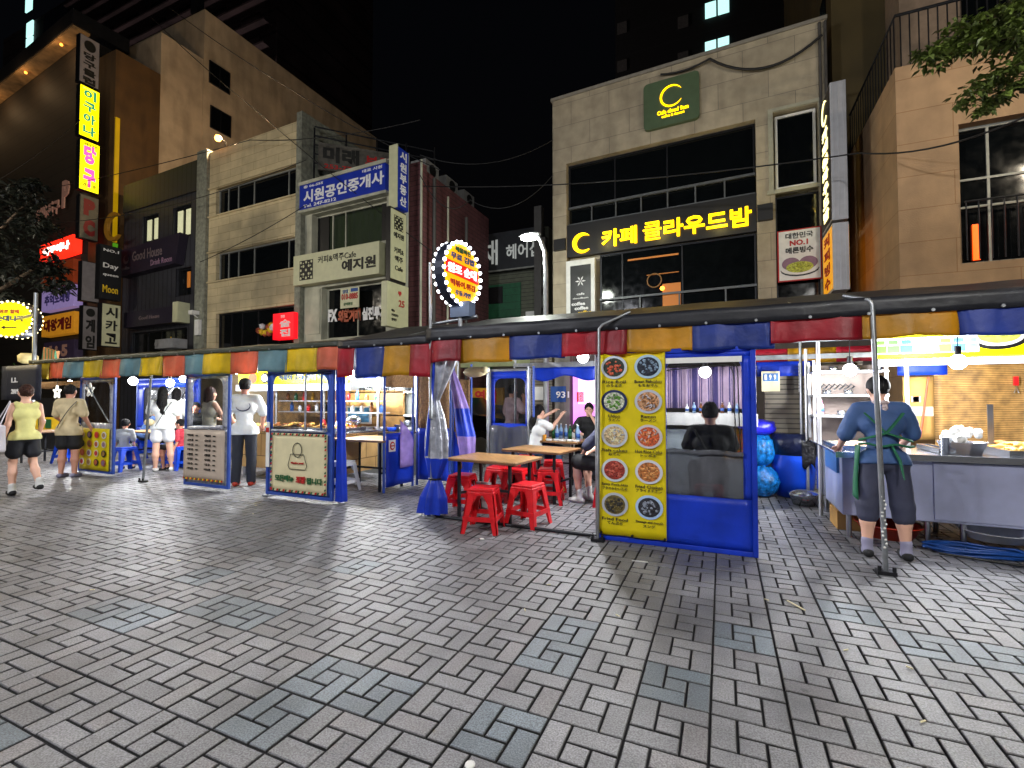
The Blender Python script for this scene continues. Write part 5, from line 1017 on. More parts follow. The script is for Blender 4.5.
# ================================================================ LEFT STALL
mat('tan_box','c09a60',.6,var=.12,ns=4,tile=(.5,.4,.008),tcol='7a5c34')
lc=empty('food_cart','food cart with tan wooden front heaped with fritters under a yellow lit sign','food cart',(-7,6.4,0))
cx0,cx1=-8.35,-5.75
b=MB(); b.box(cx0,6.1,.18,cx1,6.95,.84); b.build('body','tan_box',lc); b=MB(); b.box(cx0-.04,6.05,.842,cx1+.04,7.0,.875); b.build('counter_top','shiny',lc,bevel=.005)
for x in (cx0+.1,cx1-.1): b=MB(); b.tube([(x,6.2,0),(x,6.2,.18)],.03,8); b.build('leg','steel',lc)
for (x,y) in ((cx0,6.95),(cx1,6.95),((cx0+cx1)/2,6.95)): b=MB(); b.tube([(x,y,.876),(x,y,2.1)],.02,8); b.build('upright','alu',lc)
s0,s1=ax(238,6.85),ax(347,6.85)
b=MB(); b.box(s0,6.85,1.74,s1,6.94,2.02); so=b.build('lit_menu_sign','sign_yellow_lit',lc); b=MB(); b.box(s0,6.8,1.6,s1,6.92,1.72); b.build('light_strip','strip_lit',lc)
FL=Fr((0,6.85),0); t=MB(); t.text('분식',FL,s0+1.9,1.8,.15,.004,w=.3,m=MT['ink_white']); t.text('떡볶이 순대 튀김 어묵',FL,s0+1.2,1.8,.12,.004,w=1.3,m=MT['ink_blue'])
disc(t,FL,s0+.45,1.86,.13,.11,.004,MT['c_salmon']); disc(t,FL,s0+.8,1.86,.13,.11,.004,MT['black']); disc(t,FL,s0+.8,1.86,.09,.075,.009,MT['cream']); t.build('printed_dishes','ink',so)
for z in (1.16,1.38): b=MB(); b.box(cx0,7.0,z,cx1,7.3,z+.02); b.build('shelf','alu',lc)
m=MB(); m.box(-9.2,7.5,0,-5.6,7.55,1.6); solo(m,'plywood_back_wall','bamboo','brown plywood wall behind the bottles of the left food cart','wall')
rd=random.Random(44); cc=['red_plastic','green_glass','white_plastic','amber_glass','c_yellow','ink_blue','black']
for k in range(22):
    x=cx0+.1+k*.115; z=1.181 if k%2 else 1.401; m_=cc[rd.randrange(7)]; h=.12+.08*rd.random(); cup('condiment_jar','condiment jar on the shelves behind the left food cart fritters','jar',x,7.15,z,.038,h,m_,'jars on the left cart shelves',[(.035,0),(.038,h*.7),(.02,h*.85),(.02,h)])
for k in range(3): tray(['steel tray of yellow fritters at the left end of the left cart','steel tray of yellow fritters in the middle of the left cart','steel tray with green rimmed dumplings at the right end of the left cart'][k],cx0+.05+k*.85,6.12,cx0+.85+k*.85,6.7,.877,.06,'trays on the left cart')
fritters(cx0+.1,6.15,cx0+1.65,6.7,.88,60,'yellow fritter heaped on the left food cart','fritters on the left cart',True,11,1.2); fritters(cx0+1.75,6.15,cx1-.1,6.65,.88,34,'pale round dumpling on the right tray of the left cart','dumplings on the left cart',False,12,1.1)
b=MB(); b.blob((-6.0,6.6,1.05),(.16,.12,.09),n=12,jit=.05,seed=3); solo(b,'domed_cover','shiny','domed steel lid leaning at the right end of the left cart','lid')
for k in range(5): b=MB(); b.lathe([(.06,0),(.07,.02),(.02,.14)],(-7.0+k*.18,6.9,.9),10); solo(b,'sauce_cone',['ink_red','ink_green','white','c_yellow','ink_red'][k],['red','green','white','yellow','second red'][k]+' sauce holder at the back of the left cart counter','holder')
# small kitchen corner
kt=empty('kitchen_counter','white kitchen unit with steel sink and shelf of pans between the stalls','counter',(-6.2,7.6,0)); q0,q1=ax(346,7.3),ax(372,7.3)
b=MB(); b.box(q0-.1,7.35,0,q1+.9,7.9,.78); b.build('body',mat('old_steel','8f928c',.5,.5,stain=.4),kt); b=MB(); b.box(q0-.15,7.3,.785,q1+.95,7.95,.82); b.build('counter_top','shiny',kt)
for z in (1.1,1.55): b=MB(); b.box(q0-.1,7.5,z,q1+.9,7.9,z+.03); b.build('shelf','white',kt)
for x in (q0-.1,q1+.0,q1+.87): b=MB(); b.box(x,7.5,.82,x+.03,7.9,2.0); b.build('upright','alu',kt)
b=MB(); b.box(q0-.1,7.92,.82,q1+.9,7.95,2.0); b.build('back_panel',mat('pale_back','b8bcb8',.6,var=.08),kt)
for k in range(7): cup('cooking_pan','cooking pan stacked on the top shelf of the kitchen unit','pan',q0+.05+k*.19,7.7,1.581,.07,.07+.03*(k%3),['black','shiny','white'][k%3],'pans on the kitchen shelf')
x0,z0=at(347,406,7.45); x1,z1=at(371,424,7.45); b=MB(); b.box(x0,7.44,z1,x1,7.47,z0,MT['white']); b.box(x0+.04,7.43,z1+.03,x1-.04,7.436,z0-.03,mat('sea_print','3a88b8',.4,var=.5,ns=5)); solo(b,'framed_picture','white','white framed blue sea picture above the small kitchen counter','picture')
for k in range(5): b=MB(); b.lathe([(.09,0),(.13,.07),(.14,.07),(.1,.01)],(q0+.1+k*.3,7.5,.822),14); o=solo(b,'food_bowl',['c_yellow','white','steel','blue_plastic','white'][k],['yellow bowl','white bowl next to the yellow bowl','steel bowl','blue bowl','white bowl at the right end'][k]+' on the small kitchen counter','bowl')
b=MB(); b.lathe([(.16,0),(.2,.12),(.21,.12)],(q1+.55,7.6,.82),16); b.blob((q1+.6,7.6,.98),(.12,.1,.06)); solo(b,'gray_basin','steel','gray basin heaped with dishes at the right of the kitchen unit','basin')
m=MB(); q0_,q1_=ax(346,7.9),ax(412,7.9); m.cloth(lambda u,v:(q0_+(q1_-q0_)*u,7.88,2.05-.18*v),12,3,.006); solo(m,'blue_pelmet','blue_tarp','blue cloth pelmet above the small kitchen','cloth')
# rear screens of the left stall with tan vinyl
bk=panel('rear_screen','blue framed rear screen with tan vinyl window behind the family','x' and ax(137,7.4),ax(200,7.4),7.4,.05,1.95,'blue_frame','blue_tarp',(ax(144,7.4),ax(194,7.4),.7,1.72),vin='smoky_vinyl')
m=MB(); m.box(-13.5,8.25,0,-4.8,8.3,2.15); solo(m,'rear_canvas_wall',mat('tan_canvas','6a5c44',.8,var=.2,ns=2,bump=.3,bs=8),'tan canvas wall closing the back of the left market row','wall')
m=MB(); m.tube([P3(148,396,7.3),P3(150,440,7.3)],.015); m.tube([P3(185,392,7.3),P3(160,440,7.3)],.012); solo(m,'tent_brace','dark_metal','dark bent brace in front of the tan vinyl window','brace')
# dark store shelf at far left, green crates, star garland
m=MB(); a0,a1=ax(36,7),ax(62,7); m.box(a0,7.0,.95,a1,7.1,1.45,MT['black']); m.box(a0,7.0,.55,a1,7.08,.9,MT['ink_yellow']); m.box(a0+.2,6.98,.6,a0+.5,6.99,.85,MT['ink_green']); m.box(a0+.6,6.98,.6,a0+.9,6.99,.85,MT['ink_green']); m.box(a0,7.0,0,a1,7.1,.54,MT['dark_metal']); solo(m,'stall_shelf','black','dark shelf with yellow and green boxes at the far left stall','shelf')
m=MB(); m.cloth(lambda u,v:(ax(38,5.6)+1.7*u,5.6+.03*S(u*8),1.82-(.13+.04*S(u*7))*v),12,3,.006); solo(m,'tan_curtain_strip','mat_weave','gathered tan cloth strip beneath the far left valance','cloth')
def star(label,c,r,m):
    P=[(c[0]+(r if i%2==0 else r*.42)*S(i*PI/5),c[2]+(r if i%2==0 else r*.42)*C(i*PI/5)) for i in range(10)]; f=Fr((0,c[1]),0); b=MB()
    for i in range(10): b.tube([f.p(P[i][0],0,P[i][1]),f.p(P[(i+1)%10][0],0,P[(i+1)%10][1])],.02,6)
    b.tube([(c[0],c[1],c[2]+r),(c[0],c[1],c[2]+r+.18)],.004,4,MT['black']); solo(b,'star_lamp',m,label,'star lamp','star lamps',base=(c[0],c[1],c[2]-r))
mat('star_lit','f4f0e0',.4,emit=.7,var=0)
star('white star lamp hanging near the far left stall post',P3(57,392,5.4),.14,'star_lit'); star('white star lamp hanging beside the beige shirted man',P3(90,390,5.3),.14,'star_lit')
# round signs with bulbs
mat('bulb_white','ffffff',.4,emit=7,ecol='f0f4ff',var=0); mat('bulb_warm','fff0c0',.4,emit=5,ecol='ffe8a0',var=0); mat('sign_orange_lit','ffb400',.4,emit=.35,ecol='ffae00',var=0); mat('sign_red_lit','d81010',.4,emit=.25,ecol='f01414',var=0)
def round_sign(name,label,c,r,ang,fm,bulbm,draw,th=.3,nb=26,sx=1.0):
    e=empty(name,label,'sign',(c[0],c[1],c[2]-r)); f=Fr((c[0],c[1]),ang)
    b=MB()
    n=32
    ring=lambda v,k:[f.p(r*k*sx*C(2*PI*i/n),v,c[2]+r*k*S(2*PI*i/n)) for i in range(n)]
    A,B=ring(th/2,1),ring(-th/2,1); b.add(A+B,[tuple(range(n))]+[tuple(range(2*n-1,n-1,-1))]+[(i,n+i,n+(i+1)%n,(i+1)%n) for i in range(n)]); bo=b.build('drum',mat('drum_dark','23283a',.4,.3),e)
    for s_ in (1,-1):
        t=MB(); fr2=f if s_==1 else Fr((c[0],c[1]),ang+180); disc(t,fr2,0,c[2],r*.92*sx,r*.92,th/2+.001,MT[fm],32); draw(t,fr2,c[2],r,th/2+.008); t.build('lit_face',fm,bo)
        for i in range(nb): a=2*PI*i/nb; t=MB(); t.blob(fr2.p(r*.97*sx*C(a),th/2+.015,c[2]+r*.97*S(a)),.022,n=8,jit=0); t.build('bulb',bulbm,bo)
    return e,f
def draw1(t,f,z,r,v):
    half=r*.9
    t.prism([(-half*.97,z-.1*r),(half*.97,z-.26*r+.08*r),(half*.97,z+.24*r),(-half*.97,z+.3*r)],f,v-.002,v,MT['sign_red_lit'])
    t.text('원조 순대',f,-r*.78,z-.08*r,r*.3,v+.002,w=r*1.5,bold=.025,m=mat('letters_lit','ffffff',.4,emit=.7,var=0))
    t.text('해물파전',f,-r*.4,z+.62*r,r*.16,v,w=r*.8,bold=.02,m=MT['ink_green']); t.text('무료 김밥',f,-r*.62,z+.36*r,r*.2,v,w=r*1.24,bold=.02,m=MT['ink_blue'])
    t.text('떡볶이.튀김',f,-r*.64,z-.46*r,r*.2,v,w=r*1.28,bold=.015,m=MT['ink_red']); t.text('우동.라면',f,-r*.4,z-.72*r,r*.16,v,w=r*.8,bold=.015,m=MT['ink_blue'])
s1c=P3(462,273,4.9)
e,f=round_sign('round_lit_sign','oval glowing food sign ringed with white bulbs above the tied curtain',(s1c[0]-.08,4.95,s1c[2]),.385,84,'sign_orange_lit','bulb_white',draw1,.12)
b=MB(); b.tube([(s1c[0]-.05,4.95,s1c[2]-.4),(s1c[0]-.05,4.95,2.3)],.03,8); b.tube([(-3.25,4.93,2.36),(-2.65,4.98,2.42)],.02,8); b.tube([(-3.22,4.86,1.2),(-3.24,4.86,3.1)],.022,8); b.build('bracket','galv',e)
b=MB(); b.box(-2.98,4.9,2.42,-2.72,5.05,2.6); b.build('transformer_box',mat('slate','50607a',.5),e)
lamp('sign_light',f.p(.2,1.1,s1c[2]-.3),9,(.95,.95,1),.2,e)
def draw2(t,f,z,r,v):
    t.text('원조 할매',f,-r*.55,z+.3*r,r*.22,v,w=r*1.0,bold=.03,m=MT['c_salmon']); t.text('순대나라',f,-r*.7,z-.12*r,r*.32,v,w=r*1.4,bold=.04,m=MT['slate']); 
    t.prism([(-r*.45,z-.45*r),(-r*.25,z-.35*r),(-r*.25,z-.42*r),(r*.35,z-.42*r),(r*.35,z-.48*r),(-r*.25,z-.48*r),(-r*.25,z-.55*r)],f,v,v+.003,MT['ink'])
s2c=P3(15,320,5.3)
mat('lemon_soft','f0e010',.4,emit=.45,ecol='f8e800',var=0)
e,f=round_sign('round_lit_sign','wide oval yellow glowing sign with an arrow at the far left',(s2c[0]-.0,5.3,s2c[2]),.42,28,'lemon_soft','bulb_warm',draw2,.22,26,1.2)
pz=P3(33,400,5.1); b=MB(); b.tube([(pz[0],5.1,0),(pz[0],5.1,s2c[2]+.45)],.04,8); b.tube([(pz[0],5.1,s2c[2]),(s2c[0],5.3,s2c[2])],.03,8); b.build('pole','galv',e)
lamp('sign_light',f.p(0,1.2,s2c[2]-.4),22,(1,.75,.3),.25,e)
# left end bits: dark t-shirt like banner, lantern, plant
x0,z0=at(-8,366,4.6); x1,z1=at(31,400,4.6); m=MB(); m.cloth(lambda u,v:(x0+(x1-x0)*u,4.75+.03*S(u*6),z0+(z1-z0)*v),8,6,.006,mat('navy_cloth','0e1426',.6)); m.text('L.L.',Fr((0,4.72),0),x0+.55,z1+.35,.1,.01,w=.25,m=MT['ink_white']); m.text('2019',Fr((0,4.72),0),x0+.55,z1+.12,.1,.01,w=.3,m=MT['ink_white']); solo(m,'navy_banner','navy_cloth','dark navy banner with white lettering behind the walking woman','banner')
q=P3(28,359,5.2); b=MB(); b.lathe([(.1,-.1),(.16,-.06),(.17,.06),(.12,.12)],q,14); b.tube([(q[0]-.17,q[1],q[2]+.05),(q[0]+.17,q[1],q[2]+.05)],.01,5); solo(b,'paper_lantern',mat('lantern','c8b880',.6,emit=.1),'cream drum lantern on the post under the round yellow sign','lantern')
rd=random.Random(6); b=MB(); q=P3(22,372,5.0)
for i in range(70):
    c_=Vector((q[0]+rd.gauss(0,.17),q[1]+rd.gauss(0,.08),q[2]+rd.gauss(0,.06))); d_=Vector((rd.uniform(-1,1),rd.uniform(-.4,.4),rd.uniform(-.5,.8))).normalized()*.07; s_=d_.cross(Vector((0,1,.3))).normalized()*.025; b.quad(tuple(c_),tuple(c_+d_*.5+s_),tuple(c_+d_),tuple(c_+d_*.5-s_))
b.tube([(q[0]-.3,q[1],q[2]-.05),(q[0],q[1],q[2]),(q[0]+.3,q[1],q[2]+.02)],.008,5); solo(b,'hanging_vine',mat('leaf_bright','4a8a30',.5,var=.3),'small green vine draped over the dark navy banner','plant')
b=MB(); q=P3(48,356,6.6); b.hexa([(q[0]-.35,6.6,q[2]-.15),(q[0]+.3,6.6,q[2]-.12),(q[0]+.3,6.7,q[2]-.12),(q[0]-.35,6.7,q[2]-.15),(q[0]-.25,6.6,q[2]+.25),(q[0]+.35,6.6,q[2]+.12),(q[0]+.35,6.7,q[2]+.12),(q[0]-.25,6.7,q[2]+.25)]); solo(b,'patchwork_bundle',mat('patch','b88050',.6,stripe=('h',.16,.35,'3c7a58')),'orange and green patchwork bundle lying on the left canopy roof','bundle',base=q)
# camera-like device and meter on the stone pillar
b=MB(); b.fbox(BF,-3.0,-2.75,.13,.25,3.9,4.5); solo(b,'meter_box','white','white meter box mounted on the grey stone pillar','box'); b=MB(); b.fbox(BF,-3.15,-2.9,.13,.4,4.7,4.85); b.tube([BF.p(-3.0,.13,4.6),BF.p(-3.0,.3,4.7)],.02); solo(b,'security_camera','white','white security camera on the grey stone pillar above the meter box','camera')
b=MB(); b.fbox(BF,-4.2,-3.0,.5,1.0,3.35,3.7); b.tube([BF.p(-4.1,1.01,3.52),BF.p(-4.1,1.02,3.52)],.1,12); solo(b,'outdoor_unit','ac_gray','grey air conditioner unit at the foot of the dark clad building','air conditioner')
# ================================================================ STREET LAMP
sl=empty('street_lamp','curved arm street lamp glowing white between the hair salon and the cafe','street lamp',(ax(546,11),11,0))
hd=P3(530,237,11); xb_=ax(546,11)
b=MB(); b.tube([(xb_,11,0),(xb_,11,4.6),(xb_-.03,11,5.1),(xb_-.15,11,5.4),(xb_-.32,11,5.55),(hd[0]+.15,11,hd[2]+.04)],[.07,.06,.05,.05,.045,.04],10); b.build('pole',mat('lamp_post','a8acb0',.5,.3),sl)
b=MB(); b.blob((hd[0],11,hd[2]+.04),(.3,.14,.07),n=14,jit=0); b.build('housing','lamp_post',sl); b=MB(); b.blob((hd[0],10.99,hd[2]-.03),(.24,.12,.06),n=14,jit=0); b.build('bulb',mat('street_bulb','ffffff',.4,emit=22,ecol='f4ffe8',var=0),sl); lamp('street_light',(hd[0],10.8,hd[2]-.2),160,(.95,1,.9),.15,sl)
# street lamps of the square behind the camera; one added lamp for the far tower
def square_lamp(x,y,z,pw,col,label):
    e=empty('street_lamp',label,'street lamp',(x,y,0)); b=MB(); b.tube([(x,y,0),(x,y,z-.4),(x,y+.3,z)],[.09,.06,.05],10); b.build('pole','lamp_post',e); b=MB(); b.cbox((x,y+.6,z),(.35,.8,.12)); b.build('housing','lamp_post',e); b=MB(); b.cbox((x,y+.6,z-.075),(.28,.7,.03)); b.build('diffuser','street_bulb',e); lamp('street_light',(x,y+.6,z-.25),pw,col,.25,e)
square_lamp(3.5,-3.5,7.0,1300,(1,.97,.92),'tall street lamp standing behind the viewer on the right')
square_lamp(-7.5,-4.5,7.0,1500,(.92,.93,1),'tall street lamp standing behind the viewer on the left')
square_lamp(-19,1.0,7.0,900,(1,.88,.7),'warm street lamp at the far left beyond the stalls')
square_lamp(-58,34,24.0,16000,(1,.85,.8),'tall mast lamp beyond the shops beside the dark apartment tower')  # added lamp, hidden by the shops, to brighten the tower face
square_lamp(7.5,5.5,7.5,420,(1,.84,.62),'warm street lamp beyond the right edge beside the tan building')
# ================================================================ STALL BULBS
def bulb(px,py,Y,pw,label,r=.075,col=(.97,.98,1)):
    q=P3(px,py,Y); e=empty('hanging_bulb',label,'lamp',(q[0],q[1],q[2]-r),group='bare bulbs under the canopies'); b=MB(); b.blob(q,r,n=14,jit=0); b.build('bulb',mat('bulb_stall','ffffff',.3,emit=24,ecol='fafcff',var=0),e)
    b=MB(); b.tube([(q[0],q[1],q[2]+r),(q[0],q[1],q[2]+r+.09)],.03,8); b.tube([(q[0],q[1],q[2]+r+.09),(q[0],q[1],max(2.3,q[2]+r+.12))],.006,5); b.build('socket','black',e); lamp('bulb_light',(q[0],q[1],q[2]-r-.06),pw,col,.08,e)
bulb(583,357,6.0,105,'bright bare bulb in the middle of the dining stall')
bulb(705,372,6.6,48,'bare bulb behind the vinyl window of the menu panel')
bulb(850,370,6.9,80,'bright bare bulb on the shelf rack near the vendor')
bulb(958,362,6.3,114,'bare bulb over the fritter tray at the right')
bulb(133,381,6.3,85,'bare bulb left of the leaning pole in the left stall',.09)
bulb(170,383,6.3,85,'bare bulb right of the leaning pole in the left stall',.08)
bulb(183,379,6.6,57,'bare bulb closest to the pale price list panel',.07)
bulb(237,370,6.1,95,'bare bulb above the man in white t-shirt',.08)
bulb(300,372,6.4,104,'bare bulb over the fritters of the left cart',.07)
bulb(352,375,6.8,104,'bare bulb above the small kitchen',.09)
bulb(70,383,6.5,66,'bare bulb near the far left star lamps',.07)
bulb(400,380,6.9,57,'bare bulb behind the woven mat screens',.07)
# ================================================================ BACKGROUND BEHIND THE DINING STALL
cr=empty('parked_car','black parked car behind the dining stall','car',(-6.3,10.6,0))
def carbody(m,x0,y,w,L):   # side profile along x, nose to the right
    prof=[(0,.35),(0,.75),(.25,.95),(.9,1.02),(1.5,1.42),(2.7,1.46),(3.4,1.05),(4.2,.95),(4.45,.7),(4.45,.35)]
    f=Fr((x0,y),0); m.prism(prof,f,-w,0)
b=MB(); carbody(b,-8.7,9.9,1.75,4.4); b.build('body',mat('car_black','08090b',.15,.3,var=0),cr,bevel=.06)
b=MB(); f=Fr((-8.7,9.9),0); b.prism([(1.0,1.04),(1.55,1.38),(2.05,1.4),(2.05,1.04)],f,.003,.01); b.prism([(2.12,1.04),(2.12,1.4),(2.66,1.42),(3.2,1.06)],f,.003,.01); b.build('side_window','dark_glass',cr)
for x in (-7.8,-5.15): b=MB(); b.tube([(x,9.85,.34),(x,10.05,.34)],.34,20); wh=b.build('wheel','black',cr); b=MB(); b.tube([(x,9.835,.34),(x,9.848,.34)],.2,16); b.build('rim','steel',wh)
b=MB(); b.box(-4.31,9.9,.62,-4.25,10.2,.78); b.build('headlight','white_plastic',cr)
# pink lit shop window, signs and pillars of the ground floors behind
mat('pink_lit','d88ae0',.5,emit=.9,ecol='e07af0',var=.1); mat('ground_wall','4a4440',.8,var=.2)
sh=empty('pink_lit_shop','small shop front glowing pink behind the diners','shop',(-3.2,11.6,0))
a0,a1=ax(573,11.5),ax(604,11.5); b=MB(); b.box(a0,11.5,.6,a1,11.6,2.25); b.box(a0-.05,11.45,0,a1+.05,11.65,.59,MT['white']); b.build('lit_front','pink_lit',sh)
b=MB(); c0,c1=ax(582,11.4),ax(592,11.4); b.box(c0-.1,11.42,1.3,c1+.1,11.49,1.95,mat('pale_pink_lit','f0c0f0',.5,emit=1.0,var=0)); b.box(c0+.05,11.4,1.4,c1,11.415,1.75,MT['cool_lit']); b.box(a0+.12,11.42,1.35,a0+.3,11.49,1.6,MT['red_plastic']); b.build('display','pink_lit',sh)
gw=empty('rear_low_building','low grey brown building row behind the dining stall with pillar and shutters','building',(-4,13,0))
b=MB(); b.box(-6.2,12.6,0,3.2,13.4,3.2); b.build('wall','ground_wall',gw)
a0,a1=ax(556,11.8),ax(571,11.8); b=MB(); b.box(a0,11.7,0,a1,12.0,2.7); b.build('pillar','concrete',gw)
b=MB(); b.box(a0-.1,11.66,1.35,a1-.1,11.69,1.75,MT['ink_blue']); q=b; q.text('931',Fr((0,11.66),0),a0+.05,1.45,.17,.003,w=.35,m=MT['ink_white']); b.build('number_plate','ink_blue',gw)
a0,a1=ax(530,11.9),ax(552,11.9); b=MB(); b.box(a0,11.9,0,a1,12.0,2.6); b.box(a0+.1,11.88,1.4,a0+.45,11.89,1.75,MT['white']); b.build('shutter_panel','shutter',gw)
x0,z0=at(475,388,12.0); x1,z1=at(490,405,12.0); ys=empty('yellow_shop_sign','yellow shop sign with red letters seen past the straw mat','sign',(x0,12,z1)); b=MB(); b.box(x0-.1,12.0,z1,x1+.4,12.1,z0); b.build('board','c_yellow',ys); t=MB(); t.text('영업',Fr((0,12),0),x0,z1+.06,z0-z1-.12,.004,w=x1-x0+.2,bold=.04); t.build('lettering','ink_red',ys)
b=MB(); b.box(-9.0,12.2,2.35,-4.2,12.4,2.6); solo(b,'shop_awning_beam',mat('pale_olive','8a9068',.6),'pale olive horizontal awning beam behind the parked car','beam')
# suitcase, crates, boxes near tables
b=MB(); q=gp(478,478); b.box(q[0]-.2,6.9,.05,q[0]+.15,7.1,.75); solo(b,'gray_suitcase','slate','dark grey suitcase behind the front table','suitcase',bevel=.03)
b=MB(); b.hexa([(-2.98,5.62,.02),(-2.72,5.5,.02),(-2.7,5.56,.02),(-2.96,5.68,.02),(-2.98,5.5,.36),(-2.72,5.42,.38),(-2.7,5.45,.38),(-2.96,5.53,.36)]); solo(b,'white_board','white_plastic','small white board leaning under the front table','board')
for k,(x,y) in enumerate(((-2.62,7.0),(-2.3,6.95))): b=MB(); b.blob((x,y,.07),(.1,.08,.07),n=10,seed=k); solo(b,'small_bag','black' if k==0 else 'c_yellow',['black bag on the floor under the crowded table','yellow bag on the floor under the crowded table'][k],'bag')
# ================================================================ TREES
def tree(name,label,base,trunk,limbs,clusters,lm,leaf,nl,seed,tm):
    e=empty(name,label,'tree',base); b=MB(); b.tube(trunk[0],trunk[1],12)
    for P,r in limbs: b.tube(P,r,8)
    b.build('trunk',tm,e); rd=random.Random(seed); b=MB()
    for (c,rad,n) in clusters:
        for i in range(int(n*nl)):
            while True:
                q=Vector((rd.uniform(-1,1),rd.uniform(-1,1),rd.uniform(-1,1)))
                if q.length<1: break
            p=Vector(c)+Vector((q.x*rad[0],q.y*rad[1],q.z*rad[2])); d=Vector((rd.uniform(-1,1),rd.uniform(-1,1),rd.uniform(-.9,.15))).normalized(); L=leaf*rd.uniform(.7,1.3)
            s_=d.cross(Vector((rd.uniform(-.5,.5),rd.uniform(-.5,.5),1))).normalized()*L*.24; up=s_.cross(d).normalized()*L*.06
            b.add([tuple(p),tuple(p+d*L*.4+s_+up),tuple(p+d*L),tuple(p+d*L*.4-s_+up),tuple(p+d*L*.45)],[(0,4,1),(1,4,2),(0,3,4),(3,2,4)])
    b.build('crown',lm,e); return e
mat('bark','4a3c2e',.9,var=.3,ns=8,bump=.8,bs=30); mat('leaf_green','5a6a2a',.5,var=.5,ns=9); mat('leaf_dark','10160a',.6,var=.5,ns=4)
# right tree: trunk out of frame, drooping branches with leafy twigs reaching in
BR=[]; CLr=[]
def tp(px,py,t): d=ray(px,py); return (d[0]*t,d[1]*t,H+d[2]*t)
for (a,c,n,w_) in (((1075,20),(935,58),13,.07),((1075,45),(968,95),11,.07),((1080,5),(955,30),9,.07),((1075,40),(925,52),6,.05),((1060,70),(985,108),7,.05),((1075,0),(1010,8),7,.1),((1080,30),(1000,42),9,.12)):
    A,Bv=Vector(tp(*a,3.4)),Vector(tp(*c,3.5)); BR.append(([tuple(A),tuple(A.lerp(Bv,.5)+Vector((0,0,.05))),tuple(Bv)],[.016,.009,.003]))
    for i in range(n): t=i/(n-1); p=A.lerp(Bv,t)+Vector((0,0,.05*S(PI*t))); CLr.append((tuple(p),(w_*1.5,w_*1.8,w_),1))
for i in range(16): rd_=random.Random(i); CLr.append(((4.4+rd_.uniform(-1.2,1.4),2.8+rd_.uniform(-1.4,1.4),4.6+rd_.uniform(-.4,1.5)),(.6,.6,.4),9))
tree('street_tree','leafy street tree whose drooping branch enters at the upper right',(4.6,2.4,0),([(4.6,2.4,0),(4.55,2.45,1.6),(4.4,2.5,3.2),(4.2,2.6,4.6),(4.3,2.7,5.8)],[.17,.14,.11,.08,.03]),[([(4.4,2.5,3.2),(3.4,3.0,3.9),tp(1075,30,3.4)],[.07,.04,.016])]+BR,CLr,'leaf_green',.065,62,5,'bark')
CLl=[]
for (px,py,rr) in ((5,195,.7),(22,205,.6),(40,225,.5),(10,235,.8),(35,262,.6),(55,285,.4),(10,270,.7),(0,300,.5),(52,268,.35),(-30,230,1.2),(-60,280,1.2),(30,185,.3)):
    CLl.append((tp(px,py,13.0),(rr*1.3,rr,rr*.6),8))
tree('street_tree','dark leafy tree in front of the mall at the far left',(tp(-60,400,13.0)[0],tp(-60,400,13)[1],0),([(tp(-60,400,13)[0],tp(-60,400,13)[1],0),tp(-55,330,13),tp(-30,260,13)],[.2,.16,.08]),[([tp(-55,330,13),tp(0,290,13),tp(40,265,13)],[.1,.06,.02]),([tp(-30,260,13),tp(5,225,13),tp(30,200,13)],[.07,.04,.02])],CLl,'leaf_dark',.2,26,9,'bark')
# small litter on paving
rd=random.Random(77)
for i in range(12):
    b=MB(); x_=rd.uniform(-6,2.5); y_=rd.uniform(1.8,4.6); a_=rd.uniform(0,3); b.tube([(x_,y_,.007),(x_+.03*C(a_),y_+.03*S(a_),.007)],.004,6); solo(b,'cigarette_butt','cream','small cigarette butt dropped on the paving in front of the stalls','litter','cigarette butts on the paving')
b=MB(); q=gp(640,562); b.cbox((q[0],q[1],.006),(.14,.012,.006),rz=R(5)); solo(b,'paper_straw','white','white paper strip lying on the paving before the yellow banner','litter')
b=MB(); q=gp(796,606); b.cbox((q[0],q[1],.005),(.012,.16,.005),rz=R(35)); solo(b,'paper_straw','cream','pale straw lying on the paving left of the leaning pole foot','litter')
b=MB(); q=gp(482,540); b.blob((q[0],q[1]+.0,.01),(.03,.02,.01),n=6); solo(b,'crumpled_tissue','white','crumpled tissue on the paving in front of the nearest red stool','litter')
b=MB(); q=gp(470,766); b.blob((q[0],q[1],.006),(.022,.022,.006),n=10,jit=.05); solo(b,'litter_disc','white','round white cap on the paving at the bottom edge of the photo','litter')
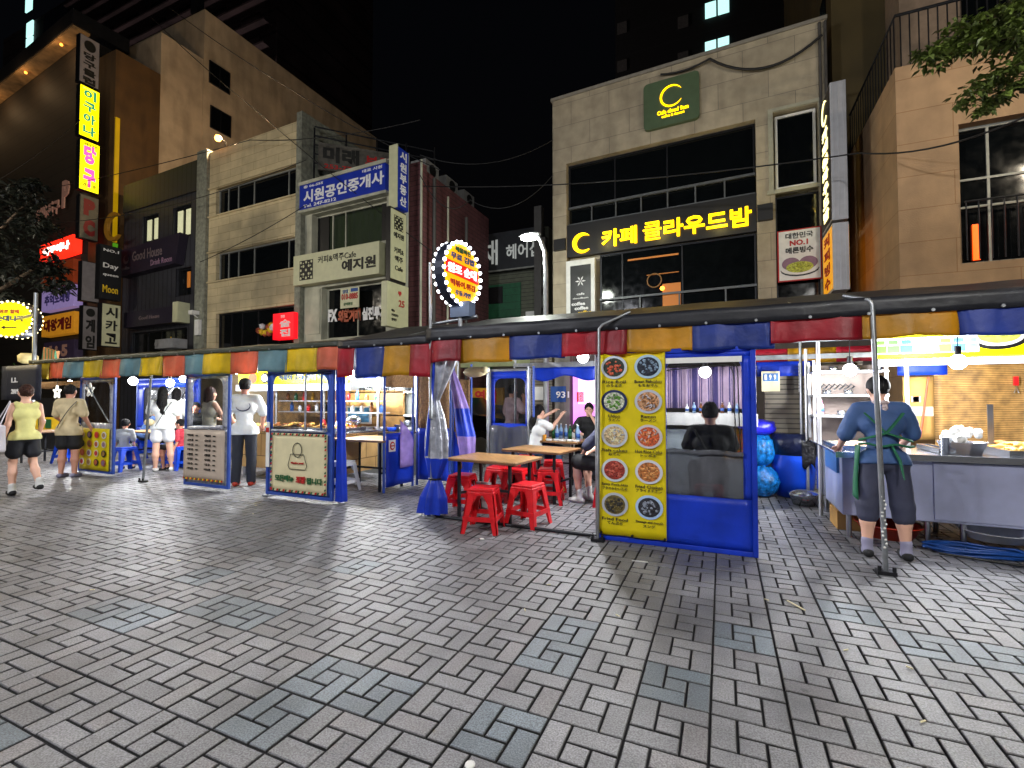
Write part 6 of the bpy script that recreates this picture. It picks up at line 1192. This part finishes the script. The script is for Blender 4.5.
# ================================================================ PEOPLE
def surf_nets(D,o,h):
    nx,ny,nz=D.shape; ins=D<0
    acc=np.zeros((nx-1,ny-1,nz-1,3)); cnt=np.zeros((nx-1,ny-1,nz-1))
    for ax_ in range(3):
        sl0=[slice(None)]*3; sl1=[slice(None)]*3; sl0[ax_]=slice(0,-1); sl1[ax_]=slice(1,None)
        a,b=D[tuple(sl0)],D[tuple(sl1)]; cr=(a<0)!=(b<0); t=np.where(cr,a/(a-b+1e-12),0)
        oth=[k for k in range(3) if k!=ax_]
        for i in (0,1):
            for j in (0,1):
                s=[None]*3; s[ax_]=slice(None); s[oth[0]]=slice(i,D.shape[oth[0]]-1+i); s[oth[1]]=slice(j,D.shape[oth[1]]-1+j)
                c=cr[tuple(s)]; tt=t[tuple(s)]
                off=np.zeros(c.shape+(3,)); off[...,ax_]=tt; off[...,oth[0]]=i; off[...,oth[1]]=j
                acc+=off*c[...,None]; cnt+=c
    cell=cnt>0; idx=-np.ones(cell.shape,int); idx[cell]=np.arange(cell.sum())
    g=np.argwhere(cell); V=(g+acc[cell]/cnt[cell][:,None])*h+o; F=[]
    for ax_ in range(3):
        oth=[(ax_+1)%3,(ax_+2)%3]; s0=[slice(1,-1)]*3; s1=[slice(1,-1)]*3; s0[ax_]=slice(0,-1); s1[ax_]=slice(1,None)
        a,b=ins[tuple(s0)],ins[tuple(s1)]; base=np.array([1,1,1]); base[ax_]=0
        for flip,msk in ((False,a&~b),(True,~a&b)):
            p=np.argwhere(msk)+base
            if not len(p): continue
            e1=np.zeros(3,int); e1[oth[0]]=1; e2=np.zeros(3,int); e2[oth[1]]=1
            q=[p-e1-e2,p-e2,p,p-e1]
            if flip: q=q[::-1]
            F.append(np.stack([idx[x[:,0],x[:,1],x[:,2]] for x in q],1))
    return V,np.concatenate(F) if F else np.zeros((0,4),int)
def sdf(prims,subs=(),clips=(),h=.013,k=.03,mb=None,m=None):
    P=[]
    for p in prims:
        if p[0]=='c': P+=[np.array(p[1])-max(p[3],p[4]),np.array(p[1])+max(p[3],p[4]),np.array(p[2])-max(p[3],p[4]),np.array(p[2])+max(p[3],p[4])]
        else: P+=[np.array(p[1])-max(p[2]),np.array(p[1])+max(p[2])]
    P=np.array(P); lo=P.min(0)-.03; hi=P.max(0)+.03; n=np.ceil((hi-lo)/h).astype(int)+1
    X,Y,Z=np.meshgrid(*[lo[i]+h*np.arange(n[i]) for i in range(3)],indexing='ij')
    def ev(p):
        if p[0]=='c':
            a=np.array(p[1],float); b=np.array(p[2],float); ba=b-a; L=(ba@ba)+1e-12
            t=np.clip(((X-a[0])*ba[0]+(Y-a[1])*ba[1]+(Z-a[2])*ba[2])/L,0,1)
            return np.sqrt((X-a[0]-t*ba[0])**2+(Y-a[1]-t*ba[1])**2+(Z-a[2]-t*ba[2])**2)-(p[3]+(p[4]-p[3])*t)
        c,r=p[1],p[2]; q=np.sqrt(((X-c[0])/r[0])**2+((Y-c[1])/r[1])**2+((Z-c[2])/r[2])**2); return (q-1)*min(r)
    D=None
    for p in prims:
        d=ev(p); kk=p[5] if (p[0]=='c' and len(p)>5) else k
        if D is None: D=d
        else: hh=np.clip(.5+.5*(D-d)/kk,0,1); D=D*(1-hh)+d*hh-kk*hh*(1-hh)
    for p in subs: D=np.maximum(D,-ev(p))
    for (nn,dd) in clips: D=np.maximum(D,X*nn[0]+Y*nn[1]+Z*nn[2]-dd)
    V,F=surf_nets(D,lo,h)
    mb=mb or MB(); mb.add([tuple(x) for x in V.tolist()],[tuple(x) for x in F.tolist()],m,True); return mb
mat('skin','c8917a',.5,var=.05,ns=8); mat('skin_light','d8a890',.5,var=.05,ns=8); mat('hair_black','0b090a',.7,var=.3,ns=40,bump=1.0,bs=55,spec=.25); mat('hair_brown','33190f',.7,var=.4,ns=40,bump=1.0,bs=55,spec=.25); mat('eye_dark','100c0c',.3,var=0); mat('lip','9a4a44',.5,var=0)
def cm(n,c,**k): return mat(n,c,.75,var=.1,ns=5,bump=.25,bs=12,**k)
cm('tee_white','d8dcd8'); cm('tee_beige','cdbb92'); cm('tank_yellow','d0cc84'); cm('shorts_navy','14161f'); cm('shorts_black','101012'); cm('shorts_white','d4d6d8'); cm('tee_gray','8c9094'); cm('tee_navy','24406c'); cm('jeans_dark','20242e'); cm('black_cloth','0f1012'); cm('blue_tee','33507e'); cm('trouser_gray','33364a'); cm('apron_green','0f5a3c'); cm('tank_gray','a8a698'); cm('red_cloth','b03040'); cm('pink_tee','d8b8bc'); cm('tote','c8c4cc'); cm('shoe_black','141416'); cm('shoe_white','d8d8d4'); cm('sock_white','d0d0cc'); cm('sock_gray','8a88a0'); cm('jeans','3a5a80')
def V3(*a): return np.array(a,float)
def person(label,x,y,rz,h=1.65,pose='stand',J=None,skin='skin',w=1.,hair=('short','hair_black'),top=None,bottom=None,shoes='shoe_black',socks=None,extras=(),lean=0,look=0,seat=.47,group=None,res=.013,child=False,zlift=0):
    s=h/1.65; e=empty('person',label,'person',(0,0,0),group=group)
    j={}
    if pose=='stand':
        pz=.9; j.update(pel=V3(0,0,pz),hipL=V3(-.09,0,.88),hipR=V3(.09,0,.88),kneeL=V3(-.1,.01,.48),kneeR=V3(.1,.01,.48),ankL=V3(-.11,-.01,.08),ankR=V3(.11,-.01,.08))
    else:
        pz=seat/s+.1; j.update(pel=V3(0,0,pz),hipL=V3(-.09,.02,pz-.02),hipR=V3(.09,.02,pz-.02),kneeL=V3(-.14,.42,pz+.0),kneeR=V3(.14,.42,pz+.0),ankL=V3(-.13,.38,.08),ankR=V3(.13,.38,.08))
    ln=R(lean); up=lambda d,fx=0:V3(fx,d*S(ln),d*C(ln))
    b0=j['pel']; j['chest']=b0+up(.33); j['neck']=b0+up(.53); j['head']=b0+up(.655)+V3(0,.015+.02*S(ln),0)
    j['shL']=b0+up(.46)+V3(-.165*w,0,0); j['shR']=b0+up(.46)+V3(.165*w,0,0)
    j['elL']=j['shL']+V3(-.05,-.02,-.27); j['elR']=j['shR']+V3(.05,-.02,-.27); j['wrL']=j['elL']+V3(-.01,.08,-.23); j['wrR']=j['elR']+V3(.01,.08,-.23)
    for k_,v_ in (J or {}).items(): j[k_]=V3(*v_)/ (1 if True else s)
    hs=1.0 if not child else 1.25
    hd=j['head']; lk=R(look); fwd=V3(-S(lk),C(lk),0); rt=V3(C(lk),S(lk),0)
    if child: hd=hd+V3(0,0,.02)
    HR=(.074*hs,.092*hs,.108*hs)
    prims=[('c',j['hipL'],j['hipR'],.09*w,.09*w),('c',b0+up(.02),b0+up(.2),.105*w,.095*w),('c',b0+up(.2),j['chest'],.095*w,.108*w),('c',j['chest']+V3(-.07*w,0,0),j['chest']+V3(.07*w,0,0),.1*w,.1*w),('c',j['shL']*.75+j['shR']*.25,j['shR']*.75+j['shL']*.25,.062*w,.062*w),
      ('c',j['chest']+up(.12),j['neck']+V3(0,.005,0),.06,.05),('c',j['neck'],hd+V3(0,-.01,-.04),.048,.05)]
    hm=lambda p: p+0
    prims+=[('e',hd+V3(0,0,.015)-fwd*.008,HR),('c',hd+fwd*.03+V3(0,0,-.03*hs),hd+fwd*.048*hs+V3(0,0,-.082*hs),.05*hs,.034*hs),('c',hd+fwd*.085*hs+V3(0,0,.012),hd+fwd*.1*hs+V3(0,0,-.022*hs),.009,.014,.012)]
    for s_ in (-1,1): prims.append(('e',hd+rt*s_*.078*hs+V3(0,0,-.005),(.014,.024,.034)))
    for L in 'LR':
        prims+=[('c',j['sh'+L],j['el'+L],.05*w,.038*w),('c',j['el'+L],j['wr'+L],.038*w,.026),('c',j['hip'+L],j['knee'+L],.08*w,.054*w),('c',j['knee'+L],j['knee'+L]*.6+j['ank'+L]*.4,.054*w,.058*w),('c',j['knee'+L]*.6+j['ank'+L]*.4,j['ank'+L],.056*w,.035)]
        fd=V3(0,1,0); prims.append(('c',j['ank'+L]+V3(0,-.02,-.035),j['ank'+L]+V3(0,.13,-.05),.036,.028))
        hdv=j['wr'+L]-j['el'+L]; hdv=hdv/np.linalg.norm(hdv); prims.append(('c',j['wr'+L]+hdv*.02,j['wr'+L]+hdv*.075,.026,.03,.015))
    mb=sdf(prims,h=res/s if s>.8 else res,k=.028)
    for L,sg_ in (('L',-1),('R',1)):    # fingers
        d=j['wr'+L]-j['el'+L]; d=d/np.linalg.norm(d); side=np.cross(d,V3(0,0,1)) if abs(d[2])<.8 else np.cross(d,V3(1,0,0)); side=side/np.linalg.norm(side); nn=np.cross(side,d); c=j['wr'+L]+d*.085
        for q,(of,ln_) in enumerate(((-.028,.062),(-.01,.075),(.009,.07),(.026,.055))):
            p0=c+side*of; p1=p0+d*ln_*.5-nn*.004; p2=p1+d*ln_*.35-nn*.018; mb.tube([tuple(p0-d*.02),tuple(p1),tuple(p2)],[.0095,.0085,.007],6)
        p0=j['wr'+L]+d*.03+side*(-.025); mb.tube([tuple(p0),tuple(p0-side*.022+d*.03),tuple(p0-side*.028+d*.055-nn*.01)],[.012,.011,.008],6)
    body=mb.build('body',skin,e)
    # face
    b=MB()
    for s_ in (-1,1): q=hd+rt*s_*.031*hs+fwd*.08*hs+V3(0,0,.012*hs); b.blob(tuple(q),(.013,.01,.007),n=8,jit=0)
    b.build('eyes','eye_dark',e)
    b=MB(); q=hd+fwd*.083*hs+V3(0,0,-.052*hs); b.blob(tuple(q),(.022,.01,.007),n=8,jit=0); b.build('mouth','lip',e)
    # hair
    if hair:
        st,hm_=hair; sh=V3(0,0,.0)
        cap=[('e',hd+V3(0,0,.03)-fwd*.018,(.088*hs,.1*hs,.108*hs))]; sub=[('e',hd+fwd*.095*hs+V3(0,0,-.035),(.078*hs,.07*hs,.088*hs))]; cl=[]
        if st=='short': cl=[(( 0,0,-1),-(hd[2]-.045*hs))]
        if st=='bun': cap.append(('e',hd-fwd*.1+V3(0,0,.02),(.04,.04,.04)))
        if st=='bob': cap.append(('c',hd-fwd*.03+V3(0,0,0),hd-fwd*.04+V3(0,0,-.1),.092,.085)); sub.append(('c',hd+fwd*.1,hd+fwd*.1+V3(0,0,-.2),.07,.08))
        if st=='long': cap+= [('c',hd-fwd*.04,hd-fwd*.08+V3(0,0,-.2),.085,.085),('c',hd-fwd*.08+V3(0,0,-.2),hd-fwd*.1+V3(.02,0,-.42),.09,.045)]
        if st=='ponytail': cap+= [('c',hd-fwd*.08+V3(0,0,.02),hd-fwd*.15+V3(0,0,-.15),.045,.06),('c',hd-fwd*.15+V3(0,0,-.15),hd-fwd*.17+V3(0,0,-.42),.06,.025)]
        hb_=sdf(cap,sub,cl,h=.011,k=.02)
        rdh=random.Random(int(abs(x)*77)); arr=hb_.v
        hb_.v=[tuple(np.array(v_)+.006*mn.noise(Vector(v_)*38)*(np.array(v_)-hd)/.1) for v_ in arr]
        hb_.build('hair',hm_,e)
    def sleeve(fr,add): 
        P=[]
        for L in 'LR':
            a,b_,c=j['sh'+L],j['el'+L],j['wr'+L]
            if fr<=1: P.append(('c',a,a+(b_-a)*fr,.058*w+add,.05*w+add+.012))
            else: P+=[('c',a,b_,.058*w+add,.046*w+add),('c',b_,b_+(c-b_)*(fr-1),.046*w+add,.036+add)]
        return P
    ad=.016
    torso=lambda a:[('c',j['hipL'],j['hipR'],.088*w+a+.006,.088*w+a+.006),('c',j['hipL']*1+up(-.08)-b0*0,j['hipR']+up(-.08),.088*w+a+.012,.088*w+a+.012),('c',b0+up(-.02),b0+up(.2),.106*w+a,.098*w+a),('c',b0+up(.2),j['chest'],.1*w+a,.11*w+a),('c',j['chest']+V3(-.07*w,0,0),j['chest']+V3(.07*w,0,0),.102*w+a,.102*w+a),('c',j['shL']*.8+j['shR']*.2,j['shR']*.8+j['shL']*.2,.06*w+a,.06*w+a),('c',j['chest']+up(.08),j['neck']+up(-.03),.06+a,.05+a)]
    if top:
        tm,sl,hem=top[0],top[1],top[2]   # hem: offset relative to pelvis (negative = lower)
        nd=up(1); hz=b0+up(hem); pr=torso(ad)
        if pose=='sit': pass
        if sl>0: pr+=sleeve(sl,.012)
        sub=[('e',j['neck']+up(.03),(.058,.058,.045))]; 
        if sl==0: sub=[('e',j['neck']+up(.03),(.1,.085,.1)),('e',j['shL']+V3(-.06,0,.02),(.07,.1,.12)),('e',j['shR']+V3(.06,0,.02),(.07,.1,.12))]
        mbs=sdf(pr,sub,[((-nd[0],-nd[1],-nd[2]),-(nd@hz))],h=.013,k=.03)
        mbs.v=[tuple(np.array(v_)+ (.007*mn.noise(Vector((v_[0]*9,v_[1]*9,v_[2]*6)))+.004*mn.noise(Vector(v_)*22))*V3((v_[0]-b0[0])*6,(v_[1]-b0[1])*6,0)) for v_ in mbs.v]
        mbs.build('top',tm,e)
    if bottom:
        bm_,fr=bottom[0],bottom[1]; ease=bottom[2] if len(bottom)>2 else .02
        pr=[('c',j['hipL'],j['hipR'],.09*w+.014,.09*w+.014),('c',b0,b0+up(.1),.106*w+.008,.1*w+.008)]
        for L in 'LR':
            a,b_,c=j['hip'+L],j['knee'+L],j['ank'+L]
            if fr<=1: pr.append(('c',a,a+(b_-a)*fr,.078*w+.014,.068*w+ease*1.1))
            else: pr+=[('c',a,b_,.078*w+.014,.062*w+ease),('c',b_,b_+(c-b_)*(fr-1),.062*w+ease,.05*w+ease*1.2)]
        mbs=sdf(pr,[],[((up(1)[0],up(1)[1],up(1)[2]),up(1)@(b0+up(.13)))],h=.013,k=.02); mbs.v=[tuple(np.array(v_)+.006*mn.noise(Vector((v_[0]*14,v_[1]*14,v_[2]*7)))) for v_ in mbs.v]; mbs.build('shorts' if fr<=1.2 else 'trousers',bm_,e)
    for L in 'LR':
        a=j['ank'+L]
        if socks: sdf([('c',a+V3(0,0,-.02),a+V3(0,0,socks[1]),.042,.046),('c',a+V3(0,-.02,-.03),a+V3(0,.1,-.045),.04,.032)],h=.011).build('sock',socks[0],e)
        if shoes: sdf([('c',a+V3(0,-.035,-.042),a+V3(0,.06,-.045),.043,.04),('c',a+V3(0,.05,-.048),a+V3(0,.145,-.052),.04,.032)],[],[((0,0,1),a[2]-.005),((0,0,-1),-(a[2]-.08))],h=.01).build('shoe',shoes,e)
    for ex in extras: ex(e,j,up,fwd,rt)
    e.scale=(s,)*3; e.location=(x,y,zlift); e.rotation_euler=(0,0,math.atan2(-x,y)+R(rz)); return e
def strap(p0,p1,off,m,name='strap',r=.012,bagc=None,bagr=None,bm=None):
    def f(e,j,up,fwd,rt):
        a=j[p0]; b=j[p1]; b_=MB(); P=[]
        for i in range(13):
            t=i/12; q=a*(1-t)+b*t; ax_=j['pel']*(1-(q[2]-j['pel'][2])/.46)+j['neck']*((q[2]-j['pel'][2])/.46) if True else 0
            d=V3(q[0]-ax_[0],0,0); P.append((q[0],ax_[1]+off*math.sqrt(max(.1,1-(d[0]/.2)**2)),q[2]+.02))
        b_.tube(P,r,6,flat=.5); b_.build(name,m,e)
        if bagc: b2=MB(); b2.blob(tuple(j['pel']+V3(*bagc)),bagr,n=12,jit=.06,seed=2); b2.build('bag',bm or m,e)
    return f
def tote(e,j,up,fwd,rt):
    c=j['pel']+V3(-.3,.02,-.02); b=MB(); b.hexa([tuple(c+V3(x,y,z)) for z,k in ((-.2,1),(.2,.9)) for x,y in ((-.06*k,-.19*k),(.06*k,-.19*k),(.06*k,.19*k),(-.06*k,.19*k))]); b.build('tote_bag','tote',e,bevel=.03)
    b=MB(); b.tube([tuple(c+V3(0,-.1,.18)),tuple(j['shL']+V3(-.04,-.06,.05)),tuple(j['shL']+V3(-.02,.02,.07)),tuple(c+V3(0,.1,.18))],.014,6,flat=.5); b.build('tote_handle','tote',e)
# 1 walking woman
person('person walking away in yellow tank top and dark shorts carrying a white tote bag',-9.62,3.6,16,1.62,w=.9,J=dict(kneeL=(-.1,.1,.5),ankL=(-.12,.02,.09),kneeR=(.1,.02,.5),ankR=(.1,-.26,.17),elL=(-.2,-.03,1.08),wrL=(-.22,.05,.86),elR=(.2,.02,1.1),wrR=(.19,.12,.88)),skin='skin_light',hair=('bun','hair_brown'),top=('tank_yellow',0,-.06),bottom=('shorts_navy',.62,.035),shoes='shoe_black',socks=('sock_white',.06),extras=[tote])
# 2 man beige
person('person in loose beige t-shirt and black shorts standing at the yellow dish poster panel',-11.0,4.72,-35,1.66,w=1.04,J=dict(elR=(.23,.02,1.1),wrR=(.24,.16,.9),elL=(-.22,.02,1.1),wrL=(-.2,.18,.95)),top=('tee_beige',.8,-.14),bottom=('shorts_black',.7,.04),shoes='sock_gray',extras=[strap('shR','hipL',-.17,'black','sling_strap')])
# 3 child
person('small boy in grey t-shirt sitting on a blue stool and reaching to the table',ax(125,5.6),5.6,-15,1.12,'sit',child=True,seat=.4,J=None,top=('tee_gray',.9,-.04),bottom=('shorts_black',1.0),hair=('short','hair_black'),lean=8)
# 4 blue adult seated
person('person in dark blue shirt leaning over the family table in the left stall',ax(143,6.75),6.75,-85,1.6,'sit',lean=30,J=dict(elR=(.22,.42,.85),wrR=(.15,.62,.8),elL=(-.22,.42,.85),wrL=(-.15,.62,.8)),top=('tee_navy',.9,-.05),bottom=('jeans_dark',2.0))
# 5 woman in white
person('person with long black hair in white t-shirt and white shorts standing at the table',ax(163,5.85),5.85,-12,1.64,skin='skin_light',w=1.02,hair=('long','hair_black'),J=dict(elL=(-.24,.1,1.15),wrL=(-.22,.34,1.12),elR=(.24,.06,1.12),wrR=(.22,.22,.98),ankL=(-.1,-.02,.08),ankR=(.17,.0,.08),kneeR=(.13,.01,.48)),top=('tee_white',.85,-.06),bottom=('shorts_white',.55,.035),shoes='shoe_white',extras=[strap('shR','hipL',-.16,'black','sling_strap',.01,(-.2,-.08,.08),(.09,.05,.07),'tee_beige')])
# 6 companion
person('dark haired person standing just behind the woman in white shorts',ax(176,6.35),6.35,-10,1.64,top=('tee_white',.9,-.08),bottom=('jeans_dark',2.0),hair=('bob','hair_black'))
# 7 child in red
person('child in red top sitting on a blue stool beside the price list panel',ax(181,6.15),6.15,70,1.1,'sit',child=True,seat=.4,top=('red_cloth',.9,-.04),bottom=('shorts_black',1.0))
# 8 bob woman
person('person with brown bob hair in grey tank top seen through the price list panel window',ax(210,5.7),5.7,-60,1.62,skin='skin_light',w=.95,hair=('bob','hair_brown'),J=dict(elL=(-.22,.12,1.12),wrL=(-.16,.34,1.05),elR=(.22,.12,1.12),wrR=(.16,.34,1.05)),top=('tank_gray',0,-.1),bottom=('jeans_dark',2.0))
# 9 face behind
person('person in black top facing the camera behind the price list panel window',ax(196,6.9),6.9,175,1.6,'sit',top=('black_cloth',.9,-.04),bottom=('jeans_dark',2.0),hair=('short','hair_black'),seat=.5)
# 10 man in white, cap
def capf(e,j,up,fwd,rt):
    hd=j['head']; sdf([('e',hd+V3(0,0,.045)-fwd*.01,(.095,.108,.098))],[],[((0,0,-1),-(hd[2]+.03))],h=.011).build('cap','black_cloth',e)
    b=MB(); c=hd+fwd*.11+V3(0,0,.045); b.blob(tuple(c),(.07,.07,.01),n=12,jit=0); b.build('cap_peak','black_cloth',e)
def backlogo(e,j,up,fwd,rt):
    b=MB(); c=j['chest']+up(.0); P=[]
    for i in range(15): a=PI*1.05+ (PI*1.15)*i/14; P.append(tuple(c+V3(.1*C(a)+.01,-.142+.25*(abs(.1*C(a)))**2*4,.02+.075*S(a))))
    b.tube(P,[.004+.012*S(PI*(i/14)) for i in range(15)],6,flat=.6); b.build('back_print',MT['ink_blue'] if False else mat('navy_print','18244a',.6),e)
person('person in white t-shirt with curved navy back print and black cap at the left cart',-7.28,5.45,-15,1.74,w=1.03,J=dict(elR=(.25,.08,1.14),wrR=(.2,.24,.95),elL=(-.26,.08,1.14),wrL=(-.2,.24,.95)),hair=('short','hair_black'),top=('tee_white',.95,-.1),bottom=('jeans_dark',2.0,.012),extras=[capf,backlogo],shoes='orange_red' if 'orange_red' in MT else 'shoe_black')
# 12 standing pink
person('person in pale pink t-shirt standing behind the arched inner screen, hand at mouth',ax(512,8.9),8.9,-60,1.68,w=1.12,J=dict(elR=(.26,.1,1.15),wrR=(.12,.2,1.4),elL=(-.26,.0,1.1),wrL=(-.24,.15,.95)),top=('pink_tee',.8,-.12),bottom=('jeans_dark',2.0),hair=('short','hair_black'))
# 13 ponytail
person('person with black ponytail in white t-shirt and jeans reaching over the crowded table',-2.98,7.72,-55,1.62,'sit',skin='skin_light',lean=8,J=dict(elL=(-.2,.26,1.1),wrL=(-.12,.48,1.22),elR=(.2,.22,.95),wrR=(.16,.46,1.16)),hair=('ponytail','hair_black'),top=('tee_white',.7,-.02),bottom=('jeans',2.0),shoes='shoe_white')
# 14 man facing
person('person with short black hair in black shirt facing the camera, hand at chin',ax(589,8.75),8.75,175,1.66,'sit',skin='skin_light',J=dict(elL=(-.22,.25,.85),wrL=(-.05,.16,1.12),elR=(.24,.2,.85),wrR=(.14,.42,.82)),top=('black_cloth',.9,-.02),bottom=('jeans_dark',2.0))
# 15 cropped sitter
person('person in dark shirt, black shorts and white trainers half hidden by the yellow banner',-1.42,6.45,62,1.66,'sit',skin='skin_light',J=dict(elL=(-.22,.2,.8),wrL=(-.08,.34,.68),elR=(.22,.2,.8),wrR=(.08,.34,.68)),top=('trouser_gray',1.0,-.02),bottom=('shorts_black',.9,.04),shoes='shoe_white',socks=('sock_white',.09))
# 16 man behind vinyl
person('person in black t-shirt with sling strap sitting with back turned behind the vinyl window',-.13,5.95,4,1.7,'sit',skin='skin_light',w=1.04,J=dict(elL=(-.23,.08,.86),wrL=(-.14,.32,.85),elR=(.23,.08,.86),wrR=(.14,.32,.85)),top=('black_cloth',.95,-.02),bottom=('jeans_dark',2.0),seat=.49,extras=[strap('shL','hipR',-.19,'shoe_black','sling_strap',.02)])
# 17 vendor
def apron(e,j,up,fwd,rt):
    b=MB(); w_=1.33
    def bp(x,z): # point on the back surface
        t=(z-j['pel'][2])/.46; c=j['pel']*(1-t)+j['neck']*t; return (x,c[1]-.152*math.sqrt(max(.05,1-(x/.25)**2)),z)
    Z=j['pel'][2]
    for s_ in (-1,1): b.tube([bp(s_*(.15-.13*i/8*1.0) if False else s_*(.145-.145*i/8),Z+.42-.18*i/8) for i in range(9)]+[bp(-s_*(.2*i/6),Z+.24-.07*i/6) for i in range(1,7)],.02,6,flat=.4)
    b.tube([bp(-.2+.4*i/12,Z+.13+.01*S(i)) for i in range(13)],.022,6,flat=.5)
    b.tube([bp(.03,Z+.13),bp(.08,Z+.0),(bp(.1,Z-.1)[0],bp(.1,Z-.1)[1]-.02,Z-.16)],[.022,.03,.012],6,flat=.4); b.build('apron_straps','apron_green',e)
    b=MB(); b.cloth(lambda u,v:(-.2-.03*S(u*5)*v-.02*v,-.1+.16*u+.06*S(v*3),Z+.12-.5*v*(1-.2*u)),6,10,.01); b.build('apron_side','apron_green',e)
    b=MB(); b.tube([tuple(j['neck']+V3(.05*C(a),-.04+.06*S(a)*.8,.0)) for a in [i*PI/6 for i in range(13)]],.022,6); b.blob(tuple(j['neck']+V3(.02,-.09,-.06)),(.03,.02,.05),n=8); b.build('neck_scarf',mat('scarf','b8a8a8',.7,var=.4,ns=60),e)
def hairnet(e,j,up,fwd,rt):
    hd=j['head']; sdf([('e',hd+V3(0,0,.03)-fwd*.012,(.095,.108,.105))],[],[((0,0,-1),-(hd[2]-.0))],h=.011).build('head_cover','shorts_black',e)
person('vendor in blue t-shirt with green apron straps bending over the steel cart',1.35,5.38,14,1.64,w=1.02,lean=12,look=14,J=dict(elL=(-.27,.12,1.1),wrL=(-.27,.36,.98),elR=(.25,.14,1.12),wrR=(.22,.38,.98),kneeL=(-.13,.0,.48),kneeR=(.13,.0,.48),ankL=(-.145,-.02,.08),ankR=(.145,-.02,.08)),skin='skin_light',hair=('short','hair_black'),top=('blue_tee',.95,-.06),bottom=('trouser_gray',1.25,.03),shoes='shoe_black',socks=('sock_gray',.07),extras=[apron,hairnet])

import re as _re, collections as _c
_l=_c.defaultdict(list)
for o in bpy.data.objects:
    if o.get('category') and o.get('label'):
        n=len(_re.findall(r"[A-Za-z0-9][A-Za-z0-9'-]*",o['label']))
        if n>16: print('LONG',n,o.name,o['label'])
        _l[o['label']].append(o)
for k,v in _l.items():
    if len(v)>1 and len({x.get('group') or x.name for x in v})>1: print('DUP',len(v),k)
